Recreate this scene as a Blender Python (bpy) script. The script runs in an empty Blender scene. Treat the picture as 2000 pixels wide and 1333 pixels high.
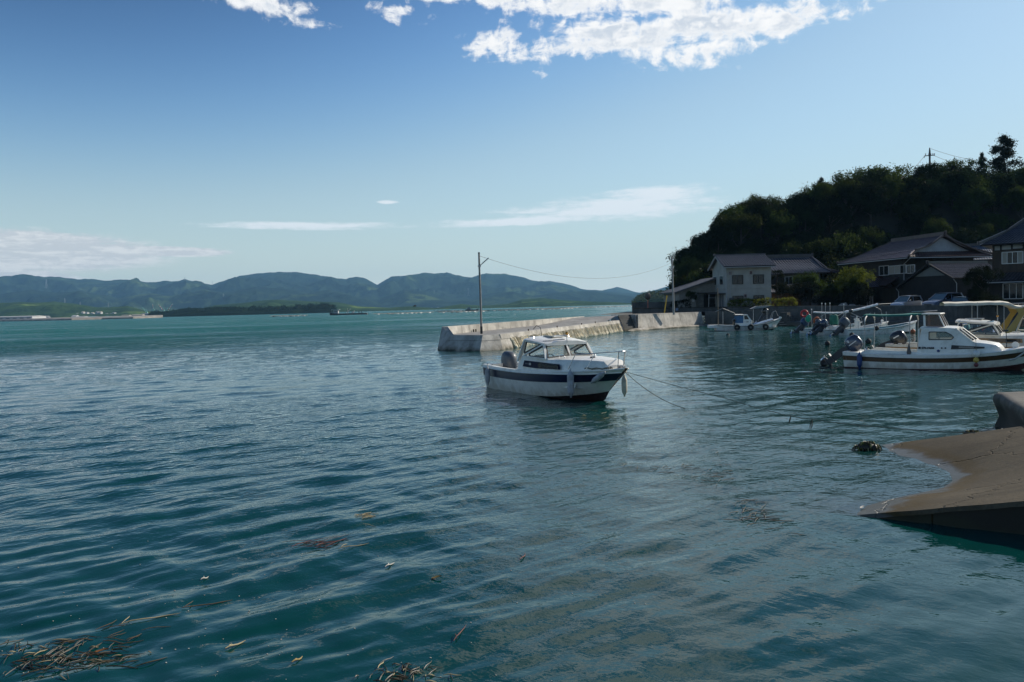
import bpy, bmesh, math, random
import numpy as np
from mathutils import Vector, Matrix, Euler, noise
from math import radians as R, sin, cos, pi, atan2, sqrt, exp
random.seed(7)
scn = bpy.context.scene
col = scn.collection

# ------------------------------------------------------------------ camera
CAM_H, PITCH, ROLL, FPX = 3.0, R(2.47), R(-1.45), 1556.0
cam_d = bpy.data.cameras.new('camera'); cam = bpy.data.objects.new('camera', cam_d); col.objects.link(cam)
cam_d.sensor_width = 36.0; cam_d.lens = 36.0 * FPX / 2000.0
cam_d.clip_start = 0.1; cam_d.clip_end = 30000.0
cam.matrix_world = Matrix.Translation((0, 0, CAM_H)) @ Matrix.Rotation(pi / 2 - PITCH, 4, 'X') @ Matrix.Rotation(ROLL, 4, 'Z')
scn.camera = cam

# ------------------------------------------------------------------ light and sky
SUN_AZ, SUN_EL = R(63), R(31)            # azimuth measured from +Y towards +X
SUN_STRENGTH, SKY_STRENGTH, EXPOSURE = 5.0, 0.12, 0.0
sun_d = bpy.data.lights.new('sun', 'SUN'); sun = bpy.data.objects.new('sun', sun_d); col.objects.link(sun)
sun_d.energy = SUN_STRENGTH; sun_d.angle = R(0.53); sun_d.color = (1.0, 0.93, 0.82)
sdir = Vector((sin(SUN_AZ) * cos(SUN_EL), cos(SUN_AZ) * cos(SUN_EL), sin(SUN_EL)))
sun.rotation_euler = sdir.to_track_quat('Z', 'Y').to_euler()
scn.view_settings.view_transform = 'Standard'; scn.view_settings.look = 'None'
scn.view_settings.exposure = EXPOSURE; scn.view_settings.gamma = 1.0
scn.view_settings.use_curve_mapping = False

class NT:
    """small node-graph helper"""
    def __init__(s, tree): s.t = tree; s.n = tree.nodes; s.l = tree.links
    def node(s, typ, **kw):
        n = s.n.new(typ)
        for k, v in kw.items(): setattr(n, k, v)
        return n
    def put(s, sock, v):
        if hasattr(v, 'is_output') or isinstance(v, bpy.types.NodeSocket): s.l.new(v, sock)
        elif v is not None: sock.default_value = v
    def math(s, op, a, b=None, c=None, clamp=False):
        n = s.n.new('ShaderNodeMath'); n.operation = op; n.use_clamp = clamp
        s.put(n.inputs[0], a)
        if b is not None: s.put(n.inputs[1], b)
        if c is not None: s.put(n.inputs[2], c)
        return n.outputs[0]
    def vmath(s, op, a, b=None, out=0):
        n = s.n.new('ShaderNodeVectorMath'); n.operation = op
        s.put(n.inputs[0], a)
        if b is not None: s.put(n.inputs[1], b)
        return n.outputs[out]
    def comb(s, x, y, z):
        n = s.n.new('ShaderNodeCombineXYZ')
        for i, v in enumerate((x, y, z)): s.put(n.inputs[i], v)
        return n.outputs[0]
    def sep(s, v):
        n = s.n.new('ShaderNodeSeparateXYZ'); s.l.new(v, n.inputs[0]); return n.outputs
    def noise(s, vec, scale=5.0, detail=2.0, rough=0.5, dist=0.0, typ=None):
        n = s.n.new('ShaderNodeTexNoise')
        if typ: n.noise_type = typ
        s.l.new(vec, n.inputs['Vector'])
        s.put(n.inputs['Scale'], scale); s.put(n.inputs['Detail'], detail); s.put(n.inputs['Roughness'], rough); s.put(n.inputs['Distortion'], dist)
        return n.outputs[0]
    def ramp(s, v, lo, hi, a=0.0, b=1.0, smooth=True):
        n = s.n.new('ShaderNodeMapRange'); n.interpolation_type = 'SMOOTHSTEP' if smooth else 'LINEAR'
        s.put(n.inputs[0], v); s.put(n.inputs[1], lo); s.put(n.inputs[2], hi); s.put(n.inputs[3], a); s.put(n.inputs[4], b)
        return n.outputs[0]
    def mix(s, f, a, b):
        n = s.n.new('ShaderNodeMix'); n.data_type = 'RGBA'
        s.put(n.inputs[0], f)
        for i, v in ((6, a), (7, b)):
            if isinstance(v, tuple) and len(v) == 3: v = v + (1,)
            s.put(n.inputs[i], v)
        return n.outputs[2]

def build_world():
    w = bpy.data.worlds.new('World'); scn.world = w; w.use_nodes = True
    g = NT(w.node_tree); g.n.clear()
    sky = g.node('ShaderNodeTexSky', sky_type='NISHITA'); sky.sun_disc = False
    sky.sun_elevation = SUN_EL; sky.sun_rotation = SUN_AZ
    sky.altitude = 0.0; sky.air_density = 1.0; sky.dust_density = 0.35; sky.ozone_density = 1.8
    tc = g.node('ShaderNodeTexCoord'); d = tc.outputs['Generated']
    x, y, z = g.sep(d)
    az = g.math('MULTIPLY', g.math('ARCTAN2', x, y), 180 / pi)
    el = g.math('MULTIPLY', g.math('ARCSINE', z), 180 / pi)
    # flat cloud layers: the direction is carried onto a level sheet, so puffs shrink towards the horizon
    zc = g.math('ADD', g.math('MAXIMUM', z, 0.0), 0.10)
    px = g.math('DIVIDE', x, zc); py = g.math('DIVIDE', y, zc)
    pv = g.comb(px, py, 0.0)
    ang = g.comb(g.math('MULTIPLY', az, 0.1), g.math('MULTIPLY', el, 0.1), 0.0)
    warp = g.noise(pv, 2.3, 2, .5)
    pw = g.vmath('ADD', pv, (3.1, 7.7, 0.4))
    big = g.noise(pw, 4.6, 8, .58, .30)
    big2 = g.noise(g.vmath('ADD', pw, (0.035, 0.030, 0.0)), 4.6, 3, .55, .30)
    big3 = g.noise(pw, 4.6, 3, .55, .30)
    fine = g.noise(ang, 9.0, 6, .6, .4)
    def ell(a0, e0, ra, re, tilt=0.0):
        da = g.math('SUBTRACT', az, a0); de = g.math('SUBTRACT', g.math('SUBTRACT', el, e0), g.math('MULTIPLY', da, tilt))
        u = g.math('DIVIDE', da, ra); v = g.math('DIVIDE', de, re)
        r = g.math('SQRT', g.math('ADD', g.math('MULTIPLY', u, u), g.math('MULTIPLY', v, v)))
        return g.math('SUBTRACT', 1.0, r)
    def mx(*a):
        r = a[0]
        for b in a[1:]: r = g.math('MAXIMUM', r, b)
        return r
    # cumulus field high in the middle and right, going on overhead
    m1 = mx(ell(11.8, 17.8, 13.8, 2.0, .016), ell(8.0, 20.6, 13.5, 2.3), ell(20.0, 20.6, 7.5, 1.7), ell(-0.8, 18.3, 3.0, 1.1), g.math('SUBTRACT', ell(9.0, 33, 20, 12.5), .16), ell(-4.5, 21.0, 3.5, .9), ell(28.0, 20.6, 3.0, .5, .12), g.math('SUBTRACT', ell(-16.6, 20.3, 6.0, 1.4, -0.17), .22), g.math('SUBTRACT', ell(-7.5, 20.2, 6.0, 1.2), .62))
    n1 = g.math('ADD', g.math('MULTIPLY', big, 1.15), g.math('MULTIPLY', fine, 0.74))
    dens1 = g.math('ADD', n1, g.math('MULTIPLY', g.math('MINIMUM', m1, 0.62), 0.50))
    c1 = g.ramp(dens1, 1.00, 1.25)
    thick = g.math('MULTIPLY', g.ramp(dens1, 1.14, 1.40), g.ramp(g.math('SUBTRACT', big3, big2), -.05, .06, 0.0, 1.0))
    # thin level bars low in the sky
    bars = g.math('ADD', g.math('MULTIPLY', g.noise(g.comb(g.math('MULTIPLY', az, 0.06), g.math('MULTIPLY', el, 0.62), 2.0), 3.4, 6, .58, .5), .62), g.math('MULTIPLY', g.noise(g.comb(g.math('MULTIPLY', az, 0.5), g.math('MULTIPLY', el, 1.3), 5.0), 2.2, 6, .62, .4), .38))
    m2 = mx(ell(7.6, 6.75, 9.6, 1.05, 0.02), ell(-14.2, 5.95, 9.0, 0.36, -0.005), ell(0.5, 6.05, 8.0, 0.42, 0.012), ell(-8.6, 7.55, .9, 0.2), ell(10.5, 7.6, 5.0, .9))
    c2 = g.math('MULTIPLY', g.ramp(g.math('ADD', bars, g.math('MULTIPLY', m2, 0.46)), 0.50, 0.84), g.ramp(m2, -0.15, 0.25))
    m3 = mx(ell(-31.5, 4.2, 9.5, 1.5, -0.03), ell(-23.5, 4.2, 5.0, 0.4, -0.02), ell(-33, 2.4, 5.5, .9), ell(-44, 4, 10, 2.5))
    c3 = g.math('MULTIPLY', g.ramp(g.math('ADD', bars, g.math('MULTIPLY', m3, 0.62)), 0.46, 0.66), g.ramp(m3, -0.1, 0.3))
    m4 = ell(14.0, 1.0, 9.0, 0.9)
    c4 = g.math('MULTIPLY', g.ramp(m4, 0.0, 0.7), 0.35)
    mp = g.node('ShaderNodeMapping'); 
    lit = g.mix(thick, (1.0, 1.01, 1.02), (0.66, 0.73, 0.82))
    lit = g.mix(g.ramp(fine, 0.52, 0.66, 0, .7), lit, (1.06, 1.06, 1.06))
    gain = 1.0 / SKY_STRENGTH
    def cl(c, k):
        return g.vmath('MULTIPLY', c, (gain * k,) * 3)
    # a clear dry evening: the sky deepens away from the sun more than the model's default
    c0 = g.vmath('MULTIPLY', sky.outputs[0], (SKY_STRENGTH,) * 3)
    lum = g.math('MAXIMUM', g.sep(c0)[1], 0.001)
    u = g.math('POWER', lum, 3.9)
    lp = g.math('DIVIDE', g.math('MULTIPLY', u, 28.5), g.math('ADD', g.math('MULTIPLY', u, 37.5), 1.0))
    lp = g.math('MULTIPLY', g.math('MAXIMUM', lp, 0.15), g.ramp(el, 18.0, 60.0, 1.0, .48))
    nrm = g.node('ShaderNodeVectorMath'); nrm.operation = 'SCALE'; g.l.new(c0, nrm.inputs[0]); g.l.new(g.math('DIVIDE', 1.0, lum), nrm.inputs['Scale'])
    ga = g.node('ShaderNodeGamma'); g.l.new(nrm.outputs[0], ga.inputs[0]); g.l.new(g.ramp(lum, .26, .56, 1.65, .84), ga.inputs[1])
    sc = g.node('ShaderNodeVectorMath'); sc.operation = 'SCALE'; g.l.new(ga.outputs[0], sc.inputs[0]); g.l.new(g.math('MULTIPLY', lp, gain), sc.inputs['Scale'])
    cy = g.vmath('MULTIPLY', sc.outputs[0], (.95, 1.035, 1.0))
    # pale blue-white air low over the sea
    low = g.math('EXPONENT', g.math('MULTIPLY', g.math('MAXIMUM', el, 0.0), -0.22))
    hz = g.node('ShaderNodeVectorMath'); hz.operation = 'SCALE'; hz.inputs[0].default_value = (1.06 * gain, 1.18 * gain, 1.18 * gain); g.l.new(lp, hz.inputs['Scale'])
    sc2 = g.mix(g.math('MULTIPLY', low, .9), cy, hz.outputs[0])
    col0 = sc2
    o = g.mix(g.math('MULTIPLY', c4, 1.0), col0, cl(lit, 0.80))
    o = g.mix(g.math('MULTIPLY', c3, 0.80), o, cl(g.mix(g.ramp(bars, .44, .58), (0.66, 0.68, 0.72), (0.88, 0.88, 0.89)), 1.0))
    o = g.mix(g.math('MULTIPLY', c2, 0.86), o, (0.86 * gain, 0.92 * gain, 0.97 * gain, 1))
    o = g.mix(c1, o, cl(lit, 0.98))
    bg = g.node('ShaderNodeBackground'); bg.inputs[1].default_value = SKY_STRENGTH
    g.l.new(o, bg.inputs[0])
    out = g.node('ShaderNodeOutputWorld'); g.l.new(bg.outputs[0], out.inputs[0])
    w.cycles.sampling_method = 'MANUAL'; w.cycles.sample_map_resolution = 1024
build_world()
try:
    scn.cycles.use_denoising = True; scn.cycles.denoiser = 'OPENIMAGEDENOISE'
    scn.cycles.denoising_input_passes = 'RGB_ALBEDO_NORMAL'
    scn.cycles.max_bounces = 8; scn.cycles.transparent_max_bounces = 24
    scn.cycles.caustics_reflective = False; scn.cycles.caustics_refractive = False
    scn.cycles.sample_clamp_indirect = 6.0
    scn.cycles.volume_bounces = 0
except Exception: pass

# ------------------------------------------------------------------ helpers: pixels of the 2000x1333 survey photo to points of the place
_f = Vector((0, cos(PITCH), -sin(PITCH))); _u0 = Vector((0, sin(PITCH), cos(PITCH))); _r0 = Vector((1, 0, 0))
_r = cos(ROLL) * _r0 + sin(ROLL) * _u0; _u = -sin(ROLL) * _r0 + cos(ROLL) * _u0
def ray(px, py): return _f + _r * ((px - 1000) / FPX) + _u * ((666.5 - py) / FPX)
def at(px, py, z=0.0):
    d = ray(px, py); return Vector((0, 0, CAM_H)) + d * ((z - CAM_H) / d.z)
def atd(px, py, Y):
    d = ray(px, py); return Vector((0, 0, CAM_H)) + d * (Y / d.y)
def az_of(px): 
    d = ray(px, 598); return atan2(d.x, d.y)

# ------------------------------------------------------------------ materials
MATS = {}
def mat(name, c, rough=0.6, var=0.0, scale=3.0, bump=0.0, bscale=20.0, metal=0.0, spec=None, dirt=None, dscale=1.2, damt=0.5, coat=0.0, obj_rand=0.0, stretch=None, detail=5, wl=None):
    if name in MATS: return MATS[name]
    m = bpy.data.materials.new(name); m.use_nodes = True; g = NT(m.node_tree); g.n.clear()
    b = g.node('ShaderNodeBsdfPrincipled'); o = g.node('ShaderNodeOutputMaterial'); g.l.new(b.outputs[0], o.inputs[0])
    tc = g.node('ShaderNodeTexCoord'); v = tc.outputs['Object']
    if stretch: v = g.vmath('MULTIPLY', v, stretch)
    cc = tuple(c) + (1,)
    src = None
    if var:
        n = g.noise(v, scale, detail, .6)
        lo = tuple(max(0, k * (1 - var)) for k in c); hi = tuple(min(1, k * (1 + var)) for k in c)
        src = g.mix(g.ramp(n, .3, .7), lo, hi)
    if dirt:
        n2 = g.noise(g.vmath('ADD', v, (11, 3, 5)), dscale, 6, .65)
        src = g.mix(g.math('MULTIPLY', g.ramp(n2, .48, .68), damt), src if src else cc, dirt)
    if wl:
        zz = g.sep(tc.outputs['Object'])[2]; nw = g.noise(g.vmath('MULTIPLY', tc.outputs['Object'], (3, 3, .6)), 1.5, 5, .6)
        src = g.mix(g.math('MULTIPLY', g.ramp(g.math('ADD', zz, g.ramp(nw, .3, .7, -.14, .14)), .02, .30, 1, 0), .8), src if src else cc, wl)
    if obj_rand:
        oi = g.node('ShaderNodeObjectInfo')
        k = g.ramp(oi.outputs['Random'], 0, 1, 1 - obj_rand, 1 + obj_rand, False)
        hs = g.node('ShaderNodeHueSaturation'); g.put(hs.inputs['Color'], src if src else cc); g.l.new(k, hs.inputs['Value'])
        src = hs.outputs[0]
    g.put(b.inputs['Base Color'], src if src else cc)
    b.inputs['Roughness'].default_value = rough; b.inputs['Metallic'].default_value = metal
    if spec is not None: b.inputs['Specular IOR Level'].default_value = spec
    if coat: b.inputs['Coat Weight'].default_value = coat; b.inputs['Coat Roughness'].default_value = .08
    if bump:
        n3 = g.noise(v, bscale, 4, .6)
        bp = g.node('ShaderNodeBump'); bp.inputs['Strength'].default_value = bump; bp.inputs['Distance'].default_value = .02
        g.l.new(n3, bp.inputs['Height']); g.l.new(bp.outputs[0], b.inputs['Normal'])
    MATS[name] = m; return m

def leaf_mat(name, c, trans=0.35, rnd=0.35):
    m = bpy.data.materials.new(name); m.use_nodes = True; g = NT(m.node_tree); g.n.clear()
    o = g.node('ShaderNodeOutputMaterial'); oi = g.node('ShaderNodeObjectInfo'); tc = g.node('ShaderNodeTexCoord')
    n = g.noise(tc.outputs['Object'], 1.1, 3, .6)
    k = g.math('MULTIPLY', g.ramp(oi.outputs['Random'], 0, 1, 1 - rnd, 1 + rnd, False), g.ramp(n, .3, .7, .65, 1.35))
    hs = g.node('ShaderNodeHueSaturation'); hs.inputs['Color'].default_value = tuple(c) + (1,)
    g.l.new(k, hs.inputs['Value']); g.l.new(g.ramp(oi.outputs['Random'], 0, 1, .475, .515, False), hs.inputs['Hue'])
    d = g.node('ShaderNodeBsdfDiffuse'); t = g.node('ShaderNodeBsdfTranslucent')
    g.l.new(hs.outputs[0], d.inputs[0])
    tcol = g.mix(1.0, (0, 0, 0), hs.outputs[0]); hs2 = g.node('ShaderNodeHueSaturation'); hs2.inputs['Hue'].default_value = .47; hs2.inputs['Value'].default_value = 1.5
    g.l.new(tcol, hs2.inputs['Color']); g.l.new(hs2.outputs[0], t.inputs[0])
    gl = g.node('ShaderNodeBsdfGlossy'); gl.inputs['Roughness'].default_value = .45; gl.inputs[0].default_value = (1, 1, 1, 1)
    mx = g.node('ShaderNodeMixShader'); mx.inputs[0].default_value = trans
    g.l.new(d.outputs[0], mx.inputs[1]); g.l.new(t.outputs[0], mx.inputs[2])
    m2 = g.node('ShaderNodeMixShader'); m2.inputs[0].default_value = .006
    g.l.new(mx.outputs[0], m2.inputs[1]); g.l.new(gl.outputs[0], m2.inputs[2])
    g.l.new(m2.outputs[0], o.inputs[0]); MATS[name] = m; return m

def glass_mat(name, tint=(.86, .92, .92), body=(.02, .03, .035), opac=0.25):
    m = bpy.data.materials.new(name); m.use_nodes = True; g = NT(m.node_tree); g.n.clear()
    o = g.node('ShaderNodeOutputMaterial'); t = g.node('ShaderNodeBsdfTransparent'); t.inputs[0].default_value = tint + (1,)
    d = g.node('ShaderNodeBsdfDiffuse'); d.inputs[0].default_value = body + (1,)
    gl = g.node('ShaderNodeBsdfGlossy'); gl.inputs['Roughness'].default_value = .02
    fr = g.node('ShaderNodeFresnel'); geo = g.node('ShaderNodeNewGeometry'); g.l.new(g.ramp(geo.outputs['Backfacing'], 0, 1, 1.45, 1 / 1.45, False), fr.inputs[0])
    a = g.node('ShaderNodeMixShader'); a.inputs[0].default_value = opac; g.l.new(t.outputs[0], a.inputs[1]); g.l.new(d.outputs[0], a.inputs[2])
    b = g.node('ShaderNodeMixShader'); g.l.new(fr.outputs[0], b.inputs[0]); g.l.new(a.outputs[0], b.inputs[1]); g.l.new(gl.outputs[0], b.inputs[2])
    g.l.new(b.outputs[0], o.inputs[0]); MATS[name] = m; return m

# ------------------------------------------------------------------ mesh collector
class MB:
    def __init__(s): s.v = []; s.f = []
    def add(s, vs, fs):
        k = len(s.v); s.v += [tuple(v) for v in vs]; s.f += [tuple(i + k for i in f) for f in fs]; return s
    def box(s, c, size, rz=0.0, M=None, taper=1.0):
        hx, hy, hz = size[0] / 2, size[1] / 2, size[2] / 2
        vs = [Vector((x * hx * (taper if z > 0 else 1), y * hy * (taper if z > 0 else 1), z * hz)) for z in (-1, 1) for y in (-1, 1) for x in (-1, 1)]
        m = M if M else Matrix.Rotation(rz, 3, 'Z')
        vs = [m @ v + Vector(c) for v in vs]
        return s.add(vs, [(0, 2, 3, 1), (4, 5, 7, 6), (0, 1, 5, 4), (2, 6, 7, 3), (0, 4, 6, 2), (1, 3, 7, 5)])
    def bar(s, p0, p1, w, h=None, up=(0, 0, 1)):
        h = h or w; p0 = Vector(p0); p1 = Vector(p1); d = p1 - p0; L = d.length; d.normalize(); up = Vector(up)
        if abs(d.dot(up)) > .98: up = Vector((1, 0, 0))
        a = up.cross(d).normalized(); b = d.cross(a)
        return s.box((p0 + p1) / 2, (L, w, h), M=Matrix((d, a, b)).transposed())
    def tube(s, pts, r, n=6, caps=True):
        pts = [Vector(p) for p in pts]; N = len(pts); rs = r if isinstance(r, (list, tuple)) else [r] * N
        vs = []; up = Vector((.123, .31, .94)).normalized()
        for i, p in enumerate(pts):
            d = (pts[min(i + 1, N - 1)] - pts[max(i - 1, 0)])
            d = d.normalized() if d.length > 1e-9 else Vector((0, 0, 1))
            a = d.cross(up)
            if a.length < .1: a = d.cross(Vector((1, 0, 0)))
            a.normalize(); b = d.cross(a)
            vs += [p + (a * cos(2 * pi * k / n) + b * sin(2 * pi * k / n)) * rs[i] for k in range(n)]
        fs = [(i * n + k, i * n + (k + 1) % n, (i + 1) * n + (k + 1) % n, (i + 1) * n + k) for i in range(N - 1) for k in range(n)]
        if caps: fs += [tuple(range(n))[::-1], tuple((N - 1) * n + k for k in range(n))]
        return s.add(vs, fs)
    def sph(s, c, r, nu=12, nv=8, sc=(1, 1, 1)):
        c = Vector(c); vs = [c + Vector((0, 0, -r * sc[2]))]
        for j in range(1, nv):
            t = -pi / 2 + pi * j / nv
            vs += [c + Vector((cos(2 * pi * i / nu) * cos(t) * r * sc[0], sin(2 * pi * i / nu) * cos(t) * r * sc[1], sin(t) * r * sc[2])) for i in range(nu)]
        vs.append(c + Vector((0, 0, r * sc[2]))); T = len(vs) - 1
        fs = [(0, 1 + (i + 1) % nu, 1 + i) for i in range(nu)]
        for j in range(nv - 2):
            a = 1 + j * nu; fs += [(a + i, a + (i + 1) % nu, a + nu + (i + 1) % nu, a + nu + i) for i in range(nu)]
        a = 1 + (nv - 2) * nu; fs += [(a + i, a + (i + 1) % nu, T) for i in range(nu)]
        return s.add(vs, fs)
    def torus(s, c, R0, r, axis='y', n=20, m=8):
        vs = []
        for i in range(n):
            a = 2 * pi * i / n
            for j in range(m):
                b = 2 * pi * j / m; q = R0 + r * cos(b); p = (q * cos(a), r * sin(b), q * sin(a))
                if axis == 'z': p = (p[0], p[2], p[1])
                if axis == 'x': p = (p[1], p[0], p[2])
                vs.append(Vector(c) + Vector(p))
        return s.add(vs, [(i * m + j, ((i + 1) % n) * m + j, ((i + 1) % n) * m + (j + 1) % m, i * m + (j + 1) % m) for i in range(n) for j in range(m)])
    def prism(s, poly, off):
        """polygon (list of 3-D points) pushed along off"""
        n = len(poly); off = Vector(off); a = [Vector(p) for p in poly]; b = [p + off for p in a]
        return s.add(a + b, [tuple(range(n))[::-1], tuple(range(n, 2 * n))] + [(i, (i + 1) % n, n + (i + 1) % n, n + i) for i in range(n)])
    def loft(s, rows, closed=False, cap0=False, cap1=False):
        n = len(rows[0]); vs = [p for r in rows for p in r]; fs = []
        for i in range(len(rows) - 1):
            for k in range(n if closed else n - 1):
                fs.append((i * n + k, i * n + (k + 1) % n, (i + 1) * n + (k + 1) % n, (i + 1) * n + k))
        if cap0: fs.append(tuple(range(n))[::-1])
        if cap1: fs.append(tuple((len(rows) - 1) * n + k for k in range(n)))
        return s.add(vs, fs)
    def build(s, name, m, parent=None, smooth=False, angle=40, bevel=0.0):
        me = bpy.data.meshes.new(name); me.from_pydata([tuple(v) for v in s.v], [], s.f)
        bm = bmesh.new(); bm.from_mesh(me)
        bmesh.ops.recalc_face_normals(bm, faces=bm.faces[:])
        if bevel: 
            es = [e for e in bm.edges if len(e.link_faces) == 2 and e.calc_face_angle(0) > .5]
            bmesh.ops.bevel(bm, geom=es, offset=bevel, segments=1, affect='EDGES', clamp_overlap=True)
        if smooth:
            for f in bm.faces: f.smooth = True
            for e in bm.edges:
                if len(e.link_faces) == 2 and e.calc_face_angle(0) > R(angle): e.smooth = False
        bm.to_mesh(me); bm.free()
        if m: me.materials.append(m)
        o = bpy.data.objects.new(name, me); col.objects.link(o)
        if parent: o.parent = parent
        return o

def tag(o, label=None, cat=None, group=None, kind=None):
    if label: o['label'] = label
    if cat: o['category'] = cat
    if group: o['group'] = group
    if kind: o['kind'] = kind
    return o
def thing(name, loc, yaw=0.0, label=None, cat=None, group=None, tilt=None):
    o = bpy.data.objects.new(name, None); col.objects.link(o); o.empty_display_size = .2
    o.location = loc; o.rotation_euler = tilt if tilt else (0, 0, yaw)
    return tag(o, label, cat, group)
def kids(o): return [c for c in bpy.data.objects if c.parent == o]
def copy_obj(o, parent=None, name=None):
    c = o.copy(); col.objects.link(c); c.parent = parent; return c
def smoothstep(a, b, x):
    t = np.clip((x - a) / (b - a), 0, 1); return t * t * (3 - 2 * t)
def fast_mesh(name, co, quads, m, smooth=True):
    me = bpy.data.meshes.new(name); co = np.asarray(co, dtype=np.float32); quads = np.asarray(quads, dtype=np.int32)
    k = quads.shape[1]
    me.vertices.add(len(co)); me.vertices.foreach_set('co', co.ravel())
    me.loops.add(quads.size); me.loops.foreach_set('vertex_index', quads.ravel())
    me.polygons.add(len(quads)); me.polygons.foreach_set('loop_start', np.arange(0, quads.size, k, dtype=np.int32))
    if smooth: me.polygons.foreach_set('use_smooth', np.ones(len(quads), dtype=bool))
    me.update(calc_edges=True)
    if m: me.materials.append(m)
    o = bpy.data.objects.new(name, me); col.objects.link(o); return o
def grid_quads(nr, nc):
    i = np.arange(nr - 1)[:, None] * nc + np.arange(nc - 1)[None, :]
    return np.stack([i, i + 1, i + nc + 1, i + nc], -1).reshape(-1, 4)
# ------------------------------------------------------------------ value noise for terrain
_rs = np.random.RandomState(5); _perm = _rs.rand(256, 256)
def vnoise(x, y):
    xi = np.floor(x).astype(int); yi = np.floor(y).astype(int); fx = x - xi; fy = y - yi
    fx = fx * fx * (3 - 2 * fx); fy = fy * fy * (3 - 2 * fy)
    g = lambda a, b: _perm[a % 256, b % 256]
    return (g(xi, yi) * (1 - fx) + g(xi + 1, yi) * fx) * (1 - fy) + (g(xi, yi + 1) * (1 - fx) + g(xi + 1, yi + 1) * fx) * fy
def fbm(x, y, o=5, rough=.5):
    r = 0; a = 1; t = 0
    for i in range(o): r = r + a * vnoise(x * 2 ** i + 17.3 * i, y * 2 ** i + 9.1 * i); t += a; a *= rough
    return r / t
def ridged(x, y, o=5):
    r = 0; a = 1; t = 0
    for i in range(o): r = r + a * (1 - np.abs(2 * vnoise(x * 2 ** i + 7.3 * i, y * 2 ** i + 3.1 * i) - 1)); t += a; a *= .5
    return r / t

# ------------------------------------------------------------------ sea
_wr = np.random.RandomState(11); NW = 64
_lam = np.exp(_wr.uniform(np.log(.24), np.log(1.75), NW)); _lam[:7] = _wr.uniform(2.2, 4.6, 7); _k = 2 * pi / _lam
_dir = np.where(_wr.rand(NW) < .75, R(122) + _wr.randn(NW) * R(15), R(84) + _wr.randn(NW) * R(34))
_slope = np.where(_lam > 2.0, .0095, np.where(_lam < .5, .0175, .0185)) * _wr.uniform(.6, 1.4, NW)
_amp = _slope / _k; _ph = _wr.uniform(0, 2 * pi, NW)
def wave_gain(x, y):
    """the bay behind the jetty and the shallows by the slip are calmer than the open water"""
    shelter = smoothstep(-2, 9, x - .10 * y + 1.0)
    near = 1 - smoothstep(6.0, 15.0, np.hypot(x - 1.0, y + 1.0))
    g = (1 - .52 * shelter) * (1 - .42 * near * smoothstep(-5, 0, x))
    return g * (.72 + .56 * fbm(x * .11 + 3, y * .07 + 8, 3))
def sea_z(x, y, spacing=None):
    x = np.asarray(x, dtype=float); y = np.asarray(y, dtype=float); z = np.zeros_like(x)
    wx = x + .35 * (fbm(x * .5, y * .5, 2) - .5); wy = y + .5 * (fbm(x * .4 + 9, y * .4, 2) - .5)
    for k, a, d, p, l in zip(_k, _amp, _dir, _ph, _lam):
        s = a * np.sin(k * (wx * cos(d) + wy * sin(d)) + p)
        if spacing is not None: s = s * smoothstep(2.2, 5.0, l / spacing)
        z += s
    r = np.hypot(x, y)
    z = z * wave_gain(x, y) * (1 - smoothstep(120, 240, r))
    # ripples die out over the drowned foot of the slipway
    return z * (1 - .6 * np.exp(-(((x - 6.3) / 1.6) ** 2 + ((y - 13.2) / 3.0) ** 2)))

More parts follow.
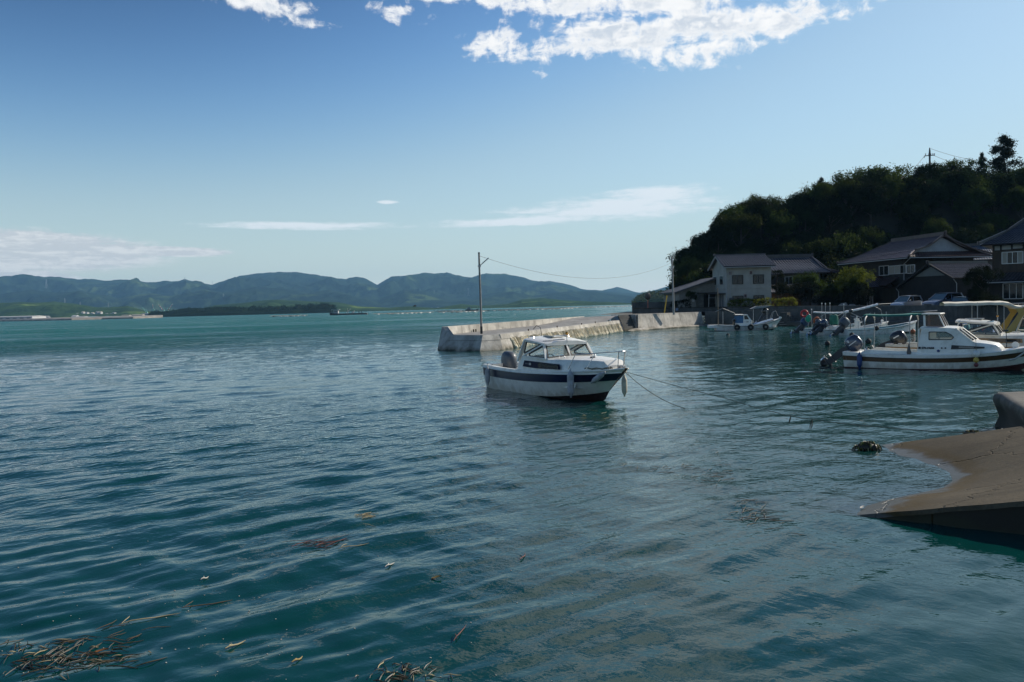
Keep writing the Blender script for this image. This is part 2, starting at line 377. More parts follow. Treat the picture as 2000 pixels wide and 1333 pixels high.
SLIP_O = Vector((4.61, 10.915, 0.0)); SLIP_D = Vector((.83, -.557, 0.0)).normalized(); SLIP_N = Vector((.46, .888, 0.0)).normalized(); SLIP_S = .215; SLIP_W = 5.95
SLIP_HC, SLIP_HW, SLIP_HA = 3.1, 1.8, 1.45       # worn hollow where the sea runs up the ramp
def water_material():
    m = bpy.data.materials.new('sea_water'); m.use_nodes = True; g = NT(m.node_tree); g.n.clear()
    o = g.node('ShaderNodeOutputMaterial'); geo = g.node('ShaderNodeNewGeometry'); P = geo.outputs['Position']
    x, y, z = g.sep(P)
    r = g.vmath('LENGTH', P, out=1)
    # wind patches and slicks
    patch = g.noise(g.comb(g.math('MULTIPLY', x, .018), g.math('MULTIPLY', y, .035), 0.), 1.0, 4, .55, .6)
    slick = g.noise(g.comb(g.math('MULTIPLY', g.math('ADD', x, g.math('MULTIPLY', y, -.12)), .006), g.math('MULTIPLY', y, .06), 4.), 1.0, 3, .5, .8)
    rough_w = g.math('MULTIPLY', g.ramp(patch, .35, .62, .45, 1.25), g.ramp(slick, .28, .66, .40, 1.0))
    # sheltered water is quieter
    sh = g.ramp(g.math('ADD', g.math('SUBTRACT', x, g.math('MULTIPLY', y, .10)), 1.0), -2.0, 9.0, 1.0, .55)
    far = g.ramp(r, 22.0, 140.0, 0.0, 1.0)
    near = g.ramp(r, 5.0, 20.0, .42, 1.0)
    # chop that the mesh cannot carry
    v1b = g.comb(g.math('SUBTRACT', g.math('MULTIPLY', x, .75), g.math('MULTIPLY', y, .55)), g.math('ADD', g.math('MULTIPLY', x, .9), g.math('MULTIPLY', y, 1.3)), 3.)
    v1 = g.comb(g.math('ADD', g.math('MULTIPLY', x, .80), g.math('MULTIPLY', y, .60)), g.math('SUBTRACT', g.math('MULTIPLY', y, 1.6), g.math('MULTIPLY', x, 1.2)), 0.)
    r1 = g.noise(v1, 3.2, 2, .5, .3)          # ~0.3 m ripples
    r2 = g.noise(v1, .85, 3, .55, .4)         # ~1 m chop
    r3 = g.noise(v1, .20, 3, .55, .3)         # ~5 m
    r0 = g.noise(v1b, 7.0, 2, .5, .5); r00 = g.noise(v1b, 19., 2, .5, .3)
    close = g.math('MULTIPLY', g.ramp(r, 9.0, 34.0, 1.0, .25), g.ramp(g.math('ADD', x, g.math('MULTIPLY', y, -.12)), -4.5, 1.5, 1.0, 1.6))
    h = g.math('MULTIPLY', r1, g.math('MULTIPLY', near, .040))
    h = g.math('ADD', h, g.math('MULTIPLY', close, g.math('ADD', g.math('MULTIPLY', r0, .0095), g.math('MULTIPLY', r00, .0022))))
    h = g.math('ADD', h, g.math('MULTIPLY', r2, g.math('MULTIPLY', far, .9)))
    h = g.math('ADD', h, g.math('MULTIPLY', r3, g.math('MULTIPLY', g.ramp(r, 60., 300.), 3.0)))
    h = g.math('MULTIPLY', g.math('MULTIPLY', h, rough_w), sh)
    bp = g.node('ShaderNodeBump'); bp.inputs['Strength'].default_value = 1.0; bp.inputs['Distance'].default_value = 1.0
    g.l.new(h, bp.inputs['Height'])
    # body colour of the sea: green-blue, a little milkier out in the bay
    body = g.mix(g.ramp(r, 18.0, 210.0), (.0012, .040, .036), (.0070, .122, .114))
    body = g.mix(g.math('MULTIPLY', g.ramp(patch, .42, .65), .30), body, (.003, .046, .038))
    df = g.node('ShaderNodeBsdfDiffuse'); g.l.new(body, df.inputs[0])
    tr = g.node('ShaderNodeBsdfTransparent'); tr.inputs[0].default_value = (.72, .86, .88, 1)
    # shallow water over the concrete slipway lets the bottom through
    rel = g.vmath('SUBTRACT', P, tuple(SLIP_O))
    a = g.vmath('DOT_PRODUCT', rel, tuple(SLIP_D), out=1); b = g.vmath('DOT_PRODUCT', rel, tuple(SLIP_N), out=1)
    t = g.math('DIVIDE', g.math('SUBTRACT', b, SLIP_HC), SLIP_HW)
    hol = g.math('MULTIPLY', g.math('EXPONENT', g.math('MULTIPLY', g.math('MULTIPLY', t, t), -1.0)), SLIP_HA)
    depth = g.math('MAXIMUM', g.math('MULTIPLY', g.math('SUBTRACT', a, hol), -SLIP_S), 0.0)
    inside = g.math('MULTIPLY', g.math('GREATER_THAN', b, -.05), g.math('LESS_THAN', b, SLIP_W))
    clear = g.math('MULTIPLY', g.math('EXPONENT', g.math('MULTIPLY', depth, -4.5)), inside)
    clear = g.math('MULTIPLY', clear, .92)
    m1 = g.node('ShaderNodeMixShader'); g.l.new(clear, m1.inputs[0]); g.l.new(df.outputs[0], m1.inputs[1]); g.l.new(tr.outputs[0], m1.inputs[2])
    gl = g.node('ShaderNodeBsdfGlossy'); gl.inputs[0].default_value = (1, 1, 1, 1)
    g.l.new(g.ramp(r, 15., 300., .015, .11), gl.inputs['Roughness']); g.l.new(bp.outputs[0], gl.inputs['Normal'])
    fr = g.node('ShaderNodeFresnel'); fr.inputs[0].default_value = 1.34; g.l.new(bp.outputs[0], fr.inputs['Normal'])
    m2 = g.node('ShaderNodeMixShader'); g.l.new(fr.outputs[0], m2.inputs[0]); g.l.new(m1.outputs[0], m2.inputs[1]); g.l.new(gl.outputs[0], m2.inputs[2])
    g.l.new(m2.outputs[0], o.inputs[0]); return m

def build_sea():
    A = R(56); na = 640; rat = 1.0058
    r = [3.0]
    while r[-1] < 262: r.append(r[-1] * rat)
    r = np.array(r); a = np.linspace(-A, A, na)
    rr, aa = np.meshgrid(r, a, indexing='ij'); X = rr * np.sin(aa); Y = rr * np.cos(aa)
    Z = sea_z(X, Y, rr * .0058)
    co = [np.stack([X, Y, Z], -1).reshape(-1, 3)]; q = [grid_quads(len(r), na)]; base = co[0].shape[0]
    def patch(rs, as_):
        nonlocal base
        rr, aa = np.meshgrid(np.array(rs), as_, indexing='ij')
        c = np.stack([rr * np.sin(aa), rr * np.cos(aa), np.zeros_like(rr)], -1).reshape(-1, 3)
        co.append(c); q.append(grid_quads(len(rs), len(as_)) + base); base += len(c)
    patch(np.geomspace(r[-1], 8600, 24), np.linspace(-A, A, 120))
    patch(np.geomspace(3.0, 8600, 24), np.linspace(A, 2 * pi - A, 60))
    patch([.01, 3.0], np.linspace(0, 2 * pi, 60))
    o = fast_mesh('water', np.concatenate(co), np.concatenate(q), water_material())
    tag(o, kind='structure')
build_sea()

# ------------------------------------------------------------------ far mountains, foothills, headlands
def hill_mat(name, c1, c2, c3, sc):
    m = bpy.data.materials.new(name); m.use_nodes = True; g = NT(m.node_tree); g.n.clear()
    b = g.node('ShaderNodeBsdfDiffuse'); o = g.node('ShaderNodeOutputMaterial'); g.l.new(b.outputs[0], o.inputs[0])
    geo = g.node('ShaderNodeNewGeometry'); P = geo.outputs['Position']
    n = g.noise(P, sc, 6, .62); n2 = g.noise(P, sc * .22, 4, .6); n3 = g.noise(P, sc * 6, 3, .6)
    c = g.mix(g.ramp(n, .35, .65), c1, c2)
    c = g.mix(g.math('MULTIPLY', g.ramp(n2, .54, .64), g.ramp(n, .40, .56)), c, c3)
    c = g.mix(g.ramp(n3, .3, .7, 0, .45), c, (.012, .022, .012))
    g.l.new(c, b.inputs[0])
    bp = g.node('ShaderNodeBump'); bp.inputs['Strength'].default_value = .9; bp.inputs['Distance'].default_value = 6.0 / (sc * 100)
    g.l.new(n3, bp.inputs['Height']); g.l.new(bp.outputs[0], b.inputs['Normal']); return m
def range_of_hills(name, sil, D0, D1, D2, rough, seed, m, na=520, nr=64, power=.8, gully=1.0, kind='structure', jag=.045):
    """sil: skyline as survey pixels; crest stands at distance D1, foot at D0, back foot at D2"""
    pts = []
    for px, py in sil:
        p = atd(px, py, D1); pts.append((atan2(p.x, p.y), max(p.z, 0.0)))
    pts.sort(); pa = np.array([p[0] for p in pts]); pz = np.array([p[1] for p in pts])
    a = np.linspace(pa[0], pa[-1], na); hz = np.interp(a, pa, pz)
    t = np.concatenate([np.linspace(0, 1, nr), np.linspace(1, 2, nr // 3)[1:]])
    tt, aa = np.meshgrid(t, a, indexing='ij'); H = np.broadcast_to(hz, tt.shape)
    crest = D1 * (1 + .05 * (fbm(aa * 9 + seed, aa * 0 + seed, 3) - .5))
    D = np.where(tt <= 1, D0 + (crest - D0) * tt, crest + (D2 - crest) * (tt - 1))
    X = D * np.tan(aa); Y = D
    prof = np.where(tt <= 1, np.power(np.clip(tt, 0, 1), power), 1 - (tt - 1) ** 1.3)
    s = 1.0 / (D1 * .075)
    hz = hz * (1 + jag * (fbm(a * 160 + seed, a * 0 + 2.0, 4) - .5)); H = np.broadcast_to(hz, tt.shape)
    rd = ridged(X * s + seed, Y * s * .8 + seed, 5) - .55
    env = np.where(tt <= 1, 6.75 * tt * (1 - np.minimum(tt, 1)) ** 2, 0)
    Z = H * (prof + gully * rough * rd * env) - 1.0
    Z = np.maximum(Z, -1.0)
    Z = np.where(tt == 0, -1.0, Z)
    sc = D1 / crest
    Z = np.where(Z > 0, (Z - CAM_H) / 1.0 + CAM_H, Z)
    co = np.stack([X, Y, Z], -1).reshape(-1, 3)
    o = fast_mesh(name, co, grid_quads(len(t), na), m); return tag(o, kind=kind), (pa, pz)

far_m = hill_mat('forested_mountain', (.008, .017, .017), (.028, .050, .028), (.085, .125, .040), .0060)
mid_m = hill_mat('forested_foothill', (.024, .050, .020), (.055, .100, .030), (.150, .215, .055), .013)
near_m = hill_mat('forested_headland', (.008, .016, .008), (.018, .030, .011), (.075, .095, .022), .03)
SIL = [(-260, 548), (-150, 530), (-60, 545), (0, 541), (22, 540), (45, 536), (58, 537), (85, 542), (100, 540), (120, 542), (150, 546), (165, 544.5), (178, 545), (205, 548), (235, 546), (262, 545.5), (283, 550), (305, 550), (320, 548), (340, 549), (352, 547), (362, 545.5), (378, 549), (398, 553), (413, 555.5), (430, 550), (445, 544), (470, 538), (500, 534.5), (530, 531), (560, 531), (585, 532), (620, 537), (640, 540), (655, 543), (676, 546), (684, 542), (697, 540), (712, 544), (730, 553), (737, 557), (750, 549), (766, 541), (795, 538.5), (815, 536), (830, 533.5), (850, 535), (872, 532.5), (890, 537), (905, 540.5), (922, 542), (935, 537), (948, 534), (970, 533.5), (985, 534), (1010, 539), (1040, 547), (1052, 549), (1075, 549), (1095, 552), (1115, 556.5), (1135, 564), (1150, 566), (1170, 567), (1200, 570), (1235, 573), (1262, 571), (1290, 563.5), (1310, 558), (1330, 555), (1400, 560), (1500, 565), (1700, 560), (2100, 555)]
range_of_hills('mountains', SIL, 5600, 7200, 8300, 1.1, 3.1, far_m, na=760, nr=90)
SILB = [(1100, 600), (1130, 580), (1165, 570), (1182, 566), (1205, 560.5), (1222, 564), (1240, 570), (1260, 574), (1290, 580), (1340, 600)]
range_of_hills('distant_peak', SILB, 7300, 8000, 8450, .3, 8.2, far_m, na=90, nr=30)
SIL2 = [(-250, 590), (-100, 570), (0, 575), (60, 566), (110, 572), (160, 568), (230, 582), (290, 572), (330, 578), (400, 566), (440, 572), (500, 560), (560, 565), (600, 572), (640, 566), (690, 578), (740, 585), (790, 566), (830, 570), (880, 585), (920, 585), (960, 572), (1000, 569), (1040, 578), (1080, 572), (1150, 568), (1200, 575), (1250, 580), (1300, 586), (1400, 590)]
range_of_hills('foothills', SIL2, 4700, 5500, 6300, 1.0, 12.7, far_m, na=520, nr=50, power=.7)
SIL3 = [(-300, 606), (-160, 588), (-60, 600), (0, 592), (40, 590), (80, 591), (105, 589), (150, 594), (190, 600), (220, 600), (250, 598), (280, 606), (320, 611), (380, 606), (420, 596), (470, 592), (540, 585), (600, 588), (660, 590), (700, 598), (760, 601), (800, 598), (850, 601.5), (900, 594), (940, 597), (990, 594), (1020, 585), (1060, 582), (1100, 586), (1140, 588), (1200, 590), (1260, 594), (1330, 598)]
range_of_hills('green_foreland', SIL3, 2400, 3300, 4200, .75, 21.3, mid_m, na=520, nr=44, power=.6)
SIL4 = [(1233, 600), (1236, 594), (1243, 585), (1256, 577), (1275, 573), (1300, 571), (1340, 570), (1420, 572), (1500, 580), (1580, 592)]
range_of_hills('headland', SIL4, 900, 1080, 1300, .2, 30.1, near_m, na=160, nr=36, power=.42)
SIL5 = [(288, 619.5), (292, 613), (300, 611), (330, 608), (360, 603), (395, 602), (430, 600), (470, 601), (520, 602), (560, 600), (600, 597), (640, 597), (652, 601), (657, 613.5)]
_isl, ISL = range_of_hills('island', [(x, y - 1.0) for x, y in SIL5], 1560, 1640, 1760, .15, 40.4, near_m, na=120, nr=20, power=.4)
# low reclaimed shore at the left, with its stone edge
def shore():
    m = mat('pale_shore_stone', (.25, .225, .19), .9, .35, .05)
    pts = [(-420, 1240), (-300, 1270)]
    mb = MB(); rows = []
    for px, py in [(-330, 636), (-200, 633), (-60, 630), (0, 628.4), (60, 627.3), (140, 625.7), (200, 624), (260, 622.6), (300, 621.3), (318, 620.6)]:
        p = at(px, py, 0.0); d = Vector((p.x, p.y, 0)).normalized()
        rows.append([p - Vector((0, 0, 1)), p + Vector((0, 0, 1.6)), p + d * 14 + Vector((0, 0, 3.0)), p + d * 420 + Vector((0, 0, 4.0)), p + d * 420 - Vector((0, 0, 1))])
    o = mb.loft(rows, cap0=True, cap1=True).build('shore', m); tag(o, kind='structure')
shore()

# ------------------------------------------------------------------ haze over the bay
def build_haze():
    mb = MB(); mb.box((0, 0, 205.0), (17600, 17600, 420.0)); 
    m = bpy.data.materials.new('sea_haze'); m.use_nodes = True; g = NT(m.node_tree); g.n.clear()
    o = g.node('ShaderNodeOutputMaterial'); v = g.node('ShaderNodeVolumePrincipled')
    v.inputs['Color'].default_value = (.32, .66, 1.0, 1); v.inputs['Density'].default_value = 6.6e-5; v.inputs['Anisotropy'].default_value = .15
    g.l.new(v.outputs[0], o.inputs['Volume'])
    h = mb.build('haze', m); tag(h, kind='stuff')
build_haze()
# ------------------------------------------------------------------ shared materials
white_gel = mat('white_gelcoat', (.83, .80, .72), .32, .06, 2.5, dirt=(.42, .38, .30), dscale=2.6, damt=.35)
cream_gel = mat('cream_gelcoat', (.66, .62, .52), .35, .06, 2.5, dirt=(.38, .34, .26), dscale=2.6, damt=.4)
old_white = mat('weathered_white_paint', (.70, .70, .67), .5, .12, 3, dirt=(.30, .28, .22), dscale=3, damt=.55)
hull_white = mat('stained_white_hull', (.81, .78, .70), .34, .06, 2.5, dirt=(.45, .41, .33), dscale=2.2, damt=.3, wl=(.55, .50, .40))
navy_gel = mat('navy_gelcoat', (.010, .014, .042), .3, .2, 3)
tan_gel = mat('tan_gelcoat', (.26, .15, .055), .4, .15, 3)
brown_stripe = mat('brown_stripe', (.085, .045, .018), .4, .2, 3)
antifoul = mat('dark_antifouling', (.030, .016, .016), .7, .3, 6)
deck_grey = mat('deck_nonslip', (.52, .52, .50), .75, .08, 12, bump=.3, bscale=120)
steel = mat('stainless_steel', (.62, .62, .63), .22, metal=1.0)
galv = mat('galvanised_pipe', (.40, .40, .39), .5, .15, 8, metal=.6)
cowl_navy = mat('outboard_cowling', (.035, .045, .075), .25, .15, 3, coat=.6)
cowl_grey = mat('grey_outboard_cowling', (.062, .074, .090), .5, .12, 3, coat=.1)
cowl_black = mat('black_outboard_cowling', (.012, .012, .014), .3, .2, 4, coat=.4)
rubber = mat('black_rubber', (.016, .016, .017), .75, .3, 8)
dark_metal = mat('dark_motor_leg', (.030, .034, .042), .45, .2, 5)
fend_grey = mat('grey_fender_vinyl', (.40, .40, .41), .5, .12, 6, dirt=(.22, .20, .17), dscale=5, damt=.5)
fend_cream = mat('cream_fender_vinyl', (.52, .46, .34), .55, .15, 6, dirt=(.24, .19, .12), dscale=5, damt=.5)
rope_m = mat('worn_rope', (.20, .17, .12), .95, .35, 30)
black_seal = mat('window_seal', (.012, .012, .013), .5)
glass = glass_mat('clear_glass', (.94, .97, .97), (.02, .03, .03), .04)
smoke_glass = glass_mat('brown_smoked_glass', (.55, .42, .40), (.10, .06, .055), .35)
dark_glass = glass_mat('dark_glass', (.10, .12, .14), (.010, .012, .016), .85)
print_black = mat('black_print', (.02, .02, .022), .6)
print_blue = mat('blue_print', (.02, .045, .16), .6)
amber = mat('amber_plastic', (.60, .26, .02), .3)

# ------------------------------------------------------------------ boat building
def sections(st, N):
    st = np.array(st, float); n = len(st); out = []
    for i in range(N):
        u = i / (N - 1) * (n - 1); k = min(int(u), n - 2); f = u - k
        p1, p2 = st[k], st[k + 1]; p0 = st[k - 1] if k > 0 else 2 * p1 - p2; p3 = st[k + 2] if k + 2 < n else 2 * p2 - p1
        out.append(.5 * (2 * p1 + (p2 - p0) * f + (2 * p0 - 5 * p1 + 4 * p2 - p3) * f * f + (3 * p1 - p0 - 3 * p2 + p3) * f ** 3))
    out = np.array(out); out[:, 1] = np.maximum(out[:, 1], .012); out[:, 4] = np.maximum(out[:, 4], .006); return out
class Hull:
    def __init__(s, st, N=30, bulge=.04): s.S = sections(st, N); s.N = N; s.bulge = bulge
    def side(s, i, t, sg, out=0.0):
        r = s.S[i]; x = r[3] + (r[0] - r[3]) * t; y = r[4] + (r[1] - r[4]) * t + s.bulge * sin(pi * t) * (1 if i < s.N * .55 else 1 - 2.2 * (i / s.N - .55)); z = r[5] + (r[2] - r[5]) * t
        return Vector((x, sg * (max(y, .004) + out), z))
    def band(s, t0, t1, out=0.0, sub=3, transom=True):
        mb = MB()
        for sg in (-1, 1):
            mb.loft([[s.side(i, t0 + (t1 - t0) * k / sub, sg, out) for k in range(sub + 1)] for i in range(s.N)])
        if transom:
            mb.loft([[s.side(0, t0 + (t1 - t0) * k / sub, sg, out) - Vector((out, 0, 0)) for k in range(sub + 1)] for sg in (-1, 1)])
        return mb
    def bottom(s):
        mb = MB()
        for sg in (-1, 1): mb.loft([[Vector((r[6], 0, r[7])), Vector((r[3], sg * r[4], r[5]))] for r in s.S])
        r = s.S[0]; mb.add([(r[6], 0, r[7]), (r[3], -r[4], r[5]), (r[3], r[4], r[5])], [(0, 1, 2)]); return mb
    def inner(s, i, w, sg, z=None):
        r = s.S[i]; return Vector((r[0] - .10 * (i / s.N > .9), sg * max(r[1] - w, .005), r[2] if z is None else z))
    def gunwale(s, w, sole, t0, out=.012, deep=.60):
        mb = MB()
        tf = t0 if callable(t0) else (lambda i: t0)
        for sg in (-1, 1):
            mb.loft([[s.side(i, tf(i), sg, out), s.side(i, 1, sg, out), s.side(i, 1, sg, 0) + Vector((0, 0, .025)), s.inner(i, w, sg) + Vector((0, 0, .02)), s.inner(i, w + .03, sg, sole if i < s.N * deep else s.S[i][2] - .06)] for i in range(s.N)])
        a = [s.side(0, tf(0), sg, out) - Vector((out, 0, 0)) for sg in (-1, 1)]; b = [s.side(0, 1, sg, out) - Vector((out, 0, 0)) for sg in (-1, 1)]
        mb.add([a[0], a[1], b[1], b[0]], [(0, 1, 2, 3)])
        q = [Vector((.0, 0, .025)), Vector((.14, 0, .02)), Vector((.16, 0, sole - s.S[0][2]))]
        mb.loft([[b[k] * 1.0 + o for o in q] for k in (0, 1)])
        return mb
    def sole(s, z, w, i1):
        mb = MB(); mb.loft([[Vector((s.S[i][0], sg * max(s.S[i][1] - w - .02, .004), z)) for sg in (-1, 1)] for i in range(0, i1)]); return mb
    def foredeck(s, i0, w, camber=.05, dz=.018):
        mb = MB(); rows = []
        for i in range(i0, s.N):
            a = s.inner(i, w, -1); h = -a.y
            rows.append([Vector((a.x, h * k, a.z + dz + camber * (1 - k * k) * min(1, h / .5))) for k in (-1, -.5, 0, .5, 1)])
        mb.loft(rows, cap0=False); return mb
    def rail(s, t, r, out=.02):
        mb = MB()
        for sg in (-1, 1): mb.tube([s.side(i, t, sg, out) for i in range(s.N)], r, 6)
        return mb

def window(root, poly, m, w=.03, seal=None, th=.008, name='window', label=None):
    poly = [Vector(p) for p in poly]; n = (poly[1] - poly[0]).cross(poly[2] - poly[1]).normalized()
    mb = MB(); mb.prism([p - n * th / 2 for p in poly], n * th); o = mb.build(name, m, root)
    if label: o['label'] = label
    if w:
        f = MB()
        for i in range(len(poly)): f.bar(poly[i], poly[(i + 1) % len(poly)], w, w * .7, up=n)
        f.build('window_seal', seal or black_seal, o)
    return o
def ring(outer, inner, off):
    """wall panel with one opening; outer and inner outlines have the same number of points"""
    mb = MB(); n = len(outer); off = Vector(off); O = [Vector(p) for p in outer]; I = [Vector(p) for p in inner]
    vs = O + I + [p + off for p in O] + [p + off for p in I]
    for i in range(n):
        j = (i + 1) % n
        mb_f = [(i, j, n + j, n + i), (2 * n + i, 3 * n + i, 3 * n + j, 2 * n + j), (i, 2 * n + i, 2 * n + j, j), (n + i, n + j, 3 * n + j, 3 * n + i)]
        for f in mb_f: mb.f.append(f)
    mb.v = [tuple(v) for v in vs]; return mb
def rounded_loft(mb, secs, n=14, p=2.6):
    """sections (x, cy, cz, half width, half height) joined as a superellipse body along x"""
    rows = []
    for x, cy, cz, a, b in secs:
        row = []
        for k in range(n):
            t = 2 * pi * k / n; c, s_ = cos(t), sin(t)
            row.append(Vector((x, cy + a * math.copysign(abs(c) ** (2 / p), c), cz + b * math.copysign(abs(s_) ** (2 / p), s_))))
        rows.append(row)
    return mb.loft(rows, closed=True, cap0=True, cap1=True)
def outboard(root, pos, tilt, m_cowl, s=1.0, decal=None, dmat=None):
    """outboard motor hung on the transom; local x points to the bow; tilt swings the leg up and aft"""
    mb = MB()
    mb.box((.02, 0, -.02), (.10, .22, .34)); mb.box((-.07, 0, .10), (.16, .16, .30))
    mb.loft([[Vector((x, y, z)) for x, y in ((-.28, -.07), (-.06, -.07), (-.06, .07), (-.28, .07))] for z in (.22,)] +
            [[Vector((-.19 + dx * c, dy * c, z)) for dx, dy in ((-.14, -.09), (.13, -.08), (.13, .08), (-.14, .09))] for z, c in ((-.15, 1.0), (-.5, .85), (-.72, .8))], closed=True, cap0=True, cap1=True)
    mb.box((-.24, 0, -.50), (.40, .20, .018))
    rounded_loft(mb, [(.02, 0, -.72, .01, .01), (-.04, 0, -.72, .055, .055), (-.20, 0, -.72, .065, .065), (-.36, 0, -.72, .05, .05), (-.40, 0, -.72, .03, .03)], 10, 2)
    mb.add([(-.06, -.012, -.72), (-.30, -.012, -.72), (-.24, -.012, -.93), (-.06, .012, -.72), (-.30, .012, -.72), (-.24, .012, -.93)], [(0, 1, 2), (5, 4, 3), (0, 3, 4, 1), (1, 4, 5, 2), (2, 5, 3, 0)])
    o = mb.build('outboard_motor', dark_metal, root, smooth=True, angle=50)
    c = MB(); rows = []
    for z, x0, x1, w in ((.20, -.40, .06, .15), (.26, -.47, .10, .185), (.42, -.50, .12, .20), (.58, -.49, .10, .195), (.68, -.45, .04, .165), (.735, -.38, -.04, .11), (.75, -.30, -.12, .05)):
        cx = (x0 + x1) / 2; a = (x1 - x0) / 2
        rows.append([Vector((cx + a * math.copysign(abs(cos(2 * pi * k / 16)) ** .72, cos(2 * pi * k / 16)), w * math.copysign(abs(sin(2 * pi * k / 16)) ** .72, sin(2 * pi * k / 16)), z)) for k in range(16)])
    c.loft(rows, closed=True, cap0=True, cap1=True).build('cowling', m_cowl, o, smooth=True, angle=60)
    p = MB()
    for k in range(3):
        a = 2 * pi * k / 3 + .4
        u = Vector((0, cos(a), sin(a))); v = Vector((0, -sin(a), cos(a)))
        c0 = Vector((-.43, 0, -.72))
        p.add([c0 + u * .03 - v * .02 + Vector((.03, 0, 0)), c0 + u * .16 - v * .07 + Vector((.03, 0, 0)), c0 + u * .19 + v * .02, c0 + u * .12 + v * .08 - Vector((.03, 0, 0)), c0 + u * .03 + v * .02 - Vector((.02, 0, 0))], [(0, 1, 2, 3, 4)])
    p.tube([(-.40, 0, -.72), (-.48, 0, -.72)], .03, 8).build('propeller', steel, o)
    if decal:
        d = MB()
        for sg in (-1, 1):
            for (x0, x1, z0, z1) in decal: d.box(((x0 + x1) / 2, sg * .193, (z0 + z1) / 2), (x1 - x0, .024, z1 - z0))
        d.build('decal', dmat or mat('pale_decal', (.62, .63, .62), .5), o)
    o.location = pos; o.rotation_euler = (0, tilt, 0); o.scale = (s, s, s); return o
def fender(loc, r, L, m, label, top=None, tilt=None, group='fenders hung over the side of a boat', cat='fender', name='boat_fender'):
    t = thing(name, loc, 0, label, cat, group, tilt)
    mb = MB(); n = 12; prof = [(.012, -L / 2 - .05), (.028, -L / 2 - .04), (.03, -L / 2), (r * .62, -L / 2 + .045), (r * .93, -L / 2 + .10), (r, -L / 2 + .16), (r, L / 2 - .16), (r * .93, L / 2 - .10), (r * .62, L / 2 - .045), (.03, L / 2), (.028, L / 2 + .04), (.012, L / 2 + .05)]
    mb.loft([[Vector((q * cos(2 * pi * k / n), q * sin(2 * pi * k / n), z)) for k in range(n)] for q, z in prof], closed=True, cap0=True, cap1=True)
    mb.build('fender_body', m, t, smooth=True, angle=60)
    if top is not None:
        MB().tube([(0, 0, L / 2 + .03), Vector(top) * .5 + Vector((0, .01, L / 4)), top], .008, 5).build('lanyard', rope_m, t)
    return t
def text_part(root, txt, loc, size, rot, m, name='registration_number', bold=.0):
    c = bpy.data.curves.new(name, 'FONT'); c.body = txt; c.size = size; c.offset = bold; c.align_x = 'LEFT'; c.extrude = .0015
    tmp = bpy.data.objects.new('tmp', c); col.objects.link(tmp); bpy.context.view_layer.update()
    dg = bpy.context.evaluated_depsgraph_get(); me = bpy.data.meshes.new_from_object(tmp.evaluated_get(dg)); me.name = name
    bpy.data.objects.remove(tmp); me.materials.clear(); me.materials.append(m)
    o = bpy.data.objects.new(name, me); col.objects.link(o); o.parent = root; o.location = loc; o.rotation_euler = rot; return o

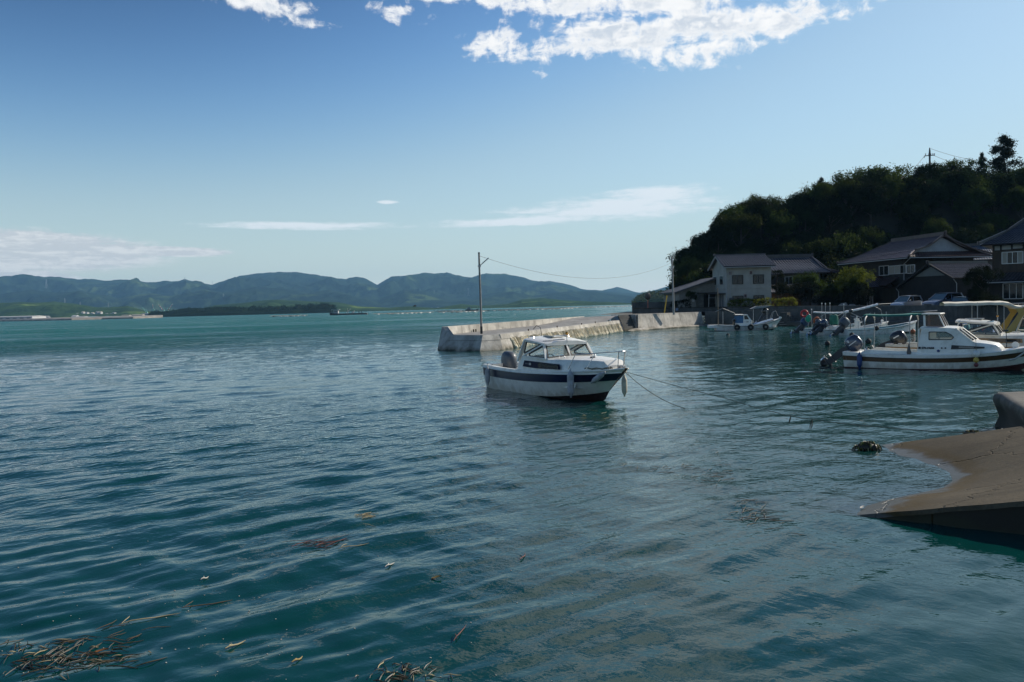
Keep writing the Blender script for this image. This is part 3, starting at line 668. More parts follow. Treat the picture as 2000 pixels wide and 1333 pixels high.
CRUISER = [  # xs, ys, zs (sheer)  xc, yc, zc (chine)  xk, zk (keel)
    (0, .98, .85, .05, .86, -.03, .08, -.30), (1.5, 1.08, .82, 1.5, .95, -.03, 1.5, -.36), (3.0, 1.12, .82, 3.0, .97, -.01, 3.0, -.39), (4.5, 1.10, .87, 4.4, .88, .04, 4.4, -.38),
    (5.6, .97, .92, 5.35, .66, .12, 5.3, -.30), (6.5, .72, .97, 6.0, .38, .20, 5.85, -.18), (7.1, .40, 1.02, 6.35, .16, .26, 6.2, -.06), (7.5, .05, 1.06, 6.62, .01, .32, 6.42, .06)]
def cabin_cruiser(root, hm, sm, panel_m, side_m=None, full=True):
    H = Hull(CRUISER, 34)
    H.bottom().build('hull_bottom', antifoul, root, smooth=True)
    def tt(i, a, b): return a + (b - a) * max(0, i / 33 - .45) / .55
    H.band(0, .60, sub=5).build('hull_side', side_m or hm, root, smooth=True)
    mb = MB()
    for sg in (-1, 1): mb.loft([[H.side(i, tt(i, .58, .50) + (tt(i, .905, .83) - tt(i, .58, .50)) * k / 3, sg, .006) for k in range(4)] for i in range(34)])
    mb.loft([[H.side(0, .58 + .325 * k / 3, sg, .006) - Vector((.006, 0, 0)) for k in range(4)] for sg in (-1, 1)])
    mb.build('hull_stripe', sm, root, smooth=True)
    H.gunwale(.15, .40, lambda i: tt(i, .90, .825), .009).build('gunwale', hm, root, smooth=True, angle=30)
    mb = MB()
    for sg in (-1, 1): mb.tube([H.side(i, tt(i, .915, .84), sg, .022) for i in range(34)], .018, 6)
    mb.build('rub_rail', hm, root, smooth=True)
    H.sole(.40, .15, 22).build('cockpit_sole', deck_grey, root)
    H.foredeck(20, .14, .05).build('foredeck', hm, root, smooth=True)
    # trunk of the cuddy ahead of the windscreen
    T = [(4.40, .97, .85, .90, 1.24, .07), (4.9, .93, .88, .86, 1.26, .08), (5.6, .82, .92, .74, 1.28, .08), (6.3, .62, .96, .55, 1.29, .06), (6.85, .40, 1.0, .35, 1.27, .035), (7.0, .34, 1.02, .30, 1.13, .02)]
    rows = []
    for x, yb, zb, yt, zt, cr in T:
        h = [(yb, zb - .05), (yb - .01, zb + .02), (yt + .03, zt - .05), (yt, zt), (yt * .6, zt + cr * .7)]
        rows.append([Vector((x, -y, z)) for y, z in h] + [Vector((x, 0, zt + cr))] + [Vector((x, y, z)) for y, z in h[::-1]])
    MB().loft(rows, cap0=False, cap1=True).build('coachroof', hm, root, smooth=True, angle=35)
    # cabin sides from the cockpit to the windscreen
    for sg in (-1, 1):
        side = [(2.60, .98, .84), (4.46, .98, .84), (4.46, .905, 1.25), (3.40, .93, 1.285), (2.92, .935, 1.285), (2.70, .95, 1.10)]
        mb = MB(); mb.prism([Vector((x, sg * y, z)) for x, y, z in side], (0, -sg * .05, 0)); mb.build('cabin_side', hm, root)
        def P(x, z): # cabin side plane leaning in towards the roof
            return Vector((x, sg * (.93 - (z - 1.27) * .20), z))
        fr = MB(); up = (0, 1, 0)
        fr.bar(P(2.68, 1.12), P(2.94, 1.84), .05, .13, up); fr.bar(P(3.04, 1.33), P(4.18, 1.735), .05, .085, up)
        fr.bar(P(4.46, 1.25), P(4.19, 1.74), .05, .085, up); fr.bar(P(2.92, 1.30), P(4.46, 1.265), .05, .06, up); fr.bar(P(2.86, 1.83), P(4.24, 1.745), .05, .06, up)
        fr.build('cabin_frame', hm, root)
        window(root, [P(3.36, 1.325), P(4.39, 1.295), P(4.15, 1.67), P(3.36, 1.40)][::sg], glass, .045)
        window(root, [P(2.99, 1.40), P(3.98, 1.725), P(3.05, 1.79)][::sg], glass, .045)
        # dark panel along the cabin foot, with a pale name plate at its tail
        yy = sg * .985
        pl = MB(); pl.prism([(3.02, yy, .955), (3.14, yy, 1.165), (5.25, sg * .915, 1.13), (5.27, sg * .915, .965), (3.9, sg * .985, .935)], (0, sg * .012, 0)); po = pl.build('side_panel', panel_m, root)
        q = MB(); q.prism([(4.05, sg * .982, .97), (4.05, sg * .982, 1.12), (5.18, sg * .925, 1.105), (5.2, sg * .925, .985)], (0, sg * .022, 0)); q.build('side_window', dark_glass, po)
        if full:
            e = MB(); e.box((3.52, sg * 1.0, 1.06), (.13, .012, .075)); e.build('emblem', mat('pale_emblem', (.48, .46, .42), .5), po)
            for k in range(4):
                e = MB(); e.box((3.22 + k * .055, sg * 1.0, 1.062), (.035, .010, .055)); e.build('letter', mat('faded_letter', (.10, .105, .13), .6), po)
    # windscreen: two leaning panes and a centre post
    B = lambda y: Vector((4.47, y, 1.265 + .05 * (1 - (y / .9) ** 2))); Tp = lambda y: Vector((4.21, y, 1.715 + .03 * (1 - (y / .8) ** 2)))
    fr = MB(); fr.bar(B(0), Tp(0), .06, .05, (1, 0, 0)); fr.bar(B(-.9), B(0), .05, .05); fr.bar(B(0), B(.9), .05, .05); fr.bar(Tp(-.82), Tp(0), .06, .07); fr.bar(Tp(0), Tp(.82), .06, .07)
    fr.build('windscreen_frame', hm, root)
    for a, b in ((-.86, -.05), (.05, .86)): window(root, [B(a) + Vector((0, 0, .03)), B(b) + Vector((0, 0, .03)), Tp(b * .9) - Vector((0, 0, .04)), Tp(a * .9) - Vector((0, 0, .04))], glass, .05, name='windscreen')
    # roof
    rows = []
    for x, h, z in ((2.78, .78, 1.855), (2.90, .84, 1.86), (3.4, .85, 1.835), (3.9, .84, 1.79), (4.22, .82, 1.745), (4.30, .78, 1.725)):
        top = [(-1, -.045), (-1.02, 0), (-.92, .035), (-.5, .085), (0, .105), (.5, .085), (.92, .035), (1.02, 0), (1, -.045)]
        rows.append([Vector((x, h * a, z + b)) for a, b in top])
    MB().loft(rows, closed=True, cap0=True, cap1=True).build('cabin_roof', hm, root, smooth=True, angle=40)
    hb = MB(); hb.box((3.45, .05, 1.945), (.55, .46, .035)); ho = hb.build('roof_hatch', hm, root, bevel=.012)
    hb = MB(); hb.box((3.45, -.20, 1.965), (.62, .05, .035)); hb.box((3.45, .30, 1.965), (.62, .05, .035)); hb.build('hatch_slide', galv, ho)
    v = MB(); v.prism([(3.95, -.74, 1.826), (4.18, -.55, 1.812), (4.17, .0, 1.862), (4.05, -.02, 1.874)], (0, 0, .012)); v.build('roof_vent', dark_glass, root)
    for sg in (-1, 1):
        r = MB(); r.tube([(2.95, sg * .70, 1.90), (2.97, sg * .70, 1.96), (3.3, sg * .70, 1.955), (3.33, sg * .70, 1.90)], .012, 6); r.build('roof_rail', steel, root, smooth=True)
    b = MB(); b.tube([(4.30, .0, 1.75), (4.28, 0, 2.02)], .014, 6); bo = b.build('beacon_post', galv, root)
    MB().tube([(4.28, 0, 2.02), (4.28, 0, 2.035), (4.28, 0, 2.09), (4.28, 0, 2.10)], [.03, .045, .045, .03], 10).build('beacon_lamp', amber, bo, smooth=True)
    MB().tube([(4.28, 0, 2.10), (4.28, 0, 2.12)], [.045, .04], 10).build('beacon_cap', black_seal, bo)
    # inside
    s = MB(); s.box((4.10, -.42, .95), (.35, .62, .60)); s.box((4.0, .45, .85), (.4, .6, .45)); s.build('helm_console', hm, root, bevel=.03)
    s = MB(); s.torus((3.88, -.42, 1.22), .16, .014, 'x', 16, 6); s.build('steering_wheel', black_seal, root, smooth=True)
    s = MB(); s.box((3.45, -.42, .78), (.42, .46, .12)); s.box((3.27, -.42, 1.08), (.10, .46, .52)); s.box((3.45, -.42, .56), (.15, .15, .34)); s.build('helm_seat', black_seal, root, bevel=.03)
    # bow rail
    r = MB()
    for sg in (-1, 1):
        pts = [(5.72, sg * .90, 1.0), (6.02, sg * .84, 1.45), (6.12, sg * .80, 1.475), (6.75, sg * .56, 1.52), (7.1, sg * .32, 1.555), (7.3, sg * .12, 1.575), (7.31, 0, 1.575)]
        r.tube(pts, .014, 7)
        r.tube([(6.42, sg * .72, 1.0), (6.72, sg * .57, 1.515)], .012, 6); r.tube([(7.22, sg * .10, 1.06), (7.29, sg * .11, 1.57)], .013, 6)
    r.build('bow_rail', steel, root, smooth=True)
    for sg in (-1, 1):
        r = MB(); r.tube([(4.75, sg * .62, 1.31), (4.78, sg * .62, 1.37), (5.05, sg * .60, 1.37), (5.08, sg * .60, 1.31)], .011, 6); r.build('grab_rail', steel, root, smooth=True)
    c = MB(); c.box((7.22, 0, 1.10), (.16, .12, .10)); c.tube([(7.40, -.06, 1.12), (7.40, .06, 1.12)], .035, 8); c.build('bow_roller', galv, root)
    w = MB(); w.tube([(6.1, -.30, 1.34), (6.1, -.16, 1.34)], .05, 10); w.box((6.1, -.23, 1.32), (.08, .05, .06)); w.build('windlass', dark_metal, root)
    for x in (.25, .6): 
        c = MB(); c.tube([(x - .08, -.93, .90), (x + .08, -.93, .90)], .018, 6); c.tube([(x - .03, -.93, .85), (x - .03, -.93, .90)], .014, 5); c.tube([(x + .03, -.93, .85), (x + .03, -.93, .90)], .014, 5); c.build('cleat', steel, root, smooth=True)
    return H

def local(root, p):
    return Matrix.Translation(root.location) @ root.rotation_euler.to_matrix().to_4x4() @ Vector(p)

boat = thing('motorboat', (-.25, 30.27, 0), R(-61), 'white cabin motorboat with a navy stripe, moored alone in open water before the stone jetty', 'motorboat')
cabin_cruiser(boat, white_gel, navy_gel, mat('navy_panel', (.008, .011, .034), .6, .2, 3, spec=.2), hull_white)
outboard(boat, (.40, .02, .40), R(4), cowl_grey, 1.2, [(-.34, .0, .27, .285)], cowl_black)
s_ = MB(); s_.tube([(6.1, -.62, 1.02), (6.35, -.60, 1.06), (6.5, -.55, 1.03), (6.7, -.52, 1.07), (6.85, -.40, 1.04), (7.0, -.38, 1.08), (7.15, -.25, 1.08), (7.0, -.2, 1.10), (6.9, -.3, 1.10), (7.12, -.3, 1.07)], .022, 6)
s_.build('mooring_line_coil', rope_m, boat, smooth=True)
FG = 'fenders hung over the side of the moored motorboat'
fender(local(boat, (.78, -1.20, .50)), .085, .60, fend_grey, 'grey fender hanging near the stern of the navy striped motorboat', (0.0, .10, .40), group=FG)
fender(local(boat, (6.02, -1.02, .58)), .105, .78, fend_grey, 'large grey fender hanging amidships by the cabin front of the navy striped motorboat', (0.03, .12, .47), group=FG)
fender(local(boat, (6.92, -.62, .80)), .085, .60, fend_grey, 'grey fender lashed at a slant across the bow of the navy striped motorboat', None, (R(8), R(58), R(-40)), group=FG)
fender(local(boat, (7.42, -.02, .56)), .085, .58, fend_cream, 'cream fender dangling under the bow roller of the navy striped motorboat', (0, .02, .44), group=FG)

def rope(name, pts, r, label, n=24, sag=0.0, m=None, cat='rope'):
    out = []
    P = [Vector(p) for p in pts]
    for i in range(len(P) - 1):
        for k in range(n if len(P) == 2 else max(3, n // (len(P) - 1))):
            f = k / (n if len(P) == 2 else max(3, n // (len(P) - 1)))
            out.append(P[i].lerp(P[i + 1], f) - Vector((0, 0, sag * 4 * f * (1 - f))))
    out.append(P[-1])
    o = MB().tube(out, r, 5).build(name, m or rope_m, smooth=True); return tag(o, label, cat)
bow_pt = local(boat, (7.45, -.02, .98))
rope('mooring_rope', [bow_pt, at(1341, 799, -.03)], .010, 'short mooring rope dipping from the bow roller into the water', sag=.16)
rp = rope('mooring_rope', [bow_pt, at(1420, 779, .34), at(1520, 807, .40), at(1545, 812, .40), at(1585, 819, .42), at(1720, 834, .55), at(1905, 846, .60)], .008, 'long mooring rope stretched from the motorboat bow across to the slipway', n=60, sag=.02)
weed_dark = mat('dark_seaweed', (.035, .028, .012), .5, .5, 12)
weed_olive = mat('olive_seaweed', (.10, .095, .018), .45, .5, 9)
for (px, py, L, lab) in ((1545, 813, .17, 'thin strand of seaweed hanging from the long mooring rope'), (1586, 820, .20, 'thick bunch of seaweed hanging from the long mooring rope')):
    p = at(px, py, .41); mb = MB()
    for k in range(2 if L < .18 else 4):
        a = random.uniform(0, 6.28); d = Vector((cos(a), sin(a), 0)) * .018
        mb.tube([p + d * .3 + Vector((0, 0, .01)), p + d + Vector((-.012, 0, -L * .4)), p + d * 1.4 + Vector((-.025, 0, -L * .75)), p + d * .6 + Vector((-.04, 0, -L * random.uniform(.9, 1.1)))], [.007, .011, .010, .004], 5)
    tag(mb.build('seaweed_strand', weed_dark, smooth=True), lab, 'seaweed')
# ------------------------------------------------------------------ concrete and stone
def concrete_mat(name, c, stain=(.10, .085, .06), wet=True, scale=1.0, tide=.42):
    """weathered concrete with rain streaks, form-board seams and a tide band of algae; a high tide value blackens the sides"""
    m = bpy.data.materials.new(name); m.use_nodes = True; g = NT(m.node_tree); g.n.clear()
    b = g.node('ShaderNodeBsdfPrincipled'); o = g.node('ShaderNodeOutputMaterial'); g.l.new(b.outputs[0], o.inputs[0])
    geo = g.node('ShaderNodeNewGeometry'); P = geo.outputs['Position']; x, y, z = g.sep(P)
    oi = g.node('ShaderNodeObjectInfo')
    n1 = g.noise(P, .9 * scale, 6, .62); n2 = g.noise(P, 9 * scale, 5, .65)
    st = g.noise(g.comb(g.math('MULTIPLY', x, 2.2), g.math('MULTIPLY', y, 2.2), g.math('MULTIPLY', z, .35)), 1.0, 5, .62)
    k = tuple(v * .66 for v in c); h = tuple(min(1, v * 1.22) for v in c)
    cc = g.mix(g.ramp(n1, .30, .68), k, h)
    cc = g.mix(g.ramp(n2, .45, .75, 0, .35), cc, k)
    cc = g.mix(g.ramp(st, .50, .72, 0, .55), cc, stain)
    hs = g.node('ShaderNodeHueSaturation'); g.l.new(cc, hs.inputs['Color']); g.l.new(g.ramp(oi.outputs['Random'], 0, 1, .86, 1.12, False), hs.inputs['Value']); cc = hs.outputs[0]
    if wet:
        zz = g.math('ADD', z, g.ramp(n1, .3, .7, -.10, .14))
        cc = g.mix(g.ramp(zz, .02 if tide < .5 else .5, tide, .75 if tide < .5 else .9, 0), cc, (.115, .095, .055) if tide < .5 else (.022, .020, .014))
        cc = g.mix(g.ramp(zz, -.02, .12, .92, 0), cc, (.028, .030, .016))
    g.l.new(cc, b.inputs['Base Color']); b.inputs['Roughness'].default_value = .88
    bp = g.node('ShaderNodeBump'); bp.inputs['Strength'].default_value = .5; bp.inputs['Distance'].default_value = .015
    g.l.new(g.noise(P, 24 * scale, 5, .7), bp.inputs['Height']); g.l.new(bp.outputs[0], b.inputs['Normal'])
    MATS[name] = m; return m
conc = concrete_mat('weathered_concrete', (.45, .42, .365))
conc_dk = concrete_mat('shade_toned_concrete', (.085, .085, .08), stain=(.03, .028, .024))  # concrete of the sun-averted walls and steps, shade put into the colour
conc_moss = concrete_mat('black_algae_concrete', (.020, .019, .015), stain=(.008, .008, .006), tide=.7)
conc_deck = concrete_mat('jetty_deck_concrete', (.30, .285, .26), wet=False)
stone_m = mat('tan_stone', (.74, .65, .48), .9, .22, 2.5, bump=.6, bscale=9, obj_rand=.30, dirt=(.30, .23, .14), dscale=1.6, damt=.45)
dark_gap = mat('dark_joint_earth', (.030, .024, .016), .95, .3, 4)

def V(x, y, z=0.0): return Vector((x, y, z))
# ------------------------------------------------------------------ the jetty
JC, JE = V(-.59, 55.41), V(12.06, 86.29)
JD = (JE - JC).normalized(); JP = V(JD.y, -JD.x)              # JD along the jetty, JP out towards the bay
JL = (JE - JC).length
def jr(s, inset=0.0, z=0.0): return JC + JD * s - JP * inset + V(0, 0, z)
def zr(s): return 1.08 + .14 * s / JL                           # deck height along the bay edge
def zl(s): return 1.08 + .08 * min(1, s / 18) + .48 * float(smoothstep(18, 34, s))
jetty = thing('stone_jetty', tuple(JC), 0, 'concrete jetty with a tan stone facing running out from the quay behind the moored motorboat', 'jetty')
def J(p): return Vector(p) - JC
def build_jetty():
    A0, B0, C0 = V(-5.14, 56.85), V(-2.25, 54.25), JC.copy()
    ins = .46; WD = 4.35; WP = .55
    # body: pier head facets, outer batter, end
    e = -1.2
    def low(p, q): # extend the batter below the water
        return p + (p - q) * .6
    C1 = jr(.35, ins, 1.08); B1 = V(-2.02, 55.05, 1.08); A1 = V(-4.55, 57.25, 1.08)
    top_out = jr(0, ins + WD + WP, 1.08); A1 = V(-4.45, 57.15, 1.08)
    Lo0 = V(-5.14, 56.85); Lo1 = jr(JL + 2, ins + WD + WP + .9)
    for name, q in (('head_face', [A0, B0, B1, A1]), ('head_face', [B0, C0, C1, B1])):
        a, b, c, d = q
        mb = MB(); n = (b - a).cross(d - a).normalized()
        la, lb = low(a, d), low(b, c); la.z = lb.z = -1.0
        mb.prism([J(la), J(lb), J(c), J(d)], -n * .3); mb.build(name, conc, jetty)
        # cold joint between the two pours
        m1, m2 = a.lerp(d, .66), b.lerp(c, .66)
        MB().bar(J(m1) + n * .004, J(m2) + n * .004, .008, .012, up=n).build('pour_joint', dark_gap, jetty)
    # smooth concrete return before the stones begin
    sD = 2.0
    mb = MB(); a, b = jr(0, 0, -.0), jr(sD, 0, 0); c, d = jr(sD + .1, ins, zr(sD)), jr(.35, ins, zr(0)); n = (b - a).cross(d - a).normalized()
    la, lb = low(a, d), low(b, c); la.z = lb.z = -1
    mb.prism([J(la), J(lb), J(c), J(d)], -n * .3); mb.build('side_panel', conc, jetty)
    # backing behind the stones
    mb = MB(); mb.prism([J(jr(sD, .10, -1)), J(jr(JL + .5, .10, -1)), J(jr(JL + .5, ins + .06, zr(JL) - .3)), J(jr(sD, ins + .06, zr(sD) - .3))], J(JC) - JP * .3 * 1.0)
    mb.build('backing', dark_gap, jetty)
    # stones
    rs = random.Random(3); protos = []
    for k in range(7):
        mb = MB(); L = 1.0; w = rs.uniform(.078, .115); n_ = 6
        prof = []
        for i, u in enumerate((-.5, -.36, -.1, .18, .40, .5)):
            ww = w * (.45 if i in (0, 5) else rs.uniform(.85, 1.15)); dd = .15 * (.4 if i in (0, 5) else rs.uniform(.8, 1.25)); off = rs.uniform(-.02, .02)
            prof.append([Vector((off - ww, -.05, u)), Vector((off - ww * .8, dd * .7, u)), Vector((off + rs.uniform(-.03, .03), dd, u + rs.uniform(-.03, .03))), Vector((off + ww * .85, dd * .62, u)), Vector((off + ww, -.05, u))])
        mb.loft(prof, cap0=True, cap1=True); o = mb.build('stone', stone_m, jetty); protos.append(o)
    N = 150; first = set()
    upv = (jr(0, ins, 1.08) - jr(0, 0, 0)); 
    for i in range(N):
        s = sD + .25 + (JL - sD - .3) * (i + rs.uniform(-.2, .2)) / N
        H = zr(s) - .33; k = rs.randrange(7)
        o = protos[k] if k not in first else copy_obj(protos[k], jetty)
        first.add(k); o.name = 'stone'
        lean = .50 - .30 * i / N + rs.uniform(-.14, .14)
        base = jr(s + lean * .5, .03, -.12); topp = jr(s - lean * .5, .03 + ins * (H / 1.08), H)
        hfrac = rs.uniform(.94, 1.10); c = base.lerp(topp, .5 + rs.uniform(-.03, .03)); d = (topp - base)
        zax = d.normalized(); yax = (JP - zax * JP.dot(zax)).normalized(); xax = yax.cross(zax)
        M = Matrix((xax, yax, zax)).transposed().to_4x4(); M = Matrix.Translation(J(c)) @ M @ Matrix.Rotation(rs.uniform(-.25, .25), 4, 'Z') @ Matrix.Diagonal((rs.uniform(.85, 1.25), rs.uniform(.8, 1.4), d.length * hfrac, 1))
        o.matrix_local = M
    # coping blocks
    cur = .35; 
    while cur < JL - .5:
        L = min(3.1, JL - cur)
        mb = MB(); q = [jr(cur + .012, ins - .16, zr(cur) - .34), jr(cur + .012, ins - .06, zr(cur) + .004), jr(cur + .012, ins + .45, zr(cur) + .004), jr(cur + .012, ins + .45, zr(cur) - .34)]
        dz = zr(cur + L) - zr(cur)
        mb.prism([J(p) for p in q], JD * (L - .024) + V(0, 0, dz)); mb.build('coping_block', conc, jetty); cur += L
    # deck slab
    rows = []
    for k in range(25):
        s = .3 + (JL + 1.5) * k / 24
        a, b = jr(s, ins + .44, zr(s) + (.50 * float(smoothstep(JL - 4, JL + 1.2, s)))), jr(s, ins + WD + .02, zl(s))
        if k == 0: b = A1 + (B1 - A1) * .12 + V(0, 0, .0); 
        rows.append([J(a.lerp(b, t)) for t in (0, .33, .66, 1)])
    mb = MB(); mb.loft(rows); 
    mb.add([J(B1) + V(0, 0, .001), J(C1) + V(0, 0, .001), J(jr(.6, ins + .45, 1.081)), J(A1 + (B1 - A1) * .12) + V(0, 0, .001)], [(0, 1, 2, 3)])
    mb.build('deck', conc_deck, jetty)
    # sea wall along the outer edge, in blocks
    pb = [(0.0, 3.6), (3.62, 10.2), (10.22, 18.2), (18.22, 27.0), (27.02, 34.0)]
    for k, (s0, s1) in enumerate(pb):
        mb = MB(); f = lambda s, off, z: J(jr(s + 1.0, ins + WD + off, z))
        zt0 = 1.66 + .002 * s0; zt1 = 1.66 + .002 * s1
        z0, z1 = zl(s0) - .1, zl(s1) - .1
        if k == 4: zt1 = max(zl(s1) + .03, 1.70)
        mb.loft([[f(s0, 0, z0), f(s0, .05, zt0), f(s0, .48, zt0), f(s0, 1.15, -1.0)], [f(s1, 0, z1), f(s1, .05, zt1), f(s1, .48, zt1), f(s1, 1.15, -1.0)]], closed=True, cap0=True, cap1=True)
        mb.build('sea_wall_block', conc if k else concrete_mat('newer_pale_concrete', (.60, .56, .49), wet=True), jetty)
    P0 = jr(1.0, ins + WD + 1.15, -1.0); T0 = jr(1.0, ins + WD + .48, 1.66); T1 = jr(1.0, ins + WD + .0, 1.66); L0 = jr(1.0, ins + WD + .0, .9); lo = low(V(-5.14, 56.85), A1); lo.z = -1
    mb = MB(); mb.add([J(lo), J(A1), J(T0), J(P0), J(T1), J(L0), J(A1 + (B1 - A1) * .13)], [(0, 1, 2, 3), (1, 6, 4, 2), (6, 5, 4)]); mb.build('corner_face', conc, jetty)
    # rusty mooring irons
    for s in (6.2, 13.0, 20.0, 24.5, 29.5):
        p = J(jr(s, ins + .05, zr(s))); mb = MB(); mb.tube([p, p + V(0, 0, .12), p + V(0, 0, .14)], [.05, .05, .08], 8); mb.build('mooring_iron', mat('rusty_iron', (.09, .05, .03), .85, .4, 10), jetty)
    p = J(jr(8.0, ins - .05, zr(8))); mb = MB(); mb.tube([p + V(-.35, .1, .05), p + V(-.1, 0, .35), p + V(.2, -.2, .18), p + V(.3, -.35, -.5)], .025, 6); mb.build('iron_ladder_hook', dark_gap, jetty, smooth=True)
    for dx in (.0, .22):
        p = J(jr(5.2 + dx * 2, ins + WD - .1, zl(5) )); mb = MB(); mb.box(p + V(0, 0, .10), (.10, .10, .22)); mb.build('bollard_stub', dark_gap, jetty)
build_jetty()

# ------------------------------------------------------------------ the quay
quay = thing('quay_wall', (12.06, 86.29, 0), 0, 'battered concrete quay wall with stairs, lit by the sun, where the jetty meets the land', 'quay')
QO = V(12.06, 86.29); Q0, Q1 = V(14.58, 89.8), V(23.99, 99.07)
def Qv(p): return Vector(p) - QO
QD = (Q1 - Q0).normalized(); QN = V(QD.y, -QD.x); QZ = 1.76
def build_quay():
    ql = (Q1 - Q0).length; cuts = [0, 4.55, 8.35, ql]
    for a, b in zip(cuts, cuts[1:]):
        mb = MB(); f = lambda s, off, z: Qv(Q0 + QD * s - QN * off + V(0, 0, z))
        mb.loft([[f(s, 0, -1), f(s, 0.02, .05), f(s, .40, QZ - .2), f(s, .42, QZ), f(s, 1.4, QZ), f(s, 1.4, -1)] for s in (a + .015, b - .015)], closed=True, cap0=True, cap1=True)
        mb.build('wall_panel', conc, quay)
    mb = MB(); f = lambda s, off, z: Qv(Q0 + QD * s + QN * off + V(0, 0, z))
    mb.loft([[f(s, .75, -1), f(s, .70, .10), f(s, .55, .17), f(s, -.1, .20), f(s, -.1, -1)] for s in (-1.2, ql - .05)], closed=True, cap0=True, cap1=True); mb.build('toe_ledge', conc, quay)
    # foot of broken concrete at the stair
    mb = MB(); mb.loft([[Qv(V(11.4, 84.6, -.3)), Qv(V(12.4, 85.4, .12)), Qv(V(13.0, 87.2, .16))], [Qv(V(14.0, 87.2, -.3)), Qv(V(14.0, 88.0, .20)), Qv(V(13.6, 89.2, .22))], [Qv(V(15.6, 89.3, -.3)), Qv(V(15.2, 89.6, .35)), Qv(V(14.8, 90.0, .3))]]); mb.build('toe_apron', conc, quay)
    # stairs in a slot between jetty end and quay face: climb away from the water
    S0, S1 = V(12.35, 87.3), V(13.95, 89.15)                     # foot of the flight
    up = V(-.20, .98).normalized(); n = 7; run = .30; rise = QZ / n
    for k in range(n):
        mb = MB(); a = S0 + up * run * k; b = S1 + up * run * k
        mb.prism([Qv(a) + V(0, 0, -.6), Qv(b) + V(0, 0, -.6), Qv(b + up * (run + .03)) + V(0, 0, -.6), Qv(a + up * (run + .03)) + V(0, 0, -.6)], (0, 0, .6 + rise * (k + 1))); mb.build('step', conc_dk, quay)
    # right cheek of the stairs, stepped like the treads, and the left raking wall
    mb = MB(); side = [(0, -.6), (0, rise * .9)]
    for k in range(n): side += [(run * k + .02, rise * (k + 1)), (run * (k + 1) + .02, rise * (k + 1) + (0 if k < n - 1 else 0))]
    side += [(run * n + .6, QZ), (run * n + .6, -.6)]
    mb.prism([Qv(S1 + up * x) + V(.01, 0, z) for x, z in side], QD * .25); mb.build('stair_cheek', conc, quay)
    mb = MB(); mb.prism([Qv(S1 + QD * .25 + up * x) + V(0, 0, z) for x, z in ((.25, -.6), (.55, QZ - .01), (run * n + .6, QZ - .01), (run * n + .6, -.6))], QD * .5); mb.build('stair_cheek', conc, quay)
    mb = MB(); mb.prism([Qv(S0 + V(-.05, -.3)) + V(0, 0, -.6), Qv(S0 + V(-.05, -.3)) + V(0, 0, .15), Qv(S0 + up * (run * n + .2)) + V(-.02, 0, QZ), Qv(S0 + up * (run * n + .9)) + V(-.02, 0, QZ), Qv(S0 + up * (run * n + .9)) + V(0, 0, -.6)], V(-.45, .2, 0)); mb.build('raking_wall', conc, quay)
    mb = MB(); mb.prism([Qv(V(14.58, 89.8)) + V(0, 0, -.6), Qv(V(14.2, 89.35)) + V(0, 0, -.6), Qv(V(14.2, 90.6)) + V(0, 0, -.6), Qv(V(14.9, 91.2)) + V(0, 0, -.6)], (0, 0, QZ + .6)); mb.build('stair_pier', conc, quay)
build_quay()

# dark quay running on to the right behind the boats
inner_quay = thing('harbour_wall', (24, 99, 0), 0, 'dark shaded concrete harbour wall behind the small fishing boats', 'quay')
def build_inner():
    O = V(24, 99); P = [V(24.05, 99.1), V(28.6, 95.9), V(33.2, 92.3), V(39.0, 85.6), V(47, 76), V(56, 65.2), V(66, 53)]
    tops = [1.76, 1.85, 2.22, 2.15, 1.98, 1.92, 1.9]
    for i in range(len(P) - 1):
        a, b = P[i], P[i + 1]; d = (b - a).normalized(); n = V(d.y, -d.x)
        if n.y > 0: n = -n
        L = (b - a).length; cuts = max(1, round(L / 4.2))
        for k in range(cuts):
            p, q = a + d * (L * k / cuts + .012), a + d * (L * (k + 1) / cuts - .012)
            z0 = tops[i] + (tops[i + 1] - tops[i]) * k / cuts; z1 = tops[i] + (tops[i + 1] - tops[i]) * (k + 1) / cuts
            if i == 1: z0 = z1 = 1.85 if k < cuts else 2.2
            mb = MB(); mb.loft([[p - O + V(0, 0, -1) + n * .05, p - O + V(0, 0, z0), p - O - n * .35 + V(0, 0, z0), p - O - n * .35 - V(0, 0, 1)], [q - O + V(0, 0, -1) + n * .05, q - O + V(0, 0, z1), q - O - n * .35 + V(0, 0, z1), q - O - n * .35 - V(0, 0, 1)]], closed=True, cap0=True, cap1=True)
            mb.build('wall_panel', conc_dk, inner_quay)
        if i >= 2:
            mb = MB(); mb.loft([[a - O + n * 2.6 + V(0, 0, -1), a - O + n * 2.5 + V(0, 0, .50), a - O + V(0, 0, .52)], [b - O + n * 2.6 + V(0, 0, -1), b - O + n * 2.5 + V(0, 0, .50), b - O + V(0, 0, .52)]]); mb.build('landing_ledge', conc_dk, inner_quay)
    # steps up from the landing
    d = (P[3] - P[2]).normalized()
    for k in range(6):
        c = P[2] + V(-1.0, -1.1) + d * .0 + V(-.22 * k, .10 * k) + V(.4, 0)
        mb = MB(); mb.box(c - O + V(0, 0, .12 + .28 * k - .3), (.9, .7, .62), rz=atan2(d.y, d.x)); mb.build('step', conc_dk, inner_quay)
    for k in range(3):
        mb = MB(); mb.box(V(31.2 + .25 * k, 93.4 - .2 * k) - O + V(0, 0, .62 - .24 * k), (.8, .35, .05), rz=-.5); mb.build('light_struck_tread', galv, inner_quay)  # paler than the other steps: light striking them is put into the colour
build_inner()

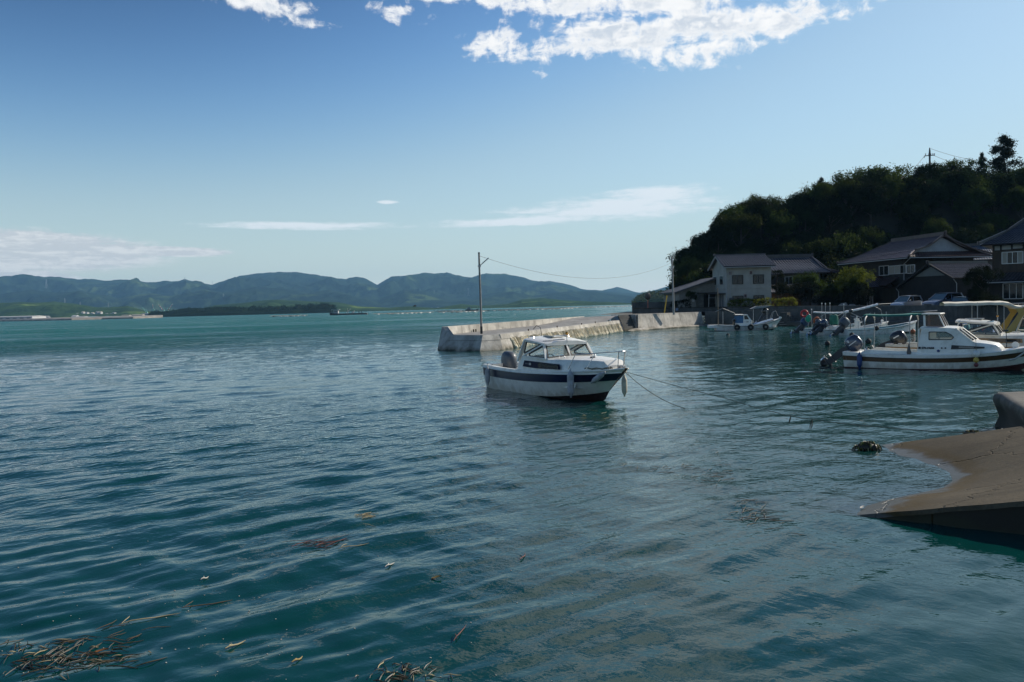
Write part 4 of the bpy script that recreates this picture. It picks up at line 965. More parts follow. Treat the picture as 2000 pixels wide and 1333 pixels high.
upper = thing('parapet_wall', (15.4, 101, 1.7), 0, 'long low grey parapet wall on the quay in front of the white house', 'wall')
def build_upper():
    O = V(15.4, 101, 1.7); xs = [15.4, 19.2, 23.2, 27.2, 31.2, 35.2, 38.0]
    for a, b in zip(xs, xs[1:]):
        za, zb = 2.42 - (a - 15.4) * .010, 2.42 - (b - 15.4) * .010
        mb = MB(); rows = []
        for x, z in ((a + .012, za), (b - .012, zb)):
            y = 101 + .10 * (x - 15.4) * (1 if x < 26 else 1) - (0 if x < 31 else (x - 31) * .9)
            lip = .12 if a == 15.4 and x < 16 else 0
            rows.append([V(x, y, 1.3) - O, V(x, y, z - .12) - O, V(x - lip, y - .12, z) - O, V(x, y + .3, z) - O, V(x, y + .3, 1.3) - O])
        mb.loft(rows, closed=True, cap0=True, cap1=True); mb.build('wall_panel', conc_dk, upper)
    mb = MB(); mb.box(V(20.6, 100.75, 2.05) - O, (.9, .3, .55)); mb.build('meter_box', mat('painted_box_dark', (.05, .055, .06), .6), upper)
    mb = MB(); mb.box(V(20.9, 100.57, 2.12) - O, (.34, .06, .30)); mb.build('notice_plate', mat('pale_blue_paint', (.14, .20, .30), .5), upper)
build_upper()
back = thing('sea_wall', (17, 112, 1.6), 0, 'dark stub of sea wall beyond the round traffic mirror', 'wall')
mb = MB(); mb.box((4.2, 0, .55), (8.4, .5, 2.0)); mb.build('wall_panel', conc_dk, back)

# ------------------------------------------------------------------ land
def build_land():
    earth = mat('yard_ground', (.105, .095, .075), .95, .35, .4, bump=.5, bscale=3)
    asph = mat('worn_asphalt', (.075, .073, .07), .95, .25, .6, bump=.4, bscale=14)
    P = [(12.9, 91.0), (14.9, 91.3), (23.9, 99.6), (28.7, 96.3), (33.4, 92.7), (39.2, 86), (47.2, 76.3), (56.2, 65.5), (66.2, 53.3)]
    q = [(x, y, 1.44 if i > 3 else 1.755 if i < 3 else 1.6) for i, (x, y) in enumerate(P)]
    n = len(q); vs = q + [(110, 60, 1.44), (130, 130, 1.44), (60, 190, 1.44), (22, 150, 1.5), (14, 118, 1.6), (11, 100, 1.72)]
    mb = MB(); mb.add(vs, [tuple(range(len(vs)))]); tag(mb.build('ground', earth), kind='structure')
    mb = MB(); k = [Vector(v) for v in q]
    mb.loft([[Vector((x, y, z + .006)), Vector((x + 2.2, y + (5.0 if i > 2 else 2.6), z + .006))] for i, (x, y, z) in enumerate(q) if i >= 1]); tag(mb.build('quay_road', asph), kind='structure')
build_land()

# ------------------------------------------------------------------ slipway and near quay corner
def slip_mat():
    m = bpy.data.materials.new('slipway_concrete'); m.use_nodes = True; g = NT(m.node_tree); g.n.clear()
    b = g.node('ShaderNodeBsdfPrincipled'); o = g.node('ShaderNodeOutputMaterial'); g.l.new(b.outputs[0], o.inputs[0])
    geo = g.node('ShaderNodeNewGeometry'); P = geo.outputs['Position']; x, y, z = g.sep(P)
    rel = g.vmath('SUBTRACT', P, tuple(SLIP_O)); a = g.vmath('DOT_PRODUCT', rel, tuple(SLIP_D), out=1); c = g.vmath('DOT_PRODUCT', rel, tuple(SLIP_N), out=1)
    uv = g.comb(g.math('MULTIPLY', a, 1.0), g.math('MULTIPLY', c, 1.0), 0.)
    n1 = g.noise(uv, .8, 6, .62); n2 = g.noise(uv, 14, 5, .7); n3 = g.noise(g.comb(g.math('MULTIPLY', a, .35), g.math('MULTIPLY', c, 3.0), 1.), 1.0, 5, .6)
    col_ = g.mix(g.ramp(n1, .3, .7), (.070, .052, .028), (.115, .090, .054)); col_ = g.mix(g.ramp(n3, .42, .68, 0, .65), col_, (.048, .036, .020)); col_ = g.mix(g.ramp(n2, .35, .75, 0, .55), col_, (.035, .029, .02))
    # last tide line: a washed pale band, an ochre algae edge, then dry concrete
    edge = g.math('ADD', g.math('MULTIPLY', z, 1 / SLIP_S), g.math('ADD', g.ramp(g.noise(g.comb(0., c, 0.), .7, 2, .5), .3, .7, -.22, .22), g.ramp(g.noise(uv, 2.2, 3, .5), .3, .7, -.10, .10)))
    alg = g.math('MULTIPLY', g.ramp(edge, .20, .36), g.ramp(edge, .42, .85, 1, 0)); pale = g.ramp(edge, .16, .34, 1, 0)
    col_ = g.mix(g.math('MULTIPLY', alg, .75), col_, (.060, .038, .008)); col_ = g.mix(g.math('MULTIPLY', pale, .8), col_, (.105, .098, .080))
    g.l.new(col_, b.inputs['Base Color']); b.inputs['Specular IOR Level'].default_value = .22
    wet = g.ramp(edge, .05, .55, 1, 0)
    g.l.new(g.ramp(wet, 0, 1, .9, .28), b.inputs['Roughness'])
    # hairline cracks
    vor = g.node('ShaderNodeTexVoronoi'); vor.feature = 'DISTANCE_TO_EDGE'; vor.inputs['Scale'].default_value = .42
    wv = g.node('ShaderNodeVectorMath'); wv.operation = 'ADD'; g.l.new(uv, wv.inputs[0])
    nz = g.node('ShaderNodeTexNoise'); nz.inputs['Scale'].default_value = 3.5; nz.inputs['Detail'].default_value = 4; g.l.new(uv, nz.inputs['Vector'])
    sc_ = g.node('ShaderNodeVectorMath'); sc_.operation = 'SCALE'; sc_.inputs['Scale'].default_value = .45; g.l.new(nz.outputs['Color'], sc_.inputs[0]); g.l.new(sc_.outputs[0], wv.inputs[1]); g.l.new(wv.outputs[0], vor.inputs['Vector'])
    ck = g.ramp(vor.outputs['Distance'], .0, .010, 1, 0)
    hgt = g.math('ADD', g.math('MULTIPLY', n2, .5), g.math('MULTIPLY', ck, -1.2))
    bp = g.node('ShaderNodeBump'); bp.inputs['Strength'].default_value = .9; bp.inputs['Distance'].default_value = .02
    g.l.new(hgt, bp.inputs['Height']); g.l.new(bp.outputs[0], b.inputs['Normal']); return m
slip = thing('slipway', tuple(SLIP_O), 0, 'sloping brown concrete slipway running down into the water in the right foreground', 'slipway')
def build_slip():
    m = slip_mat(); f = lambda a, c, dz=0.0: SLIP_D * a + SLIP_N * c + V(0, 0, (a - SLIP_HA * exp(-((c - SLIP_HC) / SLIP_HW) ** 2) * float(1 - smoothstep(1.0, 3.6, a))) * SLIP_S + dz)
    rows = []
    for i in range(106):
        a = -4.0 + 10.5 * i / 105
        j1, j2 = .025 * noise.noise(Vector((a * 1.7, 1, 0))) + .012 * noise.noise(Vector((a * 6, 4, 0))), .02 * noise.noise(Vector((a * 2.1, 9, 0)))
        rows.append([f(a, j1, -.06 + j2), f(a, .05 + j1, j2 * .5 - .004)] + [f(a, .04 + (SLIP_W - .08) * k / 10, .022 * noise.noise(Vector((a * .6, k * .5, 3))) + .006 * noise.noise(Vector((a * 2.6, k * 1.7, 5)))) for k in range(1, 10)] + [f(a, SLIP_W - .04, 0), f(a, SLIP_W, -.05)])
    MB().loft(rows).build('ramp', m, slip, smooth=True)
    # near side wall in cast blocks
    cuts = [-4.0, -1.0, 1.02, 2.2, 3.7, 6.5]
    for a, b in zip(cuts, cuts[1:]):
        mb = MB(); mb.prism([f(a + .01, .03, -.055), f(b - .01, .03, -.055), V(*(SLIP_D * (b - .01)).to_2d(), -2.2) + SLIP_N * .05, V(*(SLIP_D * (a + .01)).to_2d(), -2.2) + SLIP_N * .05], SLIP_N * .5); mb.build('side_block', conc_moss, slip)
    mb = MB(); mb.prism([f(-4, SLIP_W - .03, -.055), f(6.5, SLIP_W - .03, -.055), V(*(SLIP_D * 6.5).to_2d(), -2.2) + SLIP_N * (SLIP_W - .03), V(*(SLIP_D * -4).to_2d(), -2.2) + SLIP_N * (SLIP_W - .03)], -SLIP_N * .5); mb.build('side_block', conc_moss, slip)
build_slip()
nq = thing('quay_corner', (10.88, 17.89, 0), 0, 'rounded grey concrete quay corner standing beside the slipway at the right edge', 'quay')
def build_nq():
    out = [(-.02, .05), (.0, -.12), (-.35, -.95), (-.98, -2.5), (-1.5, -3.9), (3.2, -5.5), (9, -3), (9, 1.6), (4, .85), (.22, .16), (.06, .13)]
    lv = [(-1.5, .0), (.05, .02), (.25, .10), (.45, .04), (.62, -.02), (.72, .0), (.775, .07), (.785, .16)]
    cx, cy = 3.0, -1.8; rows = []
    for z, i in lv:
        row = []
        for x, y in out:
            d = Vector((cx - x, cy - y)).normalized(); w = noise.noise(Vector((x * 2, y * 2, z * 5))) * (.05 if 0 < z < .6 else .01)
            row.append(V(x + d.x * (i + w), y + d.y * (i + w), z))
        rows.append(row)
    MB().loft(rows, closed=True, cap1=True).build('quay_block', concrete_mat('rough_quay_concrete', (.125, .115, .095), scale=1.6, tide=.80), nq, smooth=True, angle=50)  # raised tide band paints the shade of the sides into the colour
build_nq()
# ------------------------------------------------------------------ the other boats
teal_paint = mat('teal_deck_paint', (.035, .20, .23), .55, .2, 4)
green_tarp = mat('green_tarpaulin', (.006, .135, .085), .55, .2, 3, bump=.3, bscale=6)
white_tarp = mat('white_tarpaulin', (.66, .67, .68), .6, .12, 4, bump=.4, bscale=7)
beige_tarp = mat('beige_awning', (.66, .60, .47), .7, .1, 3)
grey_tarp = mat('grey_awning', (.24, .24, .235), .8, .15, 4)
blue_tarp = mat('blue_tarpaulin', (.03, .11, .33), .55, .25, 3, bump=.3, bscale=6)
blue_cover = mat('pale_blue_deck_cover', (.30, .42, .56), .7, .15, 4)
yellow_gel = mat('ochre_yellow_gelcoat', (.42, .27, .055), .4, .1, 3)
red_plastic = mat('red_float_plastic', (.48, .02, .025), .45, .15, 5)
orange_plastic = mat('faded_orange_plastic', (.46, .10, .025), .55, .2, 5)
blue_vinyl = mat('blue_fender_vinyl', (.010, .045, .16), .45, .15, 5)
yellow_plastic = mat('yellow_float_plastic', (.58, .40, .08), .5, .15, 5)
green_net = mat('green_netting', (.02, .34, .20), .7, .3, 30)
pale_net = mat('pale_green_netting', (.18, .34, .28), .8, .3, 30)

# --- near right boat: white with a brown stripe
WORK = [(0, .93, .68, .03, .84, -.02, .05, -.25), (1.5, 1.02, .61, 1.5, .93, -.04, 1.5, -.30), (3.0, 1.06, .60, 3.0, .94, -.03, 3.0, -.32), (4.4, 1.03, .64, 4.3, .84, .0, 4.3, -.32),
        (5.6, .86, .74, 5.4, .58, .06, 5.35, -.25), (6.5, .58, .88, 6.1, .30, .14, 6.0, -.14), (7.1, .30, 1.02, 6.5, .11, .22, 6.35, -.03), (7.5, .05, 1.14, 6.78, .01, .30, 6.55, .08)]
wb = thing('motorboat', (14.82, 35.06, 0), R(-37), 'white motorboat with a brown stripe, green canopy and tilted outboard at the right edge', 'motorboat')
def build_work_boat(root):
    H = Hull(WORK, 34, .02)
    H.bottom().build('hull_bottom', mat('oxblood_antifouling', (.050, .012, .012), .7, .3, 5), root, smooth=True)
    H.band(0, .10, .006).build('boot_line', mat('oxblood_antifouling', (.05, .012, .012)), root, smooth=True)
    H.band(.10, .52).build('hull_side', hull_white, root, smooth=True)
    H.band(.515, .775, .008).build('hull_stripe', brown_stripe, root, smooth=True)
    H.gunwale(.17, .30, .77, .02, .55).build('gunwale', white_gel, root, smooth=True, angle=30)
    mb = MB()
    for sg in (-1, 1): mb.tube([H.side(i, .785, sg, .03) for i in range(34)], .014, 6)
    mb.build('rub_rail', black_seal, root, smooth=True)
    H.sole(.30, .17, 20).build('cockpit_sole', deck_grey, root); H.foredeck(19, .16, .05).build('foredeck', white_gel, root, smooth=True)
    # raised coaming with a ledge along the cockpit
    for sg in (-1, 1):
        c = MB(); c.loft([[Vector((x, sg * y, z)) for y, z in ((.90, zb), (.88, zt), (.78, zt), (.76, .32))] for x, zb, zt in ((.75, .66, .70), (.95, .64, .80), (2.9, .63, .72))], cap0=True, cap1=True); c.build('coaming', white_gel, root)
    k = MB(); k.box((.30, 0, .62), (.5, 1.5, .10)); k.build('splash_well', white_gel, root, bevel=.03)
    # deckhouse: side walls with rounded windows
    for sg in (-1, 1):
        def P(x, z): return Vector((x, sg * (.915 - (z - .66) * .10), z))
        outer = [P(2.88, .62), P(4.95, .66), P(4.95, .98), P(4.86, 1.14), P(4.30, 1.655), P(4.20, 1.69), P(3.60, 1.70), P(3.05, 1.69)]
        inner = [P(3.33, 1.23), P(3.9, 1.235), P(4.14, 1.245), P(4.215, 1.33), P(4.12, 1.43), P(3.93, 1.535), P(3.6, 1.54), P(3.33, 1.54)]
        ring(outer, inner, (0, -sg * .05, 0)).build('cabin_side', white_gel, root)
        window(root, inner[::-sg], glass, .035)
        o_ = lambda k: Vector((0, sg * k, 0)); E = lambda x, y, z: Vector((x, sg * y, z))
        q = MB(); q.prism([P(4.12, .85) + o_(.004), P(4.95, .88) + o_(.004), P(4.95, .975) + o_(.004), P(4.15, 1.015) + o_(.004)], o_(.014)); q.prism([P(4.95, .88) + o_(.004), E(5.28, .853, .895), E(5.29, .850, .955), P(4.95, .975) + o_(.004)], o_(.014)); qo = q.build('side_panel', black_seal, root)
        q = MB(); q.prism([P(4.40, .905) + o_(.010), P(4.93, .91) + o_(.010), P(4.93, .95) + o_(.010), P(4.40, .97) + o_(.010)], o_(.014)); q.build('side_window', mat('pale_panel_glass', (.22, .20, .17), .2), qo)
    rf = MB(); rf.loft([[Vector((x, y, z)) for y, z in ((-.80, zt - .05), (-.81, zt), (-.45, zt + .05), (0, zt + .065), (.45, zt + .05), (.81, zt), (.80, zt - .05))] for x, zt in ((2.98, 1.70), (3.4, 1.71), (4.1, 1.70), (4.28, 1.665))], cap0=True, cap1=True); rf.build('cabin_roof', white_gel, root, smooth=True)
    fr = MB(); b = lambda y: Vector((4.90, y, 1.12)); t = lambda y: Vector((4.29, y, 1.66))
    for y0, y1 in ((-.84, -.80), (0, 0), (.84, .80)): fr.bar(b(y0), t(y1), .09, .06, (1, 0, 0))
    fr.bar(b(-.84), b(.84), .10, .08); fr.bar(t(-.8), t(.8), .08, .06); fr.build('windscreen_frame', white_gel, root)
    for a, c in ((-.78, -.06), (.06, .78)): window(root, [b(a) + Vector((-.03, 0, .05)), b(c) + Vector((-.03, 0, .05)), t(c * .97) - Vector((-.03, 0, .05)), t(a * .97) - Vector((-.03, 0, .05))], glass, .03, name='windscreen')
    rows = []
    for x, yb, zb, yt, zt, cr in ((4.88, .905, .62, .85, 1.13, .05), (5.2, .87, .66, .80, 1.10, .05), (5.66, .72, .72, .62, 1.02, .05), (5.76, .66, .76, .56, .94, .03), (5.85, .62, .80, .52, .82, .02)):
        h = [(yb, zb - .04), (yt + .04, zt - .07), (yt, zt), (yt * .6, zt + cr * .8)]; rows.append([Vector((x, -y, z)) for y, z in h] + [Vector((x, 0, zt + cr))] + [Vector((x, y, z)) for y, z in h[::-1]])
    MB().loft(rows, cap1=True).build('coachroof', white_gel, root, smooth=True, angle=40)
    for sg in (-1, 1): MB().box((2.95, sg * .62, 1.14), (.05, .42, 1.06)).build('bulkhead', white_gel, root)
    s = MB(); s.box((3.9, -.4, .75), (.5, .6, .8)); s.build('helm_console', white_gel, root, bevel=.03)
    s = MB(); s.torus((3.62, -.4, 1.25), .16, .014, 'x', 14, 6); s.build('steering_wheel', black_seal, root, smooth=True)
    # upper windscreen box on the roof
    p = MB()
    for sg in (-1, 1): p.bar((3.12, sg * .52, 1.72), (3.10, sg * .50, 2.24), .05, .08); p.bar((3.86, sg * .52, 1.70), (3.62, sg * .46, 2.24), .03, .045)
    p.bar((3.86, 0, 1.72), (3.62, 0, 2.24), .03, .045); p.bar((3.86, -.52, 1.72), (3.86, .52, 1.72), .04, .05); p.bar((3.12, -.52, 1.73), (3.86, -.52, 1.72), .04, .04); p.bar((3.12, .52, 1.73), (3.86, .52, 1.72), .04, .04)
    p.build('upper_frame', white_gel, root)
    for sg in (-1, 1): window(root, [(3.13, sg * .51, 1.76), (3.82, sg * .51, 1.75), (3.62, sg * .47, 2.22), (3.12, sg * .49, 2.22)], smoke_glass, 0, name='upper_window')
    for a, c in ((-.49, -.02), (.02, .49)): window(root, [(3.84, a, 1.75), (3.84, c, 1.75), (3.63, c * .92, 2.22), (3.63, a * .92, 2.22)], smoke_glass, 0, name='upper_window')
    r = MB(); r.prism([(3.02, -.60, 2.245), (3.70, -.56, 2.235), (3.74, 0, 2.25), (3.70, .56, 2.235), (3.02, .60, 2.245)], (0, 0, .055)); r.build('upper_roof', white_gel, root, bevel=.015)
    # hoops and canopy
    for x in (.86, 2.60):
        h = MB()
        for sg in (-1, 1): h.tube([(x, sg * .88, .66), (x + .03, sg * .88, 2.0)], .017, 7)
        h.build('canopy_post', galv, root, smooth=True)
        h = MB(); h.tube([(x + .03, .90 * sin(a), 1.99 + .27 * cos(a)) for a in np.linspace(-pi / 2, pi / 2, 15)], .030, 8); h.build('canopy_hoop', mat('pale_pipe_cover', (.72, .68, .58), .5), root, smooth=True)
    rows = []
    for i in range(15):
        x = .74 + 2.45 * i / 14; sag = -.035 * sin(pi * (x - .8) / 1.8) if .8 < x < 2.6 else 0
        rows.append([Vector((x, y, 2.30 + sag - .05 * abs(y) + .02 * noise.noise(Vector((x * 2.2, y * 3, 1))) - (.06 if abs(y) > .5 else 0))) for y in (-.56, -.5, -.25, 0, .25, .5, .56)])
    MB().loft(rows).build('canopy', green_tarp, root, smooth=True)
    rl = MB(); rl.tube([(2.55, -.1, 2.36), (3.5, 0, 2.40)], .02, 6); rl.build('canopy_pole', galv, root)
    # bow gear
    r = MB(); r.tube([(6.0, -.55, .92), (5.98, -.55, 1.55)], .016, 6); r.box((5.98, -.55, 1.58), (.16, .06, .07)); r.build('bow_staff', dark_metal, root)
    r = MB()
    for sg in (-1, 1): r.tube([(6.6, sg * .50, .93), (7.0, sg * .40, 1.42), (7.5, sg * .1, 1.50), (7.5, 0, 1.50)], .014, 6)
    r.build('bow_rail', steel, root, smooth=True)
    r = MB(); r.tube([(6.25, -.12, 1.0), (6.25, .12, 1.0)], .09, 12); r.tube([(6.25, -.13, 1.0), (6.25, -.10, 1.0)], .13, 12); r.build('anchor_winch', white_gel, root, smooth=True)
    r = MB(); r.tube([(4.4, .2, 1.80), (4.55, .2, 1.83)], .05, 8); r.build('horn', steel, root)
    r = MB(); r.tube([(2.60, -.92, 1.05), (2.60, -.94, .70), (2.60, -.93, .62)], [.02, .09, .07], 8); r.build('rolled_net', mat('grey_net_bundle', (.14, .13, .12), .9, .3, 20), root, smooth=True)
    text_part(root, '270-19658', (3.07, -.935, .86), .105, (pi / 2 + .1, 0, 0), print_black, bold=.006)
    
    for c_, s_ in (((2.99, -.928, .895), (.09, .010, .085)), ((3.80, -.925, .895), (.05, .010, .055)), ((3.93, -.925, .895), (.055, .010, .06))): MB().box(c_, s_).build('registration_mark', print_black, root)
    e = MB(); e.tube([(3.68, -.945, .78), (3.68, -.925, .78)], .055, 16); e.build('round_sticker', print_blue, root)
    outboard(root, (-.05, 0, .50), R(52), cowl_navy, 1.18, [(-.40, -.30, .34, .40), (-.22, -.19, .30, .62)])
build_work_boat(wb)
fender(local(wb, (.72, -1.10, .34)), .105, .62, blue_vinyl, 'dark blue fender hung near the stern of the brown striped motorboat', (.02, .10, .50), group='fenders of the brown striped motorboat')
st = thing('float_string', local(wb, (5.02, -1.02, .62)), 0, 'string of white, yellow and dark red floats hanging on the brown striped motorboat', 'floats')
for z, r, m in ((.06, .145, white_gel), (-.18, .105, yellow_plastic), (-.37, .085, mat('dark_red_float', (.16, .03, .035), .55, .2, 6))):
    MB().sph((0, 0, z), r, 14, 10).build('float_ball', m, st, smooth=True)
MB().tube([(0, 0, -.45), (0, 0, .2), (.02, .06, .62)], .009, 5).build('lanyard', rope_m, st)
st['label'] = 'string of three floats, white over yellow over dark red, on the brown striped motorboat'
rope('mooring_rope', [local(wb, (6.9, -.40, 1.0)), local(wb, (6.3, -.80, .50)), local(wb, (6.1, -.85, .45))], .035, 'white rope bundle hanging off the bow of the brown striped motorboat', m=mat('pale_rope', (.42, .40, .36), .9, .2, 20))

# --- cream cruiser alongside, behind
cb = thing('motorboat', tuple(wb.location + V(cos(R(53)), sin(R(53))) * 3.15 + V(cos(R(-37)), sin(R(-37))) * 1.05), R(-37), 'cream cabin cruiser with tan stripes and triangular side window behind the brown striped boat', 'motorboat')
cabin_cruiser(cb, cream_gel, tan_gel, tan_gel, None, False)
text_part(cb, '270-', (2.86, -1.0, 1.20), .09, (pi / 2 + .1, 0, 0), print_black, bold=.006)
for c_, s_ in (((2.79, -.965, 1.235), (.10, .012, .08)), ((3.30, -.985, 1.235), (.32, .010, .075))): MB().box(c_, s_).build('registration_mark', print_black, cb)
outboard(cb, (.0, 0, .60), R(60), cowl_black, 1.2, [(-.30, -.26, .34, .56)])
# --- big cruiser with ochre pillar and beige awning
yb = thing('motorboat', tuple(atd(1912, 668, 42.5).to_2d()) + (0,), R(-22), 'tall cream cruiser with an ochre cabin pillar and beige awning at the right edge', 'motorboat')
def build_yacht(root):
    st = [tuple(v * k for v, k in zip(r, (1.15, 1.2, 1.12, 1.15, 1.2, 1, 1.15, 1))) for r in CRUISER]
    H = Hull(st, 30); H.bottom().build('hull_bottom', antifoul, root, smooth=True); H.band(0, .95).build('hull_side', cream_gel, root, smooth=True)
    H.gunwale(.15, .5, .92, .006).build('gunwale', cream_gel, root, smooth=True); H.sole(.5, .15, 20).build('cockpit_sole', deck_grey, root); H.foredeck(16, .14, .05).build('foredeck', cream_gel, root, smooth=True)
    for sg in (-1, 1):
        P = lambda x, z: Vector((x, sg * (1.15 - (z - 1.0) * .10), z))
        p = MB(); p.prism([P(.9, .9), P(1.35, .9), P(1.75, 1.75), P(1.95, 2.05), P(1.95, 2.27), P(1.50, 2.25), P(1.62, 2.0), P(1.45, 1.7), P(1.15, 1.25)], (0, -sg * .06, 0)); p.build('cabin_pillar', yellow_gel, root)
        p = MB(); p.bar(P(1.95, 1.0), P(2.35, 2.3), .06, .22, (0, 1, 0)); p.bar(P(1.95, 1.05), P(5.2, 1.05), .06, .35, (0, 1, 0)); p.bar(P(2.2, 1.66), P(5.0, 1.66), .06, .07, (0, 1, 0)); p.bar(P(2.3, 2.30), P(4.4, 2.28), .06, .10, (0, 1, 0)); p.bar(P(5.2, 1.1), P(4.4, 2.28), .06, .12, (0, 1, 0)); p.build('cabin_frame', cream_gel, root)
        window(root, [P(2.28, 1.72), P(4.78, 1.72), P(4.42, 2.22), P(2.44, 2.22)][::sg], glass, .035); window(root, [P(2.12, 1.24), P(5.08, 1.24), P(4.84, 1.62), P(2.24, 1.62)][::sg], glass, .035)
    r = MB(); r.prism([(1.85, -1.10, 2.30), (4.5, -1.05, 2.28), (4.6, 0, 2.28), (4.5, 1.05, 2.28), (1.85, 1.10, 2.30)], (0, 0, .09)); r.build('cabin_roof', white_gel, root, bevel=.02)
    r = MB(); r.box((2.9, -.2, 2.50), (1.6, .7, .10)); r.tube([(1.4, -.6, 2.50), (3.6, -.6, 2.55)], .02, 6); r.tube([(1.4, .5, 2.50), (3.6, .5, 2.55)], .02, 6)
    for x in (1.9, 3.2): r.tube([(x, -.6, 2.38), (x, -.6, 2.52)], .015, 5); r.tube([(x, .5, 2.38), (x, .5, 2.52)], .015, 5)
    r.build('roof_rack', mat('rack_grey', (.30, .29, .28), .6, .2, 6), root)
    r = MB(); r.tube([(2.95, -.5, 2.38), (2.95, -.5, 2.86)], .03, 6); r.box((2.95, -.5, 2.90), (.16, .10, .08)); r.build('mast_light', cream_gel, root)
    r = MB(); r.tube([(2.5, -.3, 2.56), (2.5, -.3, 2.72)], .045, 8); r.build('beacon_lamp', amber, root)
    rows = []
    for i in range(13):
        x = -1.75 + 3.6 * i / 12; z = 2.66 - (.28 * float(smoothstep(1.0, 1.8, x)))
        rows.append([Vector((x, y, z - .07 * (y / .9) ** 2 + .012 * sin(i * 2.1))) for y in (-.95, -.93, -.5, 0, .5, .93, .95)]); rows[-1][0].z -= .13; rows[-1][-1].z -= .13
    MB().loft(rows).build('awning', beige_tarp, root, smooth=True, angle=50)
    r = MB()
    for sg in (-1, 1): r.tube([(-.2, sg * .9, .9), (-.2, sg * .9, 2.60)], .022, 6); r.tube([(1.0, sg * .9, .9), (1.0, sg * .9, 2.50)], .018, 6)
    r.build('awning_post', galv, root)
    outboard(root, (-.02, -.25, .62), R(50), cowl_black, 1.15, [(-.30, -.26, .34, .56)], red_plastic); outboard(root, (-.02, .35, .62), R(50), cowl_grey, 1.05)
build_yacht(yb)

# --- skiffs
SKIFF = [(0, .62, .46, .03, .52, -.04, .05, -.14), (1.5, .72, .44, 1.5, .58, -.06, 1.5, -.18), (3.0, .76, .47, 3.0, .60, -.06, 3.0, -.18), (4.4, .70, .56, 4.3, .50, -.02, 4.3, -.16), (5.5, .50, .70, 5.3, .30, .06, 5.2, -.10), (6.3, .24, .84, 5.9, .10, .16, 5.8, .0), (6.8, .04, .95, 6.25, .01, .28, 6.1, .08)]
def skiff(loc, yaw, scale, inner_m, label, hull_m=None):
    root = thing('fishing_skiff', loc, yaw, label, 'skiff', 'open fishing skiffs moored along the harbour wall')
    st = [tuple(v * scale for v in r) for r in SKIFF]; st = [(r[0], r[1], r[2], r[3], r[4], r[5], r[6], r[7]) for r in st]
    H = Hull(st, 26, .03); hm = hull_m or old_white
    H.bottom().build('hull_bottom', antifoul, root, smooth=True); H.band(0, .9).build('hull_side', hm, root, smooth=True)
    mb = MB()
    for sg in (-1, 1): mb.tube([H.side(i, .86, sg, .015) for i in range(26)], .016, 6)
    mb.build('rub_rail', black_seal, root, smooth=True)
    H.gunwale(.07, .12, .88, .010, .98).build('gunwale', white_gel, root, smooth=True); H.sole(.14, .08, 24).build('sole', inner_m, root)
    # inner lining in the deck colour
    mb = MB()
    for sg in (-1, 1): mb.loft([[H.inner(i, .115, sg, .15), H.inner(i, .108, sg) - Vector((0, 0, .03))] for i in range(1, 24)])
    mb.build('lining', inner_m, root, smooth=True)
    t = MB()
    for x in (1.3, 2.7, 4.1): t.box((x * scale, 0, .34), (.28, 1.15 * scale, .05))
    t.build('thwart', inner_m, root); b = MB(); b.prism([H.inner(19, .09, -1), H.inner(24, .05, -1), H.inner(24, .05, 1), H.inner(19, .09, 1)], (0, 0, .02)); b.build('bow_deck', hm, root)
    return root, H
def post(root, x, y, z0, z1, r=.022, cap=True, m=None):
    mb = MB(); mb.tube([(x, y, z0), (x, y, z1)], r, 6); o = mb.build('post', m or galv, root)
    if cap: MB().tube([(x, y, z1 - .02), (x, y, z1 + .09)], r * 2.0, 8).build('post_cap', white_gel, o)
    return o
def awning_roll(root, p0, p1, r, m, name='rolled_awning'):
    P0, P1 = Vector(p0), Vector(p1); n = 14; mb = MB()
    mb.tube([P0.lerp(P1, i / n) + Vector((0, .02 * sin(i * 2.3), -.05 * sin(pi * i / n))) for i in range(n + 1)], [r * (.75 + .3 * abs(sin(i * 1.7))) for i in range(n + 1)], 8); return mb.build(name, m, root, smooth=True)
def strut(root, *pts, r=.02):
    mb = MB(); mb.tube(pts, r, 6); return mb.build('awning_strut', galv, root, smooth=True)
def life_ring(loc, m, label, rz=0.0, R0=.26):
    t = thing('life_ring', loc, rz, label, 'life ring'); MB().torus((0, 0, 0), R0, .085, 'y', 24, 10).build('ring', m, t, smooth=True)
    mb = MB()
    for k in range(4):
        a = pi / 4 + k * pi / 2; mb.torus((cos(a) * R0, 0, sin(a) * R0), .092, .012, 'y', 10, 5)
    mb.build('grab_line', rope_m, t); return t
# first: far left skiff with blue outboard
k1, H1 = skiff((25.9, 71.0, 0), R(10), .86, teal_paint, 'white skiff with a blue outboard, farthest left of the three skiffs')
outboard(k1, (-.05, -.12, .40), R(45), mat('blue_outboard_cowling', (.03, .06, .13), .4, .15, 3), 1.25)
post(k1, .75, -.3, .3, 2.05); awning_roll(k1, (.95, -.25, 1.83), (4.3, -.1, 1.72), .085, white_tarp); post(k1, 4.2, -.1, .4, 1.7, cap=False)
for x in (2.2, 3.0): post(k1, x, .45, .3, 2.55)
strut(k1, (3.9, -.2, 1.72), (3.0, -.5, 1.35), (2.6, -.5, .5)); strut(k1, (1.1, .3, .4), (1.2, .1, 1.0), (2.2, -.2, 1.7))
life_ring(tuple(atd(1571, 613, 70.6)), red_plastic, 'red life ring hung on the post of the farthest left skiff', R(-15), .27)
nt = thing('hand_net', tuple(atd(1578.5, 622, 70.5)), R(-10), 'bright green hand net held upright over the farthest left skiff', 'net')
mb = MB(); mb.torus((0, 0, 0), .30, .018, 'y', 20, 6); o = mb.build('hoop', galv, nt); o.scale = (.85, 1, 1.25)
